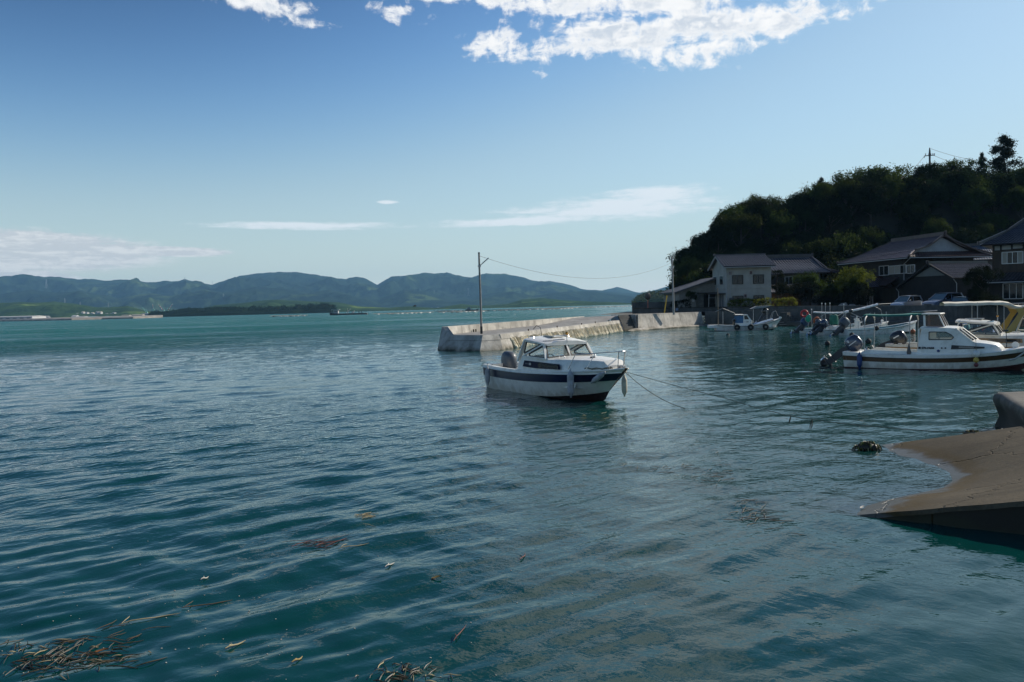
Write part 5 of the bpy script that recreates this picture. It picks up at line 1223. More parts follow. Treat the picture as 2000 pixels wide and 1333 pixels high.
mb = MB(); mb.loft([[Vector((.25 * q * cos(a), -.16 * (1 - q * q), .37 * q * sin(a))) for a in np.linspace(0, 2 * pi, 16, False)] for q in (1, .75, .45, .1)], closed=True, cap1=True).build('netting', green_net, nt, smooth=True)
MB().tube([(0, 0, -.38), (.0, .05, -1.05)], .02, 6).build('handle', galv, nt)
# second: twin motor skiff
k2, H2 = skiff((25.7, 66.4, 0), R(14), .98, deck_grey, 'white skiff with twin outboards, middle of the three skiffs at the wall')
outboard(k2, (-.05, -.30, .42), R(48), cowl_navy, 1.15, [(-.35, .05, .52, .55)]); outboard(k2, (-.05, .34, .44), R(40), cowl_grey, 1.1, [(-.45, .08, .50, .54), (-.45, .08, .60, .63)])
post(k2, .9, .5, .3, 2.55); post(k2, 2.6, .4, .3, 2.45); awning_roll(k2, (2.3, -.1, 1.85), (5.6, .0, 2.42), .10, white_tarp); strut(k2, (5.6, 0, 2.42), (7.0, .1, 2.45))
strut(k2, (2.5, -.1, 1.82), (1.6, -.35, 1.2), (1.4, -.4, .5)); strut(k2, (2.7, -.1, 1.85), (3.7, -.35, 1.35), (3.9, -.4, .6)); strut(k2, (5.2, 0, 2.3), (6.0, .1, 1.95), (6.3, .1, 1.0))
life_ring(tuple(atd(1595.5, 627, 66.8)), orange_plastic, 'faded orange life ring hung at the stern of the twin outboard skiff', R(10), .26)
gb = thing('tarp_bundle', tuple(atd(1629, 633, 67.2)), R(12), 'upright bundle wrapped in green tarpaulin standing in the twin outboard skiff', 'tarp')
rows = []
for z, w in ((-.05, .36), (.2, .40), (.5, .38), (.70, .34), (.78, .22)):
    rows.append([Vector((w * cos(a) * (1.0 + .12 * noise.noise(Vector((cos(a) * 2, sin(a) * 2, z * 3)))), .75 * w * sin(a), z + .03 * sin(3 * a))) for a in np.linspace(0, 2 * pi, 12, False)])
MB().loft(rows, closed=True, cap1=True).build('tarpaulin', green_tarp, gb, smooth=True)
c = MB(); c.box((3.6, 0, .75), (.35, .3, .75)); c.box((3.55, 0, 1.2), (.2, .5, .12)); c.tube([(3.5, 0, 1.2), (3.6, 0, 1.5)], .06, 8); c.build('net_hauler', white_gel, k2, bevel=.03)
c = MB(); c.tube([(5.9, -.2, .95), (6.2, .2, 1.0)], .11, 8); c.build('bow_roller', white_gel, k2, smooth=True)
c = MB(); c.box((1.3, -.1, .55), (.7, .6, .35)); c.build('fish_box', old_white, k2, bevel=.03)
# third: long teal skiff
k3, H3 = skiff((27.0, 64.9, 0), R(13), 1.03, teal_paint, 'long white skiff with a teal interior and upswept bow near the wall')
outboard(k3, (-.05, 0, .42), R(42), cowl_grey, 1.3, [(-.40, .05, .58, .61)])
for x, z in ((3.2, 1.75), (4.3, 1.80)): post(k3, x, .3, .3, z, .025, False)
post(k3, .9, .3, .3, 1.9, .03, False, black_seal); c = MB(); c.sph((.95, .3, 1.95), .16, 10, 8); c.build('radar_ball', cowl_black, k3, smooth=True)
strut(k3, (1.2, -.3, .45), (1.3, -.3, 1.35), (2.4, -.3, 1.75)); strut(k3, (1.2, -.3, 1.35), (.9, .3, 1.55))
for x, y in ((3.4, .35), (3.55, .4), (3.7, .3)): 
    mb = MB(); mb.tube([(x, y, .4), (x + .25, y + .05, 2.6)], .010, 5); mb.build('fishing_rod', dark_metal, k3)
fender(local(k3, (2.5, -.86, .50)), .17, .36, rubber, 'black ball fender on the side of the long teal skiff', None, group='black rubber fenders and buoys', name='ball_fender')

# --- blue tarp boat by the big cruiser
k4, H4 = skiff(tuple(atd(1852, 651, 50).to_2d()) + (0,), R(-2), .62, blue_tarp, 'small skiff under a crumpled blue tarpaulin beside the ochre pillar cruiser')
mb = MB(); mb.loft([[Vector((x, y * w, .45 + h * (1 - abs(y)) + .05 * noise.noise(Vector((x * 3, y * 4, 0))))) for y in (-1, -.6, -.2, .2, .6, 1)] for x, w, h in ((1.6, .42, .15), (2.1, .42, .48), (2.6, .4, .52), (3.2, .3, .30), (3.8, .15, .12))]).build('tarpaulin', blue_tarp, k4, smooth=True)
w_ = MB(); w_.prism([(.15, -.42, .5), (.9, -.42, .5), (.9, -.36, 1.25), (.5, -.36, 1.25)], (0, .02, 0)); w_.prism([(.9, -.42, .5), (.95, .42, .5), (.92, .36, 1.25), (.88, -.36, 1.25)], (.02, 0, 0)); w_.build('windscreen', mat('blue_tint_screen', (.07, .09, .15), .15), k4)
nt = thing('hand_net', tuple(atd(1887, 640, 49.2)), R(20), 'pale green landing net lying on the blue tarpaulin skiff', 'net')
mb = MB(); mb.torus((0, 0, 0), .34, .016, 'y', 20, 6); mb.build('hoop', galv, nt)
MB().loft([[Vector((.33 * q * cos(a), -.18 * (1 - q * q), .33 * q * sin(a))) for a in np.linspace(0, 2 * pi, 16, False)] for q in (1, .75, .45, .1)], closed=True, cap1=True).build('netting', pale_net, nt, smooth=True)

# --- white fishing boat with tyres
JB = [(0, .80, .62, .02, .66, .06, .3, -.15), (1.4, .92, .54, 1.4, .74, .0, 1.4, -.22), (2.9, .98, .50, 2.9, .78, -.02, 2.9, -.24), (4.2, .94, .60, 4.1, .66, -.02, 4.1, -.24), (5.3, .74, .80, 5.0, .42, .02, 4.9, -.2), (6.1, .42, 1.02, 5.55, .18, .08, 5.45, -.1), (6.65, .07, 1.2, 5.95, .01, .16, 5.8, .0)]
jb = thing('fishing_boat', (20.75, 81.2, 0), R(-4), 'small white fishing boat with a wheelhouse and three tyres along its side', 'fishing boat')
def build_jb(root):
    H = Hull(JB, 30, .02); H.bottom().build('hull_bottom', antifoul, root, smooth=True); H.band(0, .90).build('hull_side', old_white, root, smooth=True)
    mb = MB()
    for sg in (-1, 1):
        mb.tube([H.side(i, .90, sg, .02) for i in range(30)], .022, 6)
    mb.build('rub_rail', navy_gel, root, smooth=True)
    for t in (.35, .6):
        mb = MB(); mb.tube([H.side(i, t, -1, .006) for i in range(2, 28)], .008, 4); mb.build('plank_line', mat('plank_line_paint', (.30, .31, .31), .6), root)  # thin grey lines along the planking
    H.gunwale(.10, .25, .90, .012, .70).build('gunwale', white_gel, root, smooth=True); H.sole(.27, .1, 26).build('deck', deck_grey, root); H.foredeck(22, .1, .04).build('foredeck', white_gel, root, smooth=True)
    b = MB(); b.box((-.30, 0, .46), (.75, 1.5, .30)); b.build('stern_bracket', old_white, root, bevel=.02)
    # wheelhouse
    for sg in (-1, 1):
        P = lambda x, z: Vector((x, sg * (.55 - .03 * (z - .5)), z))
        ring([P(2.72, .5), P(3.55, .5), P(3.55, 1.02), P(3.45, 1.10), P(3.15, 1.56), P(2.72, 1.58)], [P(2.84, 1.14), P(3.10, 1.12), P(3.24, 1.14), P(3.26, 1.18), P(3.06, 1.48), P(2.84, 1.48)], (0, -sg * .04, 0)).build('wheelhouse_side', white_gel, root)
        window(root, [P(2.84, 1.14), P(3.25, 1.14), P(3.06, 1.48), P(2.84, 1.48)][::sg], dark_glass, .03)
        c = MB(); c.prism([P(2.02, .75), P(2.70, .75), P(2.70, 1.52), P(2.02, 1.50)], (0, -sg * .02, 0)); c.build('curtain', mat('blue_curtain', (.05, .14, .26), .6, .2, 4), root)
        c = MB(); c.prism([P(2.02, .45), P(2.72, .45), P(2.72, .75), P(2.02, .75)], (0, -sg * .03, 0)); c.build('wheelhouse_panel', white_gel, root)
    f = MB(); f.loft([[Vector((x, y, z)) for y in (-.54, .54)] for x, z in ((3.15, 1.56), (3.5, 1.06), (3.75, .95), (3.85, .5))]); f.build('wheelhouse_front', white_gel, root)
    r = MB(); r.loft([[Vector((x, y, 1.60 + .06 * (1 - (y / .6) ** 2))) for y in (-.6, -.3, 0, .3, .6)] for x in (1.92, 2.72)]); r.loft([[Vector((x, y, z + .05 * (1 - (y / .6) ** 2))) for y in (-.57, -.3, 0, .3, .57)] for x, z in ((2.70, 1.59), (3.2, 1.56))]); r.build('wheelhouse_roof', white_gel, root, smooth=True)
    text_part(root, 'HS', (2.80, -.555, .82), .11, (pi / 2, 0, 0), print_black); 
    for c_, s_ in (((3.12, -.55, .86), (.22, .012, .07)), ((3.42, -.55, .88), (.05, .012, .05))): MB().box(c_, s_).build('registration_mark', print_black, root)
    c = MB(); c.loft([[Vector((x, y * w, z + .14 * (1 - y * y))) for y in (-1, -.5, 0, .5, 1)] for x, w, z in ((3.7, .6, .58), (4.3, .75, .66), (5.0, .62, .84), (5.7, .40, 1.02))], cap0=True); c.build('deck_cover', blue_cover, root, smooth=True)
    m_ = MB(); m_.tube([(.30, -.1, .3), (.28, -.1, 4.35)], .045, 8); m_.build('mast', mat('weathered_wood_pole', (.16, .125, .085), .8, .2, 8), root)
    for x in (.72, 3.75, 5.1):
        z = {.72: 1.95, 3.75: 2.15, 5.1: 2.2}[x]; post(root, x, -.35, .3, z, .025, False)
    strut(root, (.0, -.1, 1.95), (.72, -.35, 2.30), (1.95, -.2, 1.75), r=.022)
    a = MB(); a.loft([[Vector((3.55, y, 2.16)), Vector((4.1, y, 2.42)), Vector((5.55, y, 2.45))] for y in (-.5, .5)]); a.prism([(3.55, -.5, 2.15), (4.1, -.5, 2.42), (5.55, -.5, 2.45), (4.9, -.52, 2.24)], (0, .02, 0)); a.build('awning', grey_tarp, root)
    b = MB(); b.tube([(5.55, -.3, 1.05), (5.75, -.2, 1.75), (6.05, 0, 1.92), (6.3, 0, 1.35)], .02, 6); b.tube([(5.55, .3, 1.05), (5.75, .2, 1.75), (6.05, 0, 1.92)], .02, 6); b.build('bow_frame', galv, root, smooth=True)
    b = MB(); b.tube([(6.5, -.16, 1.2), (6.5, .16, 1.2)], .10, 10); b.build('bow_roller', white_gel, root, smooth=True)
    c = MB(); c.sph((1.82, -.2, 1.05), .19, 10, 8, (1, 1, .8)); c.box((1.85, -.2, .75), (.18, .18, .45)); c.build('engine_cover', cowl_black, root, smooth=True)
    outboard(root, (5.0, .25, 1.35), R(30), cowl_black, 1.1)
build_jb(jb)
for i, (x, w) in enumerate(((1.98, 'nearest the stern'), (3.32, 'below the wheelhouse front'), (4.82, 'nearest the bow'))):
    t = thing('tyre', local(jb, (x, -1.08 + .10 * (i == 2), .34)), R(-4), 'old black tyre hung on the small white fishing boat, ' + w, 'tyre', 'tyres along the side of the fishing boat')
    MB().torus((0, 0, 0), .205, .105, 'y', 22, 8).build('tyre_ring', rubber, t, smooth=True); MB().tube([(0, 0, .26), (0, .05, .42)], .014, 5).build('lanyard', rope_m, t)

# --- buoys afloat
def buoy(px, py, r, m, label, sink=.35, group=None):
    p = at(px, py, 0.0); t = thing('mooring_buoy', (p.x, p.y, r * (1 - 2 * sink)), 0, label, 'buoy', group)
    MB().sph((0, 0, 0), r, 18, 12).build('ball', m, t, smooth=True); mb = MB(); mb.tube([(0, 0, r * .96), (0, 0, r * 1.1)], r * .22, 8); mb.torus((0, 0, r * 1.12), r * .15, r * .05, 'y', 10, 5); mb.build('eye', dark_metal, t); return t
BG = 'black ball buoys floating in the harbour'
buoy(1616, 675, .17, rubber, 'black ball buoy floating left of the tilted outboard of the brown striped boat', .15, BG)
buoy(1609.5, 714, .165, rubber, 'black ball buoy floating right below the propeller of the tilted outboard', .2, BG)
buoy(1696, 671.5, .19, rubber, 'black ball buoy floating behind the canopy post of the brown striped boat', .15, BG)
buoy(1664, 658, .19, rubber, 'black ball buoy floating under the stern of the long teal skiff', .15, BG)
buoy(1783, 651, .19, orange_plastic, 'rusty orange ball buoy floating past the bow of the long teal skiff', .15)
buoy(1421.5, 655, .16, rubber, 'dark flat float awash in front of the small fishing boat', .55)
# ------------------------------------------------------------------ buildings
def on_plane(px, py, p0, n):
    d = ray(px, py); c = Vector((0, 0, CAM_H)); n = Vector(n); return c + d * ((Vector(p0) - c).dot(n) / d.dot(n))
cream_wall = mat('cream_render_wall', (.35, .335, .295), .9, .12, .8, dirt=(.26, .24, .20), dscale=.7, damt=.5)
tile_grey = mat('grey_roof_tile', (.060, .060, .068), .42, .25, 1.5, obj_rand=.1)
tile_brown = mat('brown_glazed_roof_tile', (.060, .032, .030), .38, .3, 1.2, obj_rand=.1)
tile_dark = mat('dark_glazed_roof_tile', (.038, .034, .040), .34, .3, 1.2)
char_wood = mat('charred_board_wall', (.018, .015, .013), .85, .35, 2, stretch=(1, 1, .15))
brown_wood = mat('brown_board_wall', (.045, .028, .018), .8, .3, 3, stretch=(1, 1, .12))
plaster = mat('white_plaster', (.36, .36, .36), .9, .1, 1.5)
grey_plaster = mat('grey_plaster', (.14, .145, .15), .9, .15, 1)
alu = mat('aluminium_frame', (.45, .45, .45), .4, metal=.5)
house_glass = glass_mat('window_glass', (.2, .22, .22), (.020, .024, .026), .82)
curtain = mat('pale_curtain', (.32, .29, .24), .9, .15, 6, stretch=(8, 8, .2))
pipe_m = mat('grey_downpipe', (.35, .35, .34), .5)

def tile_plane(e0, e1, r0, r1, n, m, rib=.055, lip=.035, curve=0.0):
    """one slope of a pantile roof: rounded ribs running down, courses stepping over each other"""
    e0, e1, r0, r1 = map(Vector, (e0, e1, r0, r1)); nn = (e1 - e0).cross(r0 - e0).normalized()
    if nn.z < 0: nn = -nn
    K = 4; co = []; cols = n * K + 1; rows = m * 2
    prof = [0.0, .55, 1.0, .55]
    for j in range(m):
        for tt, l in ((j / m, lip), ((j + 1) / m - 1e-4, 0.0)):
            for i in range(cols):
                s = i / (n * K); a = e0.lerp(e1, s); b = r0.lerp(r1, s); p = a.lerp(b, tt)
                co.append(p + nn * (rib * prof[i % K] + l) + Vector((0, 0, -curve * 4 * tt * (1 - tt))))
    f = [(r * cols + i, r * cols + i + 1, (r + 1) * cols + i + 1, (r + 1) * cols + i) for r in range(rows - 1) for i in range(cols - 1)]
    return co, f, nn
def tiles(root, quads, m, name='roof_tiles', thick=.12):
    mb = MB()
    for q in quads:
        co, f, nn = tile_plane(*q); mb.add(co, f)
        e0, e1, r0, r1 = map(Vector, q[:4]); mb.add([e0 - nn * thick, e1 - nn * thick, r1 - nn * thick, r0 - nn * thick, e0, e1, r1, r0], [(3, 2, 1, 0), (0, 1, 5, 4), (1, 2, 6, 5), (3, 0, 4, 7)])
    o = mb.build(name, m, root); o['kind'] = 'stuff'; return o
def ridge(root, pts, m, w=.28, h=.30, name='ridge'):
    mb = MB(); pts = [Vector(p) for p in pts]
    for a, b in zip(pts, pts[1:]):
        mb.bar(a, b, w, h); mb.bar(a + Vector((0, 0, h * .5)), b + Vector((0, 0, h * .5)), w * .55, h * .35)
        n = max(2, int((b - a).length / .33)); 
    o = mb.build(name, m, root)
    e = MB(); d = (pts[0] - pts[1]).normalized(); e.box(pts[0] + d * .06 + Vector((0, 0, .06)), (.22, .22, h * 1.5)); e.build('ridge_end_tile', m, o, bevel=.03)
    return o
def win(root, p0, n, rect, frame=alu, pane=house_glass, mull=1, fw=.07, inv=None, name='window'):
    """a window placed on the wall through p0 with outward normal n; rect = left, top, right, bottom survey pixels"""
    n = Vector(n).normalized(); L, T, Rr, B = rect
    q = [on_plane(x, y, p0, n) for x, y in ((L, B), (Rr, B), (Rr, T), (L, T))]
    z0 = (q[0].z + q[1].z) / 2; z1 = (q[2].z + q[3].z) / 2; a = Vector((q[0].x, q[0].y, z0)); b = Vector((q[1].x, q[1].y, z0)); up = Vector((0, 0, z1 - z0)); off = -Vector(root.location)
    a, b = a + off, b + off
    f = MB()
    for u, v in ((a, b), (a + up, b + up), (a, a + up), (b, b + up)): f.bar(u + n * .03, v + n * .03, fw, .09, up=n)
    for k in range(1, mull + 1 if mull else 0):
        t = k / (mull + 1); f.bar(a.lerp(b, t) + n * .03, a.lerp(b, t) + up + n * .03, fw * .7, .07, up=n)
    o = f.build(name, frame, root); P = MB()
    for k in range((mull or 0) + 1):
        t0, t1 = k / ((mull or 0) + 1), (k + 1) / ((mull or 0) + 1)
        pm = MB(); pm.prism([a.lerp(b, t0) + n * .012, a.lerp(b, t1) + n * .012, a.lerp(b, t1) + up + n * .012, a.lerp(b, t0) + up + n * .012], n * .006)
        pm.build('pane', pane[k % len(pane)] if isinstance(pane, (list, tuple)) else pane, o)
    return o
G0 = 1.45
# --- white two storey house
def white_house():
    x0, x1, y0, y1 = 28.15, 33.95, 104.0, 111.2; zr_, ze = 9.12, 7.55; O = V(31, 104, G0)
    h = thing('house', tuple(O), 0, 'white rendered two storey house with a grey tiled gable roof behind the low hedge', 'house'); f = lambda x, y, z: V(x, y, z) - O; ym = (y0 + y1) / 2
    mb = MB(); mb.loft([[f(x, y0, G0), f(x, y0, ze), f(x, ym, zr_ - .15), f(x, y1, ze), f(x, y1, G0)] for x in (x0, x1)], closed=True, cap0=True, cap1=True); mb.build('wall', cream_wall, h)
    tiles(h, [(f(x0 - .55, y0 - .65, ze - .08), f(x1 + .4, y0 - .65, ze - .08), f(x0 - .55, ym, zr_), f(x1 + .4, ym, zr_), 20, 9, .11), (f(x1 + .4, y1 + .65, ze - .08), f(x0 - .55, y1 + .65, ze - .08), f(x1 + .4, ym, zr_), f(x0 - .55, ym, zr_), 27, 9)], tile_grey)
    ridge(h, [f(x0 - .6, ym, zr_ + .08), f(x1 + .45, ym, zr_ + .08)], tile_grey, .25, .18)
    mb = MB(); mb.bar(f(x0 - .5, y0 - .62, ze - .22), f(x0 - .5, ym, zr_ - .14), .06, .2); mb.bar(f(x0 - .5, y1 + .6, ze - .22), f(x0 - .5, ym, zr_ - .14), .06, .2); mb.build('bargeboard', plaster, h)
    mb = MB(); mb.bar(f(x0 - .02, y0 - .03, 4.62), f(x1 + .02, y0 - .03, 4.62), .05, .10); mb.bar(f(x0 - .03, y0, 4.62), f(x0 - .03, y1, 4.62), .05, .10); mb.build('string_course', cream_wall, h)
    P, N = V(x0, y0, 0), V(0, -1, 0)
    for r in ((1430.5, 538, 1451, 555), (1471, 537, 1491.5, 554)): win(h, P, N, r, black_seal, house_glass, 1)
    for r in ((1431, 578.5, 1451.5, 592), (1472, 577.5, 1492, 592)): win(h, P, N, r, black_seal, house_glass, 1)
    for r in ((1424, 531.2, 1428.2, 537), (1464.5, 530.2, 1468.7, 536), (1453.5, 575.5, 1458, 581)): win(h, P, N, r, mat('vent_hood', (.28, .18, .17), .7), mat('vent_dark', (.08, .06, .06), .8), 0, .05, name='vent')
    P, N = V(x0, y0, 0), V(-1, 0, 0)
    for r in ((1393.6, 540.5, 1400, 557.5), (1406, 539.2, 1413, 556.5), (1393, 580.5, 1398, 593)): win(h, P, N, r, alu, house_glass, 0, .05)
    win(h, P, N, (1405.5, 576, 1415, 602), alu, grey_plaster, 1, .06, name='door')
    mb = MB(); mb.box(f(x0 - .55, y0 + 3.2, 4.05), (1.1, 5.2, .10)); mb.build('porch_roof', tile_grey, h); mb = MB(); mb.tube([f(x0 - .06, y0 - .06, G0), f(x0 - .06, y0 - .06, ze - .2)], .045, 6); mb.tube([f(x0 + .45, y0 - .06, G0), f(x0 + .45, y0 - .06, ze - .25)], .04, 6); mb.build('downpipe', pipe_m, h)
    mb = MB(); mb.bar(f(x0 - .5, y0 - .70, ze - .20), f(x1 + .35, y0 - .70, ze - .20), .11, .09); mb.build('gutter', pipe_m, h)
    mb = MB(); mb.box(f(28.7, y0 - .2, 3.2), (.5, .35, .45)); mb.build('meter_box', mat('painted_box_dark', (.05, .055, .06)), h); mb = MB(); mb.tube([f(29.0, y0 - .05, 6.7), f(29.0, y0 - .3, 6.75)], .03, 6); mb.build('service_bracket', pipe_m, h)
white_house()
# --- shed at the left
def shed():
    O = V(27, 110, G0); h = thing('shed', tuple(O), 0, 'grey barn with a low pitched roof and an open bay, left of the white house', 'shed')
    x0, x1, xr, y0, y1 = 23.2, 31.6, 28.6, 110.0, 121.0; f = lambda x, y, z: V(x, y, z) - O; ze = 4.55; zr_ = 6.35
    mb = MB(); mb.loft([[f(x0, y, G0), f(x0, y, ze), f(xr, y, zr_ - .1), f(x1, y, ze + .2), f(x1, y, G0)] for y in (y0, y1)], closed=True, cap0=True, cap1=True); mb.build('wall', mat('pale_grey_wall', (.24, .225, .20), .9, .15, 1, dirt=(.18, .16, .13), dscale=.8, damt=.5), h)
    tiles(h, [(f(x0 - .7, y0 - .6, ze - .15), f(x0 - .7, y1 + .4, ze - .15), f(xr, y0 - .6, zr_), f(xr, y1 + .4, zr_), 34, 10), (f(x1 + .5, y0 - .6, ze + .05), f(x1 + .5, y1 + .4, ze + .05), f(xr, y0 - .6, zr_), f(xr, y1 + .4, zr_), 34, 10)], tile_dark)
    mb = MB(); mb.bar(f(x0 - .7, y0 - .62, ze - .22), f(xr, y0 - .62, zr_ - .07), .06, .16); mb.bar(f(xr, y0 - .62, zr_ - .07), f(x1 + .5, y0 - .62, ze), .06, .16); mb.build('bargeboard', mat('grey_bargeboard', (.10, .095, .09), .8), h)
    mb = MB(); mb.box(f(28.2, y0 - .04, 2.75), (4.4, .08, 2.6)); mb.build('bay_shade_panel', mat('painted_bay_shade', (.010, .010, .010), .9), h)  # solid panel on the wall, the bay's inner shade painted black
    mb = MB(); mb.box(f(28.2, y0 - .5, 4.22), (4.8, 1.0, .10)); mb.build('bay_canopy', tile_dark, h); mb = MB(); mb.box(f(28.6, y0 - .12, 3.55), (2.8, .10, .18)); mb.build('lintel', mat('blue_grey_lintel', (.16, .18, .22), .6), h)
    mb = MB(); mb.box(f(26.0, y0 - .3, 2.75), (.9, .5, 2.6)); mb.build('bay_pier', mat('moss_grey_wall', (.12, .115, .10), .9, .3, 2), h); mb = MB(); mb.tube([f(27.0, y0 - .9, G0), f(27.1, y0 - .9, 4.2)], .05, 6); mb.build('bay_post', galv, h)
    for x in (24.3, 25.1): mb = MB(); mb.box(f(x, y0 - .05, 3.2), (.35, .08, .3)); mb.build('vent', alu, h)
    mb = MB(); mb.bar(f(29.6, y0 - .9, 1.6), f(29.9, y0 - .7, 2.7), .30, .04); tag(mb.build('leaning_board', mat('faded_pink_board', (.40, .30, .28), .8), None), 'pale board leaning in the open bay of the barn', 'board').location = O
shed()
# --- tiled house behind
def back_house():
    O = V(42, 117, G0); h = thing('house', tuple(O), 0, 'old house with a grey tiled roof half hidden by garden trees', 'house'); f = lambda x, y, z: V(x, y, z) - O
    xa, xb, yf, yr_, yb = 36.5, 46.0, 116.6, 122.0, 127.0; zr_, ze = 9.35, 6.85
    mb = MB(); mb.loft([[f(x, yf + 1, G0), f(x, yf + 1, ze + .2), f(x, yr_, zr_ - .3), f(x, yb - 1, ze + .2), f(x, yb - 1, G0)] for x in (xa, xb - .4)], closed=True, cap0=True, cap1=True); mb.build('wall', grey_plaster, h)
    tiles(h, [(f(xa, yf, ze - .1), f(xb + .9, yf, ze + .0), f(xa, yr_, zr_), f(xb, yr_, zr_), 24, 10, .11, .035, .22), (f(xb + .9, yb, ze), f(xa, yb, ze), f(xb, yr_, zr_), f(xa, yr_, zr_), 30, 10, .055, .035, .22)], tile_grey)
    ridge(h, [f(xb + .1, yr_, zr_ + .22), f(xa, yr_, zr_ + .22)], tile_dark, .32, .5)
    ridge(h, [f(xb + .9, yf - .1, ze + .12), f(xb + .35, yf + 2.0, ze + .75), f(xb + .05, yr_, zr_ + .1)], tile_dark, .24, .22, 'descending_ridge'); ridge(h, [f(xb + 1.9, yf + .3, ze + .1), f(xb + 1.0, yf + 1.9, ze + .6), f(xb + .3, yr_ - .6, zr_ - .3)], tile_dark, .22, .2, 'descending_ridge')
    tiles(h, [(f(xb + 1.9, yf + .3, ze - .05), f(xb + 1.9, yb, ze - .05), f(xb + .1, yf + 2.4, ze + 1.0), f(xb + .1, yb - 1, ze + 1.0), 18, 4)], tile_grey)
    mb = MB(); mb.prism([f(xa + 1.2, yf + .9, 4.0), f(43.2, yf + .9, 4.0), f(43.2, yf + .9, 6.3), f(xa + 1.2, yf + .9, 6.3)], (0, -.06, 0)); mb.build('upper_wall_boards', char_wood, h)
    P = V(0, yf + .84, 0); win(h, P, V(0, -1, 0), (1533, 541, 1548, 556), alu, house_glass, 1)
    # lean-to with a board wall
    tiles(h, [(f(36.3, 111.6, 4.05), f(41.2, 111.6, 4.05), f(37.6, 115.5, 5.2), f(41.2, 115.5, 5.2), 16, 6)], tile_grey)
    for k in range(9):
        mb = MB(); x = 37.0 + k * .47; mb.box(f(x, 112.4, 2.7), (.45, .06 + .02 * (k % 2), 2.5)); mb.build('wall_board', mat('orange_board', (.11, .06, .03), .8, .35, 3, stretch=(1, 1, .15), obj_rand=.2), h)
back_house()
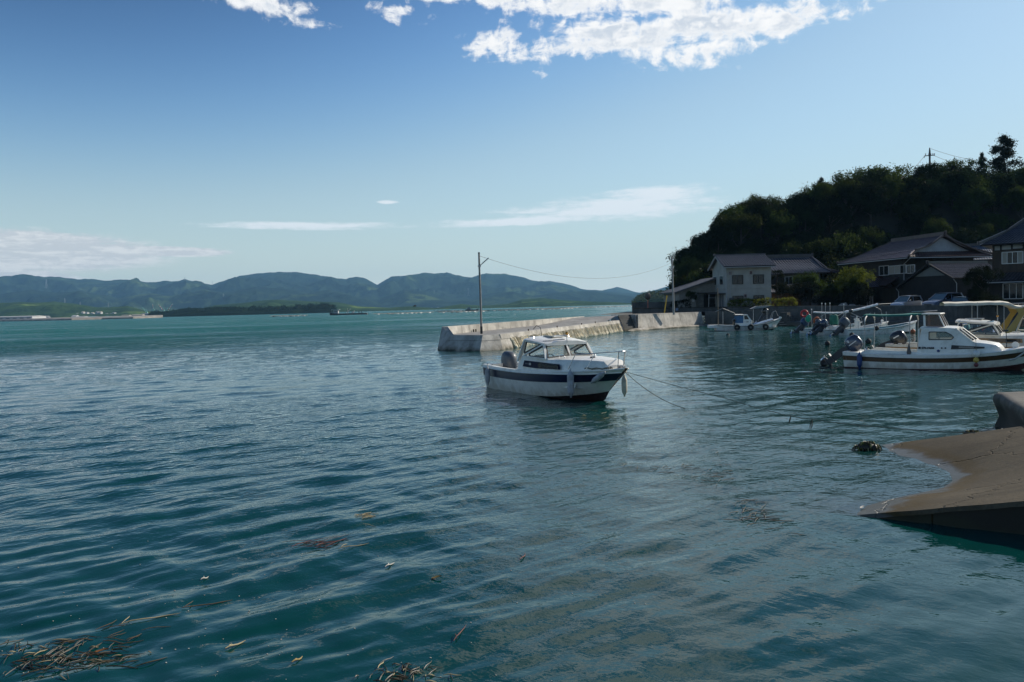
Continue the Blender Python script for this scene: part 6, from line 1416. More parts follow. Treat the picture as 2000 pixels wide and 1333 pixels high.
# --- big brown-roofed house
def big_house():
    N = atd(1845, 459, 100.0); Fp = atd(1743, 473, 110.0); zr_ = (N.z + Fp.z) / 2; N.z = Fp.z = zr_
    a = (N - Fp).normalized(); p = V(a.y, -a.x)
    if p.x > 0: p = -p                                             # p points to the left slope that faces the water
    O = V(N.x, N.y, G0); h = thing('house', tuple(O), 0, 'large dark house with a brown tiled roof and white gable above the cars', 'house'); f = lambda s, w, z: (N - a * s + p * w) * 1.0 - O + V(0, 0, z - zr_)
    L = (N - Fp).length; hw, ze = 5.9, 7.9; wl = 4.9
    mb = MB(); mb.loft([[f(s, wl, G0), f(s, wl, ze + .25), f(s, 0, zr_ - .35), f(s, -wl, ze + .25), f(s, -wl, G0)] for s in (1.0, L + 2.6)], closed=True, cap0=True, cap1=True); mb.build('wall', char_wood, h)
    g0 = .0
    tiles(h, [(f(L + 3.6, hw, ze - .05), f(g0 + .1, hw * .60, ze + .95), f(L, 0, zr_), f(g0, 0, zr_), 30, 9, .05, .03, .12)], tile_brown)
    tiles(h, [(f(L + 3.6, hw, ze - .05), f(-.9, hw, ze - .05), f(L + 2.2, hw * .60, ze + .95), f(.1, hw * .60, ze + .95), 34, 5, .05, .03, .03)], tile_brown)
    tiles(h, [(f(-.9, -hw, ze - .05), f(L + 3.6, -hw, ze - .05), f(g0, 0, zr_), f(L, 0, zr_), 34, 12, .05, .03, .15)], tile_brown)
    tiles(h, [(f(L + 3.6, -hw, ze - .05), f(L + 3.6, hw, ze - .05), f(L, -.1, zr_), f(L, .1, zr_), 20, 10)], tile_brown)
    # skirt roof under the gable
    tiles(h, [(f(-1.3, hw, ze - .05), f(-1.3, -hw, ze - .05), f(.7, hw * .72, ze + .72), f(.7, -hw * .72, ze + .72), 28, 5)], tile_brown)
    mb = MB(); mb.prism([f(.5, hw * .66, ze + .62), f(.5, -hw * .66, ze + .62), f(.5, 0, zr_ - .30)], a * .08); mb.build('gable_wall', plaster, h)
    ridge(h, [f(-.1, 0, zr_ + .15), f(L + .1, 0, zr_ + .15)], tile_brown, .34, .42)
    for sg in (1, -1): ridge(h, [f(-.15, sg * hw * .70, ze + .85), f(-.05, sg * hw * .36, ze + 1.40), f(0, sg * .1, zr_ + .05)], tile_brown, .22, .18, 'descending_ridge'); ridge(h, [f(-1.35, sg * (hw + .05), ze + .10), f(-.2, sg * hw * .74, ze + .78)], tile_brown, .22, .2, 'descending_ridge')
    ridge(h, [f(L + 3.65, hw + .05, ze + .08), f(L + 1.4, hw * .42, ze + 1.25), f(L, 0, zr_ + .1)], tile_brown, .22, .2, 'descending_ridge')
    mb = MB(); mb.bar(f(-1.4, hw, ze - .16), f(-1.4, -hw, ze - .16), .12, .10); mb.bar(f(-1.0, hw + .06, ze - .16), f(L + 3.6, hw + .06, ze - .16), .12, .10); mb.build('gutter', pipe_m, h)
    mb = MB(); mb.tube([f(-1.2, hw - .2, ze - .2), f(.9, wl + .1, ze - .8), f(.95, wl + .08, 4.5)], .05, 6); mb.build('downpipe', pipe_m, h)
    P = N + p * (wl + .02); win(h, P, p, (1718, 520, 1736, 538), alu, house_glass, 1); win(h, P, p, (1737, 519, 1770, 535), alu, [curtain, curtain, house_glass], 2); win(h, P, p, (1772, 518, 1787, 534), alu, house_glass, 1)
    # lower pent roof and entrance gable
    q = lambda s, w, z: f(s, w, z)
    tiles(h, [(q(L + 2.8, wl + 1.9, 4.55), q(2.0, wl + 1.9, 4.55), q(L + 2.8, wl, 5.5), q(2.0, wl, 5.5), 30, 5)], tile_brown)
    e = 5.0; tiles(h, [(q(e + 1.9, wl + 3.2, 4.3), q(e + 1.9, wl, 4.3), q(e, wl + 3.4, 5.55), q(e, wl, 5.55), 10, 6), (q(e - 1.9, wl + 3.2, 4.3), q(e - 1.9, wl, 4.3), q(e, wl + 3.4, 5.55), q(e, wl, 5.55), 10, 6)], tile_brown, 'porch_roof_tiles')
    mb = MB(); mb.prism([q(e + 1.3, wl + 3.0, 4.5), q(e - 1.3, wl + 3.0, 4.5), q(e, wl + 3.0, 5.35)], p * .06); mb.build('porch_gable', grey_plaster, h); ridge(h, [q(e, wl + 3.5, 5.65), q(e, wl + .2, 5.65)], tile_brown, .2, .2)
    for k in range(8):
        mb = MB(); mb.box(q(9.3 - k * .55, wl + 1.2, 2.9), (.10, .10, 2.6)); mb.build('lattice_post', brown_wood, h)
    for k in range(7):
        mb = MB(); mb.bar(q(9.05 - k * .55, wl + 1.15, 1.7), q(9.05 - k * .55, wl + 1.15, 4.0), .04, .42, up=a); mb.build('shoji_panel', mat('dull_screen', (.20, .18, .16), .8), h)
big_house()
# --- low house with grey gable
def low_house():
    rd = V(.94, .34).normalized(); n = -rd; A = atd(1812, 515, 94.0); O = V(A.x, A.y, G0); h = thing('house', tuple(O), 0, 'low dark outbuilding with a pale gable and shiny tiles, directly behind the parked cars', 'house'); w = V(-rd.y, rd.x); f = lambda p, z=None: V(p.x, p.y, p.z if z is None else z) - O
    le = on_plane(1749, 561, A, n); re = on_plane(1862, 543.5, A, n); L = 9.4
    lg, rg = V(le.x, le.y, G0), V(re.x, re.y, G0); ins = rd * .5
    li, ri = le.lerp(A, .06), re.lerp(A, .06)
    mb = MB(); mb.loft([[f(li + o, G0), f(li + o) - V(0, 0, .15), f(A + o) - V(0, 0, .2), f(ri + o) - V(0, 0, .15), f(ri + o, G0)] for o in (ins, rd * (L - .4))], closed=True, cap0=True, cap1=True); mb.build('wall', mat('black_board_wall', (.014, .012, .012), .85, .3, 2), h)
    tiles(h, [(f(re), f(re + rd * L), f(A), f(A + rd * L), 26, 9), (f(le), f(le + rd * L), f(A), f(A + rd * L), 26, 12)], tile_dark)
    ridge(h, [f(A) + V(0, 0, .1) - rd * .05, f(A + rd * L) + V(0, 0, .1)], tile_dark, .28, .24)
    t0, t1 = A.lerp(le, .50), A.lerp(re, .74); zb = min(t0.z, t1.z); t0 = A.lerp(le, (A.z - 5.55) / (A.z - le.z)); t1 = A.lerp(re, (A.z - 5.55) / (A.z - re.z))
    mb = MB(); mb.prism([f(t0 + ins) + V(0, 0, -.2), f(t1 + ins) + V(0, 0, -.2), f(A + ins) - V(0, 0, .4)], n * .05); mb.build('gable_wall', mat('grey_green_plaster', (.16, .17, .16), .9, .1, 1), h)
    mb = MB(); mb.bar(f(le) - V(0, 0, .10), f(A) - V(0, 0, .05), .10, .22); mb.bar(f(re) - V(0, 0, .10), f(A) - V(0, 0, .05), .10, .22); mb.build('bargeboard', char_wood, h)
    for q in (le, re): mb = MB(); mb.tube([f(q) - V(0, 0, .1), f(q + ins) - V(0, 0, .6), f(q + ins, G0)], .05, 6); mb.build('downpipe', pipe_m, h)
low_house()
# --- right hand house
def right_house():
    C = atd(1938, 560, 84.0); d = V(.80, -.60); n = V(-.60, -.80); O = V(C.x, C.y, G0); h = thing('house', tuple(O), 0, 'tall dark timber house with white panels under a tiled hip roof at the right edge', 'house')
    f = lambda s, w, z: V(d.x * s + -n.x * w, d.y * s + -n.y * w, z - G0); L, D = 11.0, 7.0; ze, zr_ = 8.35, 11.3
    mb = MB(); mb.loft([[f(s, 0, 4.4), f(s, 0, ze + .1), f(s, D, ze + .1), f(s, D, 4.4)] for s in (0, L)], closed=True, cap0=True, cap1=True); mb.build('upper_wall', brown_wood, h)
    mb = MB(); mb.loft([[f(s, -.1, G0), f(s, -.1, 4.5), f(s, D, 4.5), f(s, D, G0)] for s in (-.3, L)], closed=True, cap0=True, cap1=True); mb.build('lower_wall', char_wood, h)
    o = 1.0; tiles(h, [(f(-o, -o, ze - .15), f(L + o, -o, ze - .15), f(3.2, D / 2, zr_), f(L - 3, D / 2, zr_), 36, 12, .055, .035, .2), (f(-o, D + o, ze - .15), f(-o, -o, ze - .15), f(3.2, D / 2 + .05, zr_), f(3.2, D / 2 - .05, zr_), 24, 12, .055, .035, .2)], tile_dark)
    ridge(h, [f(3.0, D / 2, zr_ + .15), f(L - 3, D / 2, zr_ + .15)], tile_dark, .34, .4); ridge(h, [f(-o - .1, -o - .1, ze + .02), f(1.2, 1.3, ze + 1.28), f(3.2, D / 2, zr_ + .05)], tile_dark, .22, .22, 'descending_ridge')
    P = C; 
    for r in ((1942, 480.5, 1954, 490), (1956, 479, 1975.5, 488.5), (1977.5, 477, 1998, 486.5), (2000, 475, 2020, 484.5)): win(h, P, n, r, char_wood, plaster, 0, .06, name='upper_panel')
    win(h, P, n, (1957, 492.5, 1998, 515), alu, [curtain, house_glass, house_glass, curtain], 3); win(h, P - n * -.12, n, (1959, 554, 1998, 584), alu, house_glass, 2)
    tiles(h, [(f(-.9, -1.6, 4.35), f(L, -1.6, 4.35), f(-.2, .0, 5.2), f(L, .0, 5.2), 36, 5)], tile_dark)
    mb = MB(); mb.bar(f(-.9, -1.65, 4.22), f(L, -1.65, 4.22), .1, .09); mb.build('gutter', pipe_m, h); mb = MB(); mb.tube([f(-.9, -.9, ze - .2), f(-.25, .05, ze - .5)], .04, 6); mb.build('downpipe', pipe_m, h)
right_house()
# --- slice of another roof between the two houses
def far_roof():
    c = atd(1905, 483, 112.0); h = thing('house', (c.x, c.y, G0), R(-20), 'half hidden house showing only its blue grey roof beside the large brown roofed house', 'house')
    z = c.z - G0; mb = MB(); mb.box((0, 1.6, (z - 2) / 2), (7, 6, z - 2.0)); mb.build('wall', grey_plaster, h)
    tiles(h, [((-4.5, -2.4, z - 1.9), (4.5, -2.4, z - 1.9), (-3.6, 1.6, z + .25), (3.6, 1.6, z + .25), 28, 8), ((-4.5, 5.6, z - 1.9), (4.5, 5.6, z - 1.9), (-3.6, 1.6, z + .25), (3.6, 1.6, z + .25), 28, 8)], mat('blue_grey_roof_tile', (.07, .085, .11), .4, .2, 1))
    ridge(h, [(-3.7, 1.6, z + .4), (3.7, 1.6, z + .4)], tile_dark, .3, .3)
far_roof()

# ------------------------------------------------------------------ cars
def car(loc, yaw, L, W, Hh, m, label, kind='hatch'):
    root = thing('parked_car', loc, yaw, label, 'car', 'cars parked along the quay road')
    k = L / 3.9; hz = .92 * Hh / 1.7
    secs = [(L / 2, .80, .42, hz * .78), (L / 2 - .12 * k, .92, .30, hz * .92), (L / 2 - .5 * k, .97, .25, hz * 1.03), (L / 2 - 1.0 * k, .99, .25, hz * 1.14), (0, 1.0, .25, hz * 1.2), (-L / 2 + .6 * k, 1.0, .25, hz * 1.24), (-L / 2 + .1 * k, .95, .30, hz * 1.26), (-L / 2, .86, .42, hz * 1.2)]
    rows = []
    for x, w, z0, z1 in secs:
        w *= W / 2; rows.append([Vector((x, -w * .92, z0)), Vector((x, -w, z0 + .18)), Vector((x, -w, z1 - .12)), Vector((x, -w * .95, z1)), Vector((x, 0, z1 + .03)), Vector((x, w * .95, z1)), Vector((x, w, z1 - .12)), Vector((x, w, z0 + .18)), Vector((x, w * .92, z0))])
    MB().loft(rows, closed=True, cap0=True, cap1=True).build('body', m, root, smooth=True, angle=45)
    # greenhouse: pillars and roof over dark glass
    xf, xw, xr, xe = L / 2 - 1.0 * k, L / 2 - 1.75 * k, -L / 2 + .42 * k, -L / 2 + .08 * k; zb = hz * 1.16; zt = Hh; wb, wt = W / 2 * .95, W / 2 * .78
    q = lambda x, z, sg, o=0.0: Vector((x, sg * (wb + (wt - wb) * (z - zb) / (zt - zb) + o), z))
    g = MB(); g.loft([[q(xf, zb - .03, -1), q(xf, zb - .03, 1)], [q(xw, zt - .06, -1), q(xw, zt - .06, 1)]]); g.build('windscreen', mat('car_screen_glass', (.10, .13, .13), .06, spec=.9), root)
    for sg in (-1, 1):
        g = MB(); g.prism([q(xf - .12, zb - .02, sg), q(xe + .15, zb + .04, sg), q(xr + .05, zt - .10, sg), q(xw - .06, zt - .10, sg)], (0, -sg * .02, 0)); g.build('side_window', mat('car_side_glass', (.012, .013, .015), .08), root)
        f = MB(); f.bar(q(xf, zb - .02, sg), q(xw, zt - .05, sg), .05, .07); f.bar(q(xe + .05, zb, sg), q(xr, zt - .05, sg), .05, .16); f.bar(q(xw, zt - .06, sg), q(xr, zt - .06, sg), .05, .08); f.bar(q(xf, zb, sg), q(xe, zb + .04, sg), .05, .05); f.bar(q(-.05 * L, zb, sg, .004), q(-.06 * L, zt - .06, sg, .004), .03, .05); f.build('window_frame', m, root)
        hl = MB(); hl.prism([(L / 2 - .02, sg * W * .30, hz * .62), (L / 2 - .30 * k, sg * W * .475, hz * .68), (L / 2 - .52 * k, sg * W * .49, hz * .90), (L / 2 - .10 * k, sg * W * .36, hz * .80)], (.02, sg * .02, .01)); hl.build('headlight', mat('headlight_lens', (.55, .58, .60), .12, metal=.4), root)
        mr = MB(); mr.sph((xf - .28, sg * (W / 2 + .10), zb + .08), .11, 10, 6, (.6, 1, .8)); mr.build('wing_mirror', m, root, smooth=True)
        for x in (L / 2 - .68 * k, -L / 2 + .62 * k):
            t = MB(); t.torus((x, sg * (W / 2 - .10), .29), .22, .085, 'y', 18, 8); to = t.build('wheel', rubber, root, smooth=True); t = MB(); t.tube([(x, sg * (W / 2 - .16), .29), (x, sg * (W / 2 - .04), .29)], .19, 12); t.build('rim', alu, to)
        tl = MB(); tl.box((-L / 2 + .03, sg * W * .42, hz * 1.05), (.06, .14, .34)); tl.build('tail_light', mat('red_lens', (.30, .01, .01), .2), root)
    r = MB(); r.loft([[Vector((x, y * wt / .78 * .8 * s, z + .05 * (1 - y * y))) for y in (-1, -.6, 0, .6, 1)] for x, z, s in ((xw + .03, zt - .05, .97), (xw - .25 * k, zt, 1), (xr + .2, zt, 1), (xr - .03, zt - .06, .96))]); r.build('roof', m, root, smooth=True)
    b = MB(); b.loft([[q(xr - .02, zt - .06, -1), q(xr - .02, zt - .06, 1)], [q(xe - .02, zb, -1), q(xe - .02, zb, 1)]]); b.build('rear_window', mat('car_side_glass', (.012, .013, .015)), root)
    gr = MB(); gr.box((L / 2 - .01, 0, hz * .66), (.04, W * .5, .12)); gr.build('grille', black_seal, root); pl = MB(); pl.box((L / 2 + .01, 0, hz * .44), (.03, .33, .16)); pl.build('number_plate', mat('plain_plate', (.55, .55, .50), .5), root)
    return root
silver = mat('silver_car_paint', (.40, .42, .45), .3, metal=.55, coat=.6); grey_blue = mat('grey_blue_car_paint', (.15, .18, .24), .28, metal=.5, coat=.7); dark_blue = mat('dark_blue_car_paint', (.012, .02, .08), .25, metal=.2, coat=.8)
c_ = atd(1770, 590, 88.0); car((c_.x, c_.y, 1.42), R(208), 3.7, 1.55, 1.68, silver, 'silver compact car parked nose left, leftmost of the three cars')
c_ = atd(1842, 590, 85.5); car((c_.x, c_.y, 1.42), R(205), 4.8, 1.75, 1.88, grey_blue, 'grey blue people carrier parked between the silver car and the dark blue car')
c_ = atd(1875, 590, 82.0); car((c_.x, c_.y, 1.42), R(238), 3.6, 1.6, 1.42, dark_blue, 'small dark blue car parked at the rear of the grey blue people carrier')

# ------------------------------------------------------------------ trees
leaf_dark = leaf_mat('dark_evergreen_leaf', (.010, .021, .007), .32); leaf_mid = leaf_mat('broadleaf_green', (.024, .044, .009), .42); leaf_lime = leaf_mat('lime_green_leaf', (.058, .088, .013), .50); leaf_conifer = leaf_mat('conifer_needles', (.012, .019, .009), .22); leaf_hedge = leaf_mat('hedge_leaf', (.085, .125, .020), .50, .1); leaf_garden = leaf_mat('garden_evergreen', (.008, .013, .005), .25, .15)
bark = mat('grey_bark', (.04, .034, .026), .95, .35, 6, bump=.7, bscale=18)
def leaf_cloud(centers, per, spread, size, rs, up_bias=.35):
    C = np.repeat(np.asarray(centers), per, 0); n = len(C); P = C + rs.randn(n, 3) * spread
    nrm = rs.randn(n, 3); nrm[:, 2] += up_bias * 2; nrm /= np.linalg.norm(nrm, axis=1)[:, None]
    t = np.cross(nrm, rs.randn(n, 3)); t /= np.linalg.norm(t, axis=1)[:, None] + 1e-9; b = np.cross(nrm, t)
    s = (size * rs.uniform(.6, 1.4, n))[:, None]; l = s * rs.uniform(1.1, 1.7, n)[:, None]
    co = np.stack([P - t * l, P - b * s * .55, P + t * l, P + b * s * .55], 1).reshape(-1, 3); return co, np.arange(n * 4).reshape(-1, 4)
def broad_points(rs, n, lobes=7, flat=.8):
    L = [(rs.uniform(-.62, .62), rs.uniform(-.62, .62), rs.uniform(.25, .95), rs.uniform(.24, .46)) for _ in range(lobes + 3)] + [(0, 0, .95, .36)]
    out = []
    while len(out) < n:
        x, y, z, r = L[rs.randint(len(L))]; d = rs.randn(3); d /= np.linalg.norm(d)
        if d[2] < -.45: continue
        q = np.array([x, y, z]) + d * r * rs.uniform(.70, 1.08) * np.array([1.15, 1.15, flat * .8]); out.append(q)
    return out
def conifer_points(rs, n):
    out = []
    while len(out) < n:
        h = rs.uniform(.12, 1.0) ** .9; k = int(h * 11); a0 = k * 2.4 + rs.randn() * .5; rr = (.72 * (1 - h) ** .6 + .12) * rs.uniform(.25, 1.0) * (1 + .3 * sin(k * 1.7))
        out.append(np.array([cos(a0) * rr, sin(a0) * rr, h * 2.3 - rr * .35]))
    return out
CROWNS = {}
def crown_mesh(kind, i):
    if (kind, i) in CROWNS: return CROWNS[(kind, i)]
    rs = np.random.RandomState(100 + i + (50 if kind == 'conifer' else 0)); 
    if kind == 'broad': co, q = leaf_cloud(broad_points(rs, 130), 52, .085, .034, rs)
    elif kind == 'near': co, q = leaf_cloud(broad_points(rs, 170, 8, .9), 60, .07, .024, rs)
    elif kind == 'airy': co, q = leaf_cloud(broad_points(rs, 60, 9), 60, .075, .026, rs)
    else: co, q = leaf_cloud(conifer_points(rs, 260), 34, .090, .034, rs, .1)
    o = fast_mesh('crown', co, q, None, False); me = o.data; bpy.data.objects.remove(o); CROWNS[(kind, i)] = me; return me
def trunk_mesh(kind, i):
    key = ('t' + kind, i)
    if key in CROWNS: return CROWNS[key]
    rs = random.Random(i + 9); mb = MB(); top = 2.0 if kind == 'conifer' else .98
    mb.tube([(0, 0, -.25), (.01, .01, .2), (.02 + rs.uniform(-.03, .03), rs.uniform(-.03, .03), top * .6), (rs.uniform(-.04, .04), 0, top)], [.065, .05, .035, .010], 7)
    for k in range(6):
        a = rs.uniform(0, 6.28); z = rs.uniform(.25, .6) * (top if kind == 'conifer' else 1); l = .3 if kind == 'conifer' else .5; mb.tube([(0, 0, z), (cos(a) * l * .5, sin(a) * l * .5, z + .12), (cos(a) * l, sin(a) * l, z + .32)], [.022, .014, .005], 5)
    o = mb.build('trunk', bark, None, smooth=True); me = o.data; bpy.data.objects.remove(o); CROWNS[key] = me; return me
def tree(loc, h, r, kind, i, lm, label, group=None, name='tree', cat='tree', rz=None):
    t = thing(name, loc, random.uniform(0, 6.28) if rz is None else rz, label, cat, group)
    me = crown_mesh(kind, i); key = (kind, i, lm.name)
    if key not in CROWNS: m2 = me.copy(); m2.materials.clear(); m2.materials.append(lm); CROWNS[key] = m2
    if kind == 'conifer': rc, zc, zs = r, 0.0, h / 2.35
    else:
        zs = min(h / 1.38, r * 1.22); rc, zc = r, h - zs * 1.36
    o = bpy.data.objects.new('crown', CROWNS[key]); col.objects.link(o); o.parent = t; o.scale = (rc, rc, zs); o.location = (0, 0, zc)
    o = bpy.data.objects.new('trunk', trunk_mesh(kind, i)); col.objects.link(o); o.parent = t; o.scale = (r, r, (h / 2.35) if kind == 'conifer' else (zc + zs * .9))
    return t
HSIL = [(1300, 560), (1312, 552), (1318, 520), (1335, 492), (1352, 470), (1378, 455), (1398, 428), (1420, 398), (1450, 388), (1475, 381), (1500, 385), (1530, 392), (1545, 378), (1570, 366), (1600, 352), (1622, 356), (1640, 344), (1680, 330), (1710, 322), (1735, 320), (1758, 336), (1780, 342), (1800, 330), (1828, 308), (1860, 312), (1885, 306), (1905, 318), (1925, 322), (1945, 330), (1970, 334), (2000, 322), (2060, 300), (2150, 280), (2300, 270), (2500, 300)]
_hx = np.array([p[0] for p in HSIL], float); _hz = np.array([atd(p[0], p[1], 150.0).z for p in HSIL])
def crest(px): return float(np.interp(px, _hx, _hz))
def hill_z(x, y):
    px = 1000 + FPX * x / y; top = max(crest(px) - 5.6, G0 + .3); t = (y - 121.0) / 29.0
    k = 0 if t < 0 else (t * t * (3 - 2 * t) if t < 1 else 1 - .25 * min(1, (t - 1)))
    return (G0 - .4) + (top - G0 + .4) * k + .5 * (noise.noise(Vector((x * .12, y * .12, 2)))) * k
def build_hill():
    xs = np.linspace(-430, 520, 70); ys = np.linspace(112, 205, 40); co = []
    for y in ys:
        for px in np.linspace(1285, 2500, 70):
            x = (px - 1000) / FPX * y; e = min(1, (px - 1285) / 50); co.append((x, y, hill_z(x, y) * e - 1.2 * (1 - e)))
    o = fast_mesh('hill', co, grid_quads(40, 70), mat('forest_floor', (.014, .014, .008), .95, .4, .3, bump=.6, bscale=2)); tag(o, kind='structure')
    rs = random.Random(21); n = 0
    for row, Y in enumerate((121.5, 124, 127.5, 131.5, 135.5, 139.5, 143, 146.5, 150, 153, 158, 164)):
        step = (44 if Y < 150 else 36) * 134 / Y; px = 1346 + rs.uniform(0, 14) + (14 if Y < 125 else 0)
        while px < 2120:
            y = Y + rs.uniform(-2.0, 2.0); p = px + rs.uniform(-9, 9); x = (p - 1000) / FPX * y; z = hill_z(x, y); c = crest(p)
            c_here = CAM_H + (c - CAM_H) * y / 150.0
            h = rs.uniform(6.0, 8.5)
            if Y > 143: h = max(5.0, c_here - z + rs.uniform(-1.7, .3))
            low = row % 3 == 1 or Y in (153, 164)
            if low: h = min(h, rs.uniform(3.6, 5.2) if Y < 150 else max(3.5, c_here - z - 2.0))
            h = min(h, max(4.0, c_here - z + .1)); r = rs.uniform(2.7, 4.1)
            tall_gap = 1938 < p < 1982 and Y > 148
            dark = rs.random() < .55
            tree((x, y, z - .2), h, r, 'broad', rs.randrange(5), leaf_dark if dark else leaf_mid, 'dark evergreen tree in the dense wood covering the hill' if dark else 'lighter green broadleaf tree in the dense wood covering the hill', 'trees of the wood on the hill', name='woodland_tree', rz=rs.uniform(0, 6.28)); n += 1
            px += step * rs.uniform(.8, 1.2)
build_hill()
def sky_tree(px, top, bot, Y, wpx, kind, i, lm, label, name, cat='tree'):
    b, t = atd(px, bot, Y), atd(px, top, Y); return tree((b.x, b.y, b.z), t.z - b.z, wpx / 2 * Y / FPX, kind, i, lm, label, name=name, cat=cat)
p_ = sky_tree(1962, 266, 348, 150, 82, 'conifer', 0, leaf_conifer, 'tall dark cedar standing up alone above the wood near the right edge', 'cedar_tree')
sky_tree(1918, 300, 345, 150, 30, 'conifer', 1, leaf_conifer, 'shorter ragged cedar on the skyline just left of the tall cedar', 'cedar_tree')
sky_tree(1876, 304, 360, 149, 95, 'airy', 0, leaf_mid, 'spreading open crowned pine on the skyline left of the cedars', 'pine_tree')
sky_tree(1700, 317, 400, 151, 150, 'near', 0, leaf_mid, 'wide pale green tree cresting the middle of the wooded skyline', 'broadleaf_tree')
sky_tree(1762, 335, 395, 149, 70, 'airy', 1, leaf_lime, 'thin twiggy yellowish tree in the skyline dip left of the pylon pole', 'broadleaf_tree')
sky_tree(1604, 348, 390, 150, 34, 'conifer', 2, leaf_conifer, 'small dark conifer poking up on the skyline left of the crest', 'cedar_tree')
sky_tree(1482, 376, 440, 150, 95, 'near', 1, leaf_mid, 'broad flat topped tree on the skyline above the white house', 'broadleaf_tree')
sky_tree(1344, 496, 590, 124, 60, 'near', 2, leaf_dark, 'leaning dark tree at the left tip of the wood beside the utility pole', 'broadleaf_tree')
# garden plants
def shrub(px, top, bot, Y, wpx, lm, label, i=0, kind='near', name='garden_shrub', cat='shrub'):
    return sky_tree(px, top, bot, Y, wpx, kind, i, lm, label, name, cat)
shrub(1664, 513, 606, 97.5, 88, leaf_lime, 'round tree with a sunlit lime green crown in front of the big house', 3, name='garden_tree', cat='tree')
shrub(1680, 548, 606, 95.5, 66, leaf_garden, 'dark rounded bush under the lime green garden tree', 1)
shrub(1582, 524, 604, 113.0, 74, leaf_mid, 'bushy garden tree in front of the old tiled house', 4, name='garden_tree', cat='tree')
shrub(1566, 545, 604, 110.5, 60, leaf_garden, 'olive grey shrub with pale leaf tips in front of the bushy garden tree', 0)
shrub(1622, 548, 604, 108, 44, leaf_mid, 'small flowering bush with reddish tips between the two garden trees', 2)
shrub(1608, 575, 604, 105, 50, leaf_garden, 'low dark shrub at the foot of the garden by the wall', 3)
shrub(1640, 578, 606, 97, 50, leaf_garden, 'low clump of grassy leaves behind the harbour wall', 4)
shrub(1530, 545, 604, 108, 40, leaf_garden, 'dark bush against the corner of the white house', 2)
shrub(1918, 515, 600, 77.5, 66, leaf_garden, 'black green tree standing between the low outbuilding and the right hand house', 1, name='garden_tree', cat='tree')
shrub(1905, 556, 600, 76.5, 60, leaf_garden, 'dark bush at the foot of the black green tree', 4)
shrub(1945, 572, 604, 74.8, 60, leaf_garden, 'dark clipped bush in front of the right hand house', 2)
shrub(1348, 566, 598, 108.5, 26, leaf_mid, 'bright creeper bush hanging on the barn', 0)
def niwaki(px, Y):
    b = atd(px, 600, Y); t = thing('garden_pine', (b.x, b.y, G0), 0, 'clipped garden pine with cloud shaped pads by the white house', 'tree')
    MB().tube([(0, 0, 0), (.15, .1, 1.8), (-.1, 0, 3.3), (.2, 0, 4.6), (.1, 0, 5.4)], [.16, .13, .10, .07, .03], 7).build('trunk', bark, t, smooth=True)
    rs = np.random.RandomState(4)
    for x, y, z, r in ((0.1, 0, 5.3, .75), (.75, .1, 4.75, .62), (-.65, 0, 4.45, .62), (.7, -.2, 3.4, .55), (-.5, .2, 3.2, .7), (.3, 0, 2.4, .6)):
        cs = [np.array([x + rs.randn() * r * .42, y + rs.randn() * r * .42, z + abs(rs.randn()) * .13]) for _ in range(26)]
        co, q = leaf_cloud(cs, 34, .10, .045, rs, .5); o = fast_mesh('foliage_pad', co, q, leaf_conifer, False); o.parent = t
niwaki(1517, 109.5)
def hedge(x0, x1, y, z0, z1, d, lm, label, seed):
    t = thing('hedge', ((x0 + x1) / 2, y, z0), 0, label, 'hedge'); rs = np.random.RandomState(seed); h = z1 - z0; w = x1 - x0; n = int(w * h * 34)
    cs = []
    for _ in range(n):
        u = rs.uniform(-w / 2, w / 2); f = rs.randint(3); zt = h * (1 + .05 * sin(u * 2.3)) * min(1, .55 + 1.2 * (w / 2 - abs(u)))
        cs.append((u, -d / 2, rs.uniform(.05, zt)) if f == 0 else (u, rs.uniform(-d / 2, d / 2), zt) if f == 1 else (u, rs.uniform(-d / 2, d / 2), rs.uniform(.2, zt)))
    co, q = leaf_cloud(cs, 16, .09, .055, rs, .3); o = fast_mesh('foliage', co, q, lm, False); o.parent = t
    mb = MB()
    for k in range(int(w / .6)): x = -w / 2 + .3 + k * .6; mb.tube([(x, 0, 0), (x + .1, 0, h * .7)], [.03, .012], 5)
    o = mb.build('stems', bark, t); o['kind'] = 'stuff'
hedge(28.0, 36.9, 103.0, 1.6, 3.08, 1.0, leaf_hedge, 'clipped hedge with a sunlit yellow green top in front of the white house', 5)
hedge(20.9, 23.6, 104.6, 1.6, 3.15, .9, leaf_garden, 'dark square clipped hedge beside the utility pole', 6)
for px, py, w, h, lab in ((1647, 596, 1.2, .7, 'large pale boulder under the lime green garden tree'), (1664, 597, 1.0, .55, 'smaller rounded garden boulder right of the large one')):
    p = atd(px, py, 94.8); mb = MB(); mb.sph((0, 0, 0), 1.0, 12, 8); mb.v = [tuple(Vector(v) * (1 + .25 * noise.noise(Vector(v) * 1.7 + Vector((px, 0, 0))))) for v in mb.v]
    o = mb.build('garden_boulder', mat('grey_boulder', (.24, .22, .19), .95, .3, 3, bump=.8, bscale=8), smooth=True); o.location = (p.x, p.y, 1.75); o.scale = (w * .6, w * .5, h); tag(o, lab, 'boulder')

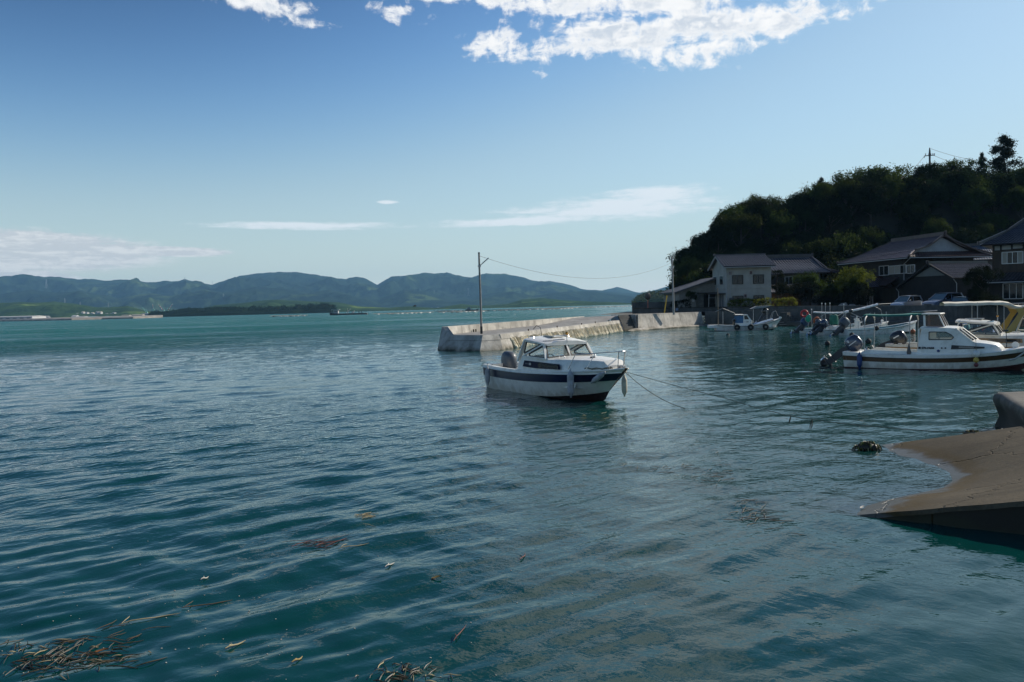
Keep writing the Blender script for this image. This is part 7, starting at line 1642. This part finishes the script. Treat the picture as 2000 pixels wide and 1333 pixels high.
# ------------------------------------------------------------------ poles, mirror, wires
def lamp_pole():
    b = at(940.5, 652, 1.1); t_ = atd(935.5, 496, b.y); r = thing('street_lamp', tuple(b), 0, 'slender lamp pole with a single angled lamp on the end of the stone jetty', 'street lamp')
    d = t_ - b; mb = MB(); mb.tube([(0, 0, -.1), d * .5, d], [.085, .078, .07], 10); po = mb.build('pole', mat('galvanised_lamp_pole', (.25, .24, .225), .6, .2, 4, metal=.3), r, smooth=True); MB().tube([(0, 0, -.1), d * .09], .094, 10).build('pole_base_band', black_seal, po)
    a0 = d * .845; e = atd(949, 508.5, b.y) - b; mb = MB(); mb.tube([a0 - V(.12, 0, 0), a0, e], .03, 6); mb.box(a0, (.22, .2, .10)); mb.build('arm', galv, r); tip = atd(954.5, 504, b.y) - b
    mb = MB(); mb.bar(a0.lerp(e, .45) , tip, .20, .07); mb.build('lamp_head', mat('lamp_grey', (.42, .42, .40), .4), r, bevel=.02); MB().tube([d, d + V(0, 0, .10)], .075, 8).build('pole_cap', black_seal, r)
    return b + d * .975
wire_a = lamp_pole()
def util_pole():
    b = at(1316, 612, 1.76); t_ = atd(1312.2, 502, b.y); r = thing('utility_pole', tuple(b), 0, 'thin grey utility pole standing on the quay beside the square hedge', 'utility pole'); d = t_ - b
    MB().tube([(0, 0, -.2), d], [.13, .095], 10).build('pole', mat('concrete_pole', (.30, .29, .27), .85, .15, 3), r, smooth=True); MB().tube([d * .93 - V(.14, 0, 0), d * .93 + V(.14, 0, 0)], .03, 6).build('insulator', plaster, r); return b + d * .90
wire_b = util_pole()
rope('overhead_wire', [wire_a, wire_b], .012, 'sagging wire strung between the jetty lamp pole and the utility pole', 40, sag=1.75, m=mat('black_cable', (.10, .10, .105), .7), cat='wire')
p_ = atd(1265.5, 606, 103.5); mr = thing('traffic_mirror', (p_.x, p_.y, G0), R(25), 'round convex traffic mirror on a rusty orange post at the quay end', 'traffic mirror'); top = atd(1265, 579, 103.5).z - G0
MB().tube([(0, 0, 0), (0, 0, top)], .045, 8).build('post', mat('orange_post', (.38, .10, .05), .6, .2, 5), mr)
MB().loft([[Vector((q * cos(a), -.05 - z, top + q * sin(a))) for a in np.linspace(0, 2 * pi, 24, False)] for q, z in ((.44, -.04), (.46, 0), (.42, .02), (.28, .05), (.1, .065))], closed=True, cap0=True, cap1=True).build('mirror_disc', mat('dark_mirror_back', (.07, .06, .055), .35, metal=.2), mr, smooth=True)
a_, b_ = at(1297.2, 612, 1.76), atd(1302.5, 577.5, at(1297.2, 612, 1.76).y); yp = thing('marker_post', tuple(a_), 0, 'leaning bright yellow marker post beside the utility pole', 'post'); MB().tube([(0, 0, -.1), b_ - a_], .075, 8).build('pole', mat('yellow_paint', (.62, .38, .03), .5, .15, 3), yp); MB().tube([b_ - a_, (b_ - a_) * 1.02], .08, 8).build('post_cap', black_seal, yp)
def hill_pole():
    b = atd(1816, 345, 153); t_ = atd(1815, 289, 153); r = thing('power_pole', tuple(b), 0, 'power pole with one cross arm rising out of the wood on the skyline', 'power pole'); h = t_.z - b.z; k = 153 / FPX; dk = mat('dark_pole', (.05, .05, .055), .8)
    MB().tube([(0, 0, -2), (0, 0, h * .88), (-.02, 0, h)], [.20, .16, .07], 8).build('pole', dk, r); z = h - 15.5 * k
    mb = MB(); mb.bar((-10 * k, 0, z), (9.5 * k, 0, z + .1), .14, .14); mb.build('cross_arm', dk, r)
    for x in (-10.5, -8, -2, 2, 6, 9): MB().tube([(x * k, 0, z + (.12 if x not in (-10.5,) else -.35)), (x * k, 0, z + .45 if x != -10.5 else z)], .08, 6).build('insulator', plaster, r)
    for s in (-1, 1): MB().tube([(0, 0, z - 1), (s * 1.3, 0, z - 4)], .03, 5).build('guy_wire', dk, r)
    W = mat('black_cable', (.1, .1, .105)); P = lambda x, zz: b + V(x * k, 0, zz)
    rope('overhead_wire', [P(-.2, h - .1), atd(2120, 285, 160)], .03, 'topmost wire running right from the skyline power pole', 30, 3.0, W, 'wire'); rope('overhead_wire', [P(9, z), atd(2120, 300, 160)], .03, 'lower wire running right from the skyline power pole cross arm', 30, 3.4, W, 'wire')
    rope('overhead_wire', [P(-10, z), atd(1760, 350, 140)], .03, 'wire dropping left from the skyline power pole cross arm', 16, .3, W, 'wire')
hill_pole()
b = atd(1990, 332, 148); an = thing('tv_antenna', tuple(b), 0, 'spindly television antenna on the skyline right of the tall cedar', 'antenna'); k = 148 / FPX; dk = mat('dark_pole', (.05, .05, .055))
MB().tube([(0, 0, -1), (2 * k, 0, 20 * k)], .06, 6).build('mast', dk, an); mb = MB(); mb.bar((-1.5 * k, 0, 25 * k), (5.5 * k, 0, 22.5 * k), .08); mb.build('boom', dk, an); mb = MB(); mb.tube([(2 * k, 0, 20 * k), (2.4 * k, 0, 24 * k)], .06, 6); mb.build('mast_top', dk, an)
for i in range(4): mb = MB(); mb.bar(((-1 + i * 1.8) * k, -.4, (24.8 - i * .6) * k), ((-1 + i * 1.8) * k, .4, (24.8 - i * .6) * k), .05); mb.build('element', dk, an)
# ------------------------------------------------------------------ far shore things
far_white = mat('far_white_wall', (.46, .46, .45), .8, .1, .02); far_grey = mat('far_grey_roof', (.20, .21, .22), .7); far_tan = mat('far_tan_wall', (.42, .37, .30), .8); far_blue = mat('far_teal_roof', (.16, .28, .30), .7)
def building(px0, px1, ptop, pbase, Y, wall, roof, label, group=None, name='house', cat='house', gable=.35, depth=14.0, bays=0, lift=0.0):
    a, b = atd(px0, pbase, Y), atd(px1, pbase, Y); t = atd((px0 + px1) / 2, ptop, Y); z0 = (a.z + b.z) / 2 - 1.5; w = (b - a).length; h = t.z - z0
    r = thing(name, ((a.x + b.x) / 2, Y, z0), atan2(b.y - a.y, b.x - a.x), label, cat, group); he = h * (1 - gable)
    m = MB(); m.box((0, depth / 2, he / 2), (w, depth, he)); m.build('wall', wall, r)
    m = MB(); m.loft([[Vector((x, -.6, he)), Vector((x, depth / 2, h)), Vector((x, depth + .6, he))] for x in (-w / 2 - .5, w / 2 + .5)], closed=True, cap0=True, cap1=True); m.build('roof', roof, r)
    for k in range(bays):
        x = -w / 2 + w * (k + .5) / bays; q = MB(); q.box((x, -.05, he * .55), (w / bays * .55, .2, he * .35)); q.build('window', far_grey, r)
    return r
building(-60, 63, 618.5, 625.5, 1330, far_white, far_white, 'very long low white warehouse on the far left shore', gable=.15, depth=40, bays=9, name='warehouse', cat='warehouse')
building(70, 84, 619, 625, 1420, far_tan, far_tan, 'small tan shed right of the long white warehouse', gable=.3)
building(82, 92, 619.5, 625, 1400, far_white, far_grey, 'white gabled shed with a grey roof right of the tan shed', gable=.4, bays=1); building(76, 90, 617.2, 621.5, 1480, far_grey, far_grey, 'grey roofed barn just behind the white gabled shed', gable=.4)
building(139.5, 148, 616, 623, 1560, far_white, far_white, 'tall white gable fronted factory hall on the far left shore', gable=.35, bays=1, name='factory'); building(147.5, 165, 618, 622.6, 1560, far_white, far_white, 'low white wing joined right of the gable fronted factory hall', gable=.15, bays=4, name='factory')
building(237, 252, 615.5, 619.5, 1900, far_tan, far_tan, 'pale flat shed left of the shipyard cranes', gable=.15); building(257, 278, 614.5, 619.5, 1900, far_tan, far_tan, 'wide tan shipyard shed below the green crane', gable=.15, bays=3, name='factory'); building(277, 292, 612, 618.8, 1950, far_grey, far_grey, 'grey shipyard hall partly behind the wooded island', gable=.12, name='factory')
rs = random.Random(8)
for k in range(12):
    px = 166 + k * 6.2 + rs.uniform(-1, 1); building(px, px + rs.uniform(3.5, 6), 618.8 + rs.uniform(-.8, .5) - (px - 166) * .015, 622.2 - (px - 166) * .02, 1750 + rs.uniform(-40, 200), rs.choice([far_white, far_tan]), rs.choice([far_grey, far_blue]), 'tiny low house in the row along the far left shore', 'small houses along the left far shore')
for k in range(10):
    px = 140 + k * 9 + rs.uniform(-3, 3); building(px, px + rs.uniform(2.5, 4), 608 + rs.uniform(0, 5), 613 + rs.uniform(0, 1), 2500, far_white, rs.choice([far_grey, far_tan]), 'tiny pale house on the green slope above the far left shore', 'small houses on the left far slope')
for k in range(46):
    px = rs.choice([rs.uniform(645, 760), rs.uniform(760, 880), rs.uniform(905, 1010), rs.uniform(1010, 1060)]); hor = 599.5 - (px - 1000) * .0253; base = hor + .9; building(px, px + rs.uniform(2, 5.5), base - rs.uniform(1.6, 3.8), base, 4600 + rs.uniform(-150, 100), rs.choice([far_white, far_white, far_tan]), rs.choice([far_grey, far_grey, far_tan, far_blue]), 'tiny town house at the water line under the far mountains', 'houses of the far town', depth=12)
for px0, px1, t, b in ((372, 384, 582.6, 585.4), (386, 394, 583.2, 585.4)): building(px0, px1, t, b, 5200, far_white, far_white, 'white block on the mountain side above the wooded island, ' + ('left of two' if px0 < 380 else 'right of two'), gable=.1)
# shipyard cranes behind the island
c_green = mat('pale_green_crane_paint', (.22, .46, .38), .5); c_red = mat('red_crane_paint', (.50, .06, .05), .5); c_wht = mat('white_crane_paint', (.65, .65, .63), .5)
def crane(pb, tip, Y, label, striped):
    b = atd(pb[0], pb[1], Y); t = atd(tip[0], tip[1], Y); k = Y / FPX; r = thing('harbour_crane', (b.x, b.y, 0), 0, label, 'crane', 'shipyard cranes behind the wooded island'); b = b - V(b.x, b.y, 0); t = t - V(atd(pb[0], pb[1], Y).x, Y, 0)
    m = MB()
    for x in (-1.3, 1.3): m.bar((x * k, 0, 0), (x * .6 * k, 0, b.z), 1.0, 1.0)
    m.bar((-1.1 * k, 0, b.z * .55), (1.1 * k, 0, b.z * .55), .8); m.build('portal_leg', c_green, r)
    m = MB(); m.box((0, 0, b.z + 1.4 * k), (3.0 * k, 3, 2.6 * k)); m.bar((.5 * k, 0, b.z + 2 * k), (-.4 * k if t.x > 0 else .4 * k, 0, b.z + 6.5 * k), .9); m.build('machine_house', c_green, r)
    n = 7; d = t - b
    for i in range(n):
        m = MB(); m.bar(b + d * (i / n), b + d * ((i + 1) / n), 1.3 * (1 - .06 * i), 1.6 * (1 - .06 * i)); m.build('jib_section', (c_red if i % 2 else c_wht) if striped else c_green, r)
    m = MB(); m.tube([V(0, 0, b.z + 6 * k), t], .18, 4); m.build('stay', c_green, r)
crane((286.5, 612), (277.5, 600.5), 2100, 'pale green harbour crane leaning left, farthest left of the cranes', False)
crane((300, 607), (298, 594.5), 2250, 'nearly upright red and white harbour crane between the green one and the pair', True)
crane((319.5, 608), (309, 594.5), 2200, 'red and white harbour crane leaning left, left one of the crossed pair', True)
crane((327, 608), (337, 594), 2200, 'red and white harbour crane leaning right, right one of the crossed pair', True)
# lattice towers on the hills
tw = mat('grey_lattice_steel', (.34, .36, .38), .6)
def tower(px, top, base, Y, label):
    b, t = atd(px, base, Y), atd(px, top, Y); r = thing('transmission_tower', (b.x, b.y, b.z - 6), 0, label, 'pylon', 'transmission towers on the far hills'); h = t.z - b.z + 6; w = h * .10; m = MB()
    for x, y in ((-1, -1), (1, -1), (1, 1), (-1, 1)): m.bar((x * w, y * w, 0), (x * .12 * w, y * .12 * w, h), h * .010)
    m.build('lattice_leg', tw, r); m = MB()
    for z in (.72, .82, .92): m.bar((-w * 1.5, 0, h * z), (w * 1.5, 0, h * z), h * .011)
    m.build('cross_arm', tw, r); m = MB()
    for k in range(6):
        z0, z1 = h * k / 7, h * (k + 1) / 7; q0, q1 = w * (1 - .88 * k / 7), w * (1 - .88 * (k + 1) / 7); m.bar((-q0, -q0, z0), (q1, -q1, z1), h * .006); m.bar((q0, -q0, z0), (-q1, -q1, z1), h * .006)
    m.build('brace', tw, r)
for px, t, b, Y, l in ((91, 546, 562, 5900, 'slim transmission tower high on the mountain at the far left'), (127, 583, 596, 3400, 'transmission tower on the green foreland left of the middle of it'), (157, 590, 600, 3200, 'transmission tower low on the green foreland above the white factory hall'), (212, 592, 602, 3300, 'transmission tower low on the foreland left of the shipyard'), (361, 540, 547, 7100, 'tiny mast on the mountain summit above the shipyard'), (415, 549, 556, 7100, 'tiny mast in the dip of the mountain skyline'), (84, 603, 614, 2700, 'transmission tower close above the left far shore'), (437, 574, 588, 5000, 'transmission tower on the slope above the wooded island'), (915, 563, 577, 5600, 'transmission tower on the mountain side left of the lamp pole'), (848, 566, 572, 5600, 'small transmission tower on the mountain side above the barge')): tower(px, t, b, Y, l)
# wood on the island and on the headland
def wood(name, pts, sz, leaf, seed, per, lm, label):
    rs_ = np.random.RandomState(seed); co, q = leaf_cloud(pts, per, sz, leaf, rs_, .4); o = fast_mesh(name, co, q, lm, False); o['kind'] = 'stuff'
leaf_isle = leaf_mat('island_leaf', (.008, .018, .006), .3, .1); leaf_isle2 = leaf_mat('headland_leaf', (.030, .044, .012), .4, .1)
rs_ = np.random.RandomState(77); pts = []; pts2 = []
pa, pz = ISL
for _ in range(900):
    px = rs_.uniform(290, 655); a = az_of(px); Y = rs_.uniform(1570, 1720); t = (Y - 1560) / 80; top = float(np.interp(a, pa, pz)); e = min(1, (px - 287) / 8, (660 - px) / 6)
    z = max(.5, top * (.72 + .55 * noise.noise(Vector((px * .045, 3.0, 0))) + .14 * (px - 470) / 180) * max(0, min(1, t)) ** .4 * (1 if t < 1 else max(.3, 1.6 - .6 * t))) * e; pts.append((Y * math.tan(a), Y, z + rs_.uniform(.5, 4.2)))
wood('island_wood', pts, 1.7, .95, 5, 26, leaf_isle, '')
for _ in range(520):
    px = rs_.uniform(1236, 1420); p = np.interp(px, [1233, 1236, 1243, 1256, 1275, 1300, 1340, 1420], [600, 594, 585, 577, 573, 571, 570, 572]); t = rs_.uniform(.02, 1.0) ** .7
    Y = 905 + t * 170; z = max(.3, (atd(px, p, 1080).z) * t ** .42); x = Y * math.tan(az_of(px)); (pts2 if False else pts2).append((x, Y, z + rs_.uniform(.3, 2.2)))
wood('headland_wood', pts2, 1.3, .75, 6, 24, leaf_isle2, '')
# oyster rafts and the work barge
bamboo = mat('grey_bamboo', (.36, .33, .28), .85, .3, .5); float_w = mat('white_raft_float', (.60, .59, .56), .6, .15, .5); float_b = mat('dark_raft_float', (.06, .06, .06), .7)
RG = 'oyster rafts moored in rows out in the bay'
def raft(px0, px1, py0, py1, label, wdt=12.0):
    a, b = at(px0, py0), at(px1, py1); d = (b - a); L = min(d.length, 420); d.normalize(); n = V(-d.y, d.x); n = n if n.y > 0 else -n; yaw = atan2(d.y, d.x)
    r = thing('oyster_raft', tuple(a), yaw, label, 'raft', RG); s = 1 if (V(-sin(yaw), cos(yaw)) - n).length < .1 else -1; m = MB(); N = max(4, int(L / 9))
    for j in range(4): m.bar((0, s * wdt * j / 3, .62), (L, s * wdt * j / 3, .62), .22)
    for i in range(N + 1): m.bar((L * i / N, -.5, .78), (L * i / N, s * wdt + .5, .78), .16)
    o = m.build('bamboo_frame', bamboo, r); o['kind'] = 'stuff'; m = MB(); m2 = MB()
    for i in range(N):
        for j in (0, 3):
            x = L * (i + .5) / N; (m if (i * 7 + j) % 5 else m2).tube([(x - .9, s * wdt * j / 3, .25), (x + .9, s * wdt * j / 3, .25)], .42, 7)
    o = m.build('float', float_w, r); o['kind'] = 'stuff'
    if m2.v: o = m2.build('dark_float', float_b, r); o['kind'] = 'stuff'
for q in ((528, 580, 619.6, 618.4, 'single short raft off the end of the wooded island'), (757, 848, 614.6, 611.6, 'long bare raft in open water left of the raft cluster'), (851, 905, 610.4, 609.0, 'raft at the left end of the cluster behind the lamp pole'), (884, 952, 611.4, 609.2, 'nearest raft of the cluster left of the lamp pole'), (930, 1046, 609.2, 606.0, 'raft just right of the foot of the lamp pole'), (990, 1105, 606.8, 603.4, 'raft in the middle of the bay, second row'), (860, 940, 608.6, 606.4, 'rear raft of the cluster carrying the dark workboat'), (1090, 1180, 603.4, 600.4, 'raft in the far row beyond the jetty'), (1150, 1245, 601.6, 598.6, 'raft beyond the jetty root in front of the headland'), (1240, 1316, 598.8, 597.0, 'pale raft in front of the wooded headland'), (1085, 1120, 605.0, 603.6, 'short raft between the second and far rows')): raft(*q)
def barge():
    a = at(646, 616.2); r = thing('work_barge', tuple(a), R(1.5), 'low dark work barge with a white deckhouse at its left end, off the island', 'barge'); L = 26.0; m = MB()
    m.loft([[Vector((x, y, z)) for y, z in ((0, -.4), (-.15, zz), (5.2, zz), (5.0, -.4))] for x, zz in ((-.8, 1.9), (1.5, 1.5), (7, 1.05), (L, 1.0), (L + .8, 1.1))], closed=True, cap0=True, cap1=True); m.build('hull', mat('dark_barge_hull', (.045, .04, .045), .7), r)
    m = MB(); m.box((L / 2 + 2, 2.5, 1.10), (L - 6, 5.3, .10)); m.build('deck', bamboo, r); m = MB(); m.box((3.6, 2.5, 2.5), (3.4, 3.2, 2.4)); m.build('deckhouse', far_white, r); m = MB(); m.box((3.4, 2.4, 4.0), (6.0, 4.2, .25)); m.build('canopy', far_white, r)
    for x in (.7, 6.2): m = MB(); m.tube([(x, .6, 1.2), (x, .6, 4.0)], .12, 6); m.build('canopy_post', far_grey, r)
    m = MB(); m.bar((11.0, 2.5, 1.2), (14.2, 2.5, 4.3), .4); m.bar((12.5, 2.5, 1.2), (12.0, 2.5, 4.8), .25); m.build('crane_arm', far_white, r); m = MB(); m.prism([(14.5, 2.2, 1.2), (17.3, 2.2, 3.3), (16.6, 2.2, 1.2)], (0, .6, 0)); m.build('cargo_chute', far_white, r)
    for x in (20.5, 22.5): m = MB(); m.box((x, 2.5, 1.8), (.5, .5, 1.2)); m.build('deck_drum', float_b, r)
    m = MB(); m.box((3.6, .85, 2.7), (2.4, .1, .9)); m.build('window', far_grey, r)
barge()
b = at(909, 607.6); r = thing('workboat', tuple(b), R(2), 'small dark workboat lying at the raft cluster left of the lamp pole', 'boat'); m = MB(); m.loft([[Vector((x, y, z)) for y, z in ((0, -.3), (-.2, zz), (3.2, zz), (3, -.3))] for x, zz in ((0, 1.6), (3, 1.2), (10, 1.1), (13, 1.8))], closed=True, cap0=True, cap1=True); m.build('hull', float_b, r); m = MB(); m.box((3.5, 1.5, 2.3), (3.2, 2.4, 2.2)); m.build('wheelhouse', far_grey, r); m = MB(); m.box((8.5, 1.5, 3.3), (6, 2.6, .2)); m.tube([(6, 1.5, 1), (6, 1.5, 3.3)], .12, 5); m.tube([(11, 1.5, 1), (11, 1.5, 3.3)], .12, 5); m.build('canopy_frame', float_b, r)
# a bird over the bay
p_ = atd(810, 598.5, 120); bd = thing('bird', tuple(p_), R(20), 'small black bird flying low over the bay above the rafts', 'bird'); blk = mat('black_feathers', (.015, .014, .014), .7)
m = MB(); m.tube([(-.30, 0, 0), (-.18, 0, .01), (0, 0, .02), (.16, 0, .03), (.22, 0, .03), (.27, 0, .02)], [.03, .05, .075, .06, .04, .008], 8); m.build('body', blk, bd, smooth=True)
for s in (-1, 1): m = MB(); m.prism([(.12, s * .05, .04), (.16, s * .30, .16), (.05, s * .62, .10), (-.06, s * .58, .09), (-.08, s * .28, .14), (-.10, s * .05, .03)], (0, 0, .012)); m.build('wing', blk, bd)

# ------------------------------------------------------------------ seaweed and flotsam
straw = mat('pale_straw', (.30, .25, .14), .8, .35, 3); straw2 = mat('brown_straw', (.075, .055, .03), .85, .4, 3); husk = mat('white_husk', (.48, .45, .38), .8, .2, 4); reddish = mat('red_brown_stem', (.10, .035, .03), .8, .3, 4); leaf_y = mat('yellow_fallen_leaf', (.24, .165, .045), .7, .3, 5)
def zsea(p): return float(sea_z(np.array([p.x]), np.array([p.y]))[0])
def ribbon(mb, p, ang, L, w, rs, curl=.3, lift=.012, n=4):
    pts = []; q = Vector((p.x, p.y, 0)); a = ang
    for i in range(n + 1):
        z = zsea(q) + lift * (1 + .6 * sin(i * 1.3)); pts.append(Vector((q.x, q.y, z))); a += rs.uniform(-curl, curl) / n * 2; q = q + V(cos(a), sin(a)) * (L / n)
    mb.tube(pts, [w * .6] + [w] * (n - 1) + [w * .35], 4)
def clump(px, py, sx, sy, n, L, m, name, label, seed, ang=.5, spread=.9, cat=None):
    rs = random.Random(seed); mb = MB()
    for _ in range(n):
        p = at(px + rs.gauss(0, sx), min(1420, py + rs.gauss(0, sy))); ribbon(mb, p, ang + rs.uniform(-spread, spread), L * rs.uniform(.3, 1.3), rs.uniform(.0025, .006), rs)
    o = mb.build(name, m, smooth=True); o['kind'] = 'stuff'; return o
clump(75, 1288, 75, 17, 95, .22, weed_dark, 'drifting_weed', '', 1, spread=1.5); clump(90, 1285, 80, 20, 38, .20, straw2, 'drifting_weed', '', 12, spread=1.3); clump(90, 1290, 85, 20, 22, .13, straw, 'drifting_straw', '', 2, spread=1.2); clump(215, 1252, 30, 9, 10, .2, straw2, 'drifting_straw', '', 3)
clump(775, 1318, 45, 12, 40, .16, weed_dark, 'drifting_weed', '', 4, spread=1.5); clump(785, 1320, 40, 9, 14, .12, straw, 'drifting_straw', '', 5, spread=1.4)
clump(1465, 1008, 24, 12, 46, .34, mat('grey_straw', (.11, .10, .08), .85, .3, 3), 'drifting_straw', '', 6); clump(1360, 930, 34, 16, 26, .3, mat('grey_straw', (.11, .10, .08)), 'drifting_straw', '', 7); clump(1290, 912, 60, 8, 16, .3, mat('grey_straw', (.11, .10, .08)), 'drifting_straw', '', 11)
clump(705, 1012, 9, 5, 22, .2, straw, 'drifting_straw', '', 8); clump(590, 1066, 26, 6, 12, .5, reddish, 'drifting_weed', '', 9); clump(1165, 815, 30, 8, 20, .3, weed_olive, 'drifting_weed', '', 10)
rs = random.Random(31)
mb = MB()
for _ in range(110):
    px, py = rs.uniform(0, 1300), rs.uniform(1040, 1333); 
    if rs.random() < .5: px, py = rs.gauss(300, 200), rs.gauss(1250, 55)
    if not (0 < px < 1400): continue
    p = at(px, py); z = zsea(p); r = rs.uniform(.003, .008); mb.sph((p.x, p.y, z + .003), r, 5, 4, (1.4, 1, .5))
o = mb.build('floating_husks', husk); o['kind'] = 'stuff'
TW = [(392, 1131, .10, husk, 'pale wood chip floating upright in the left foreground water', 1.0), (752, 1110, .16, husk, 'white forked stick floating in the middle of the foreground', .9), (886, 1255, .34, reddish, 'dark red brown twig floating in the lower middle of the foreground', 1.15), (440, 1270, .22, straw, 'bent straw stalk floating right of the left weed raft', 1.0), (355, 1190, .50, straw2, 'long curved stem floating above the left weed raft', .5), (660, 1075, .40, straw, 'long straw stem lying across the water left of the white stick', .45), (232, 1225, .55, straw, 'long straight straw at the top of the left weed raft', .75), (1015, 1095, .22, reddish, 'thin pinkish twig at the centre of the foreground', 1.2), (570, 1300, .14, leaf_y, 'small yellow stalk near the bottom edge of the picture', .8)]
for i, (px, py, L, m, lab, ang) in enumerate(TW):
    mb = MB(); p = at(px, py); r2 = random.Random(60 + i); ribbon(mb, p, ang, L, .008 if L < .3 else .006, r2, .5, .014, 5)
    q = at(px + 6, py - 3); ribbon(mb, q, ang + .7, L * .35, .005, r2, .4, .016, 3); tag(mb.build('floating_twig', m, smooth=True), lab, 'twig', 'twigs and stems adrift in the foreground')
for px, py, m, lab, ang in ((852, 1132, leaf_y, 'yellow brown leaf floating in the lower middle of the foreground', .3), (198, 1273, mat('orange_leaf', (.30, .12, .03), .7), 'small orange leaf beside the left weed raft', .2), (228, 1270, weed_olive, 'yellow green seaweed blade right of the small orange leaf', -.2), (1684, 994, husk, 'white feather lying in the shallows at the slipway tip', .7)):
    p = at(px, py); p.z = zsea(p) + .012; d = V(cos(ang), sin(ang)); n = V(-d.y, d.x); L = .11; mb = MB(); mb.loft([[p + d * (L * u) + n * (w * k) + V(0, 0, .012 * abs(k) + .008 * sin(u * 4)) for k in (-1, 0, 1)] for u, w in ((-.5, .002), (-.25, .022), (.1, .026), (.4, .012), (.55, .001))])
    tag(mb.build('floating_leaf', m, smooth=True), lab, 'leaf' if 'feather' not in lab else 'feather', None)
def weed_heap(px, py, w, h, n, label, seed, zoff=0.0, base=None, Lf=.36):
    p = base if base else at(px, py, .0); t = thing('seaweed_clump', tuple(p), 0, label, 'seaweed', 'seaweed clumps washed up at the slipway'); rs = random.Random(seed); A, B = MB(), MB()
    for k in range(n):
        a = rs.uniform(0, 6.28); r = rs.random() ** .6; x, y = cos(a) * r * w, sin(a) * r * w * .55; z = h * (1 - r * r) + .01; b = rs.uniform(0, 6.28); L = w * Lf * rs.uniform(.5, 1.3); d = V(cos(b), sin(b))
        q = [V(x, y, z), V(x, y, z + .03) + d * L * .4, V(x, y, max(.015, z - .02)) + d * L * .8, V(x, y, max(.0, z - .08)) + d * L]; (A if rs.random() < .62 else B).tube(q, [.006, .014, .010, .004], 4)
    for m_, mm, nm in ((A, weed_dark, 'dark_frond'), (B, mat('bright_seaweed', (.15, .15, .02), .4, .5, 9), 'bright_frond')):
        if m_.v: o = m_.build(nm, mm, t, smooth=True); o['kind'] = 'stuff'
    s = MB(); s.sph((0, 0, h * .35), 1, 12, 7, (w * .9, w * .5, h * .7)); s.build('matted_core', weed_dark, t, smooth=True)
weed_heap(1695, 879, .24, .13, 130, 'heap of olive green seaweed awash at the tip of the slipway', 2)
def on_slip(px, py):
    d = ray(px, py); n = V(-SLIP_D.x * SLIP_S, -SLIP_D.y * SLIP_S, 1); c = V(0, 0, CAM_H); return c + d * ((SLIP_O - c).dot(n) / d.dot(n))
weed_heap(0, 0, .17, .05, 60, 'small dark tangle of seaweed on the far edge of the slipway', 3, base=on_slip(1897, 851) + V(0, 0, .02)); weed_heap(0, 0, .20, .035, 60, 'scattered yellow green seaweed on the slipway beside the quay corner', 4, base=on_slip(1968, 848) + V(0, 0, .02))
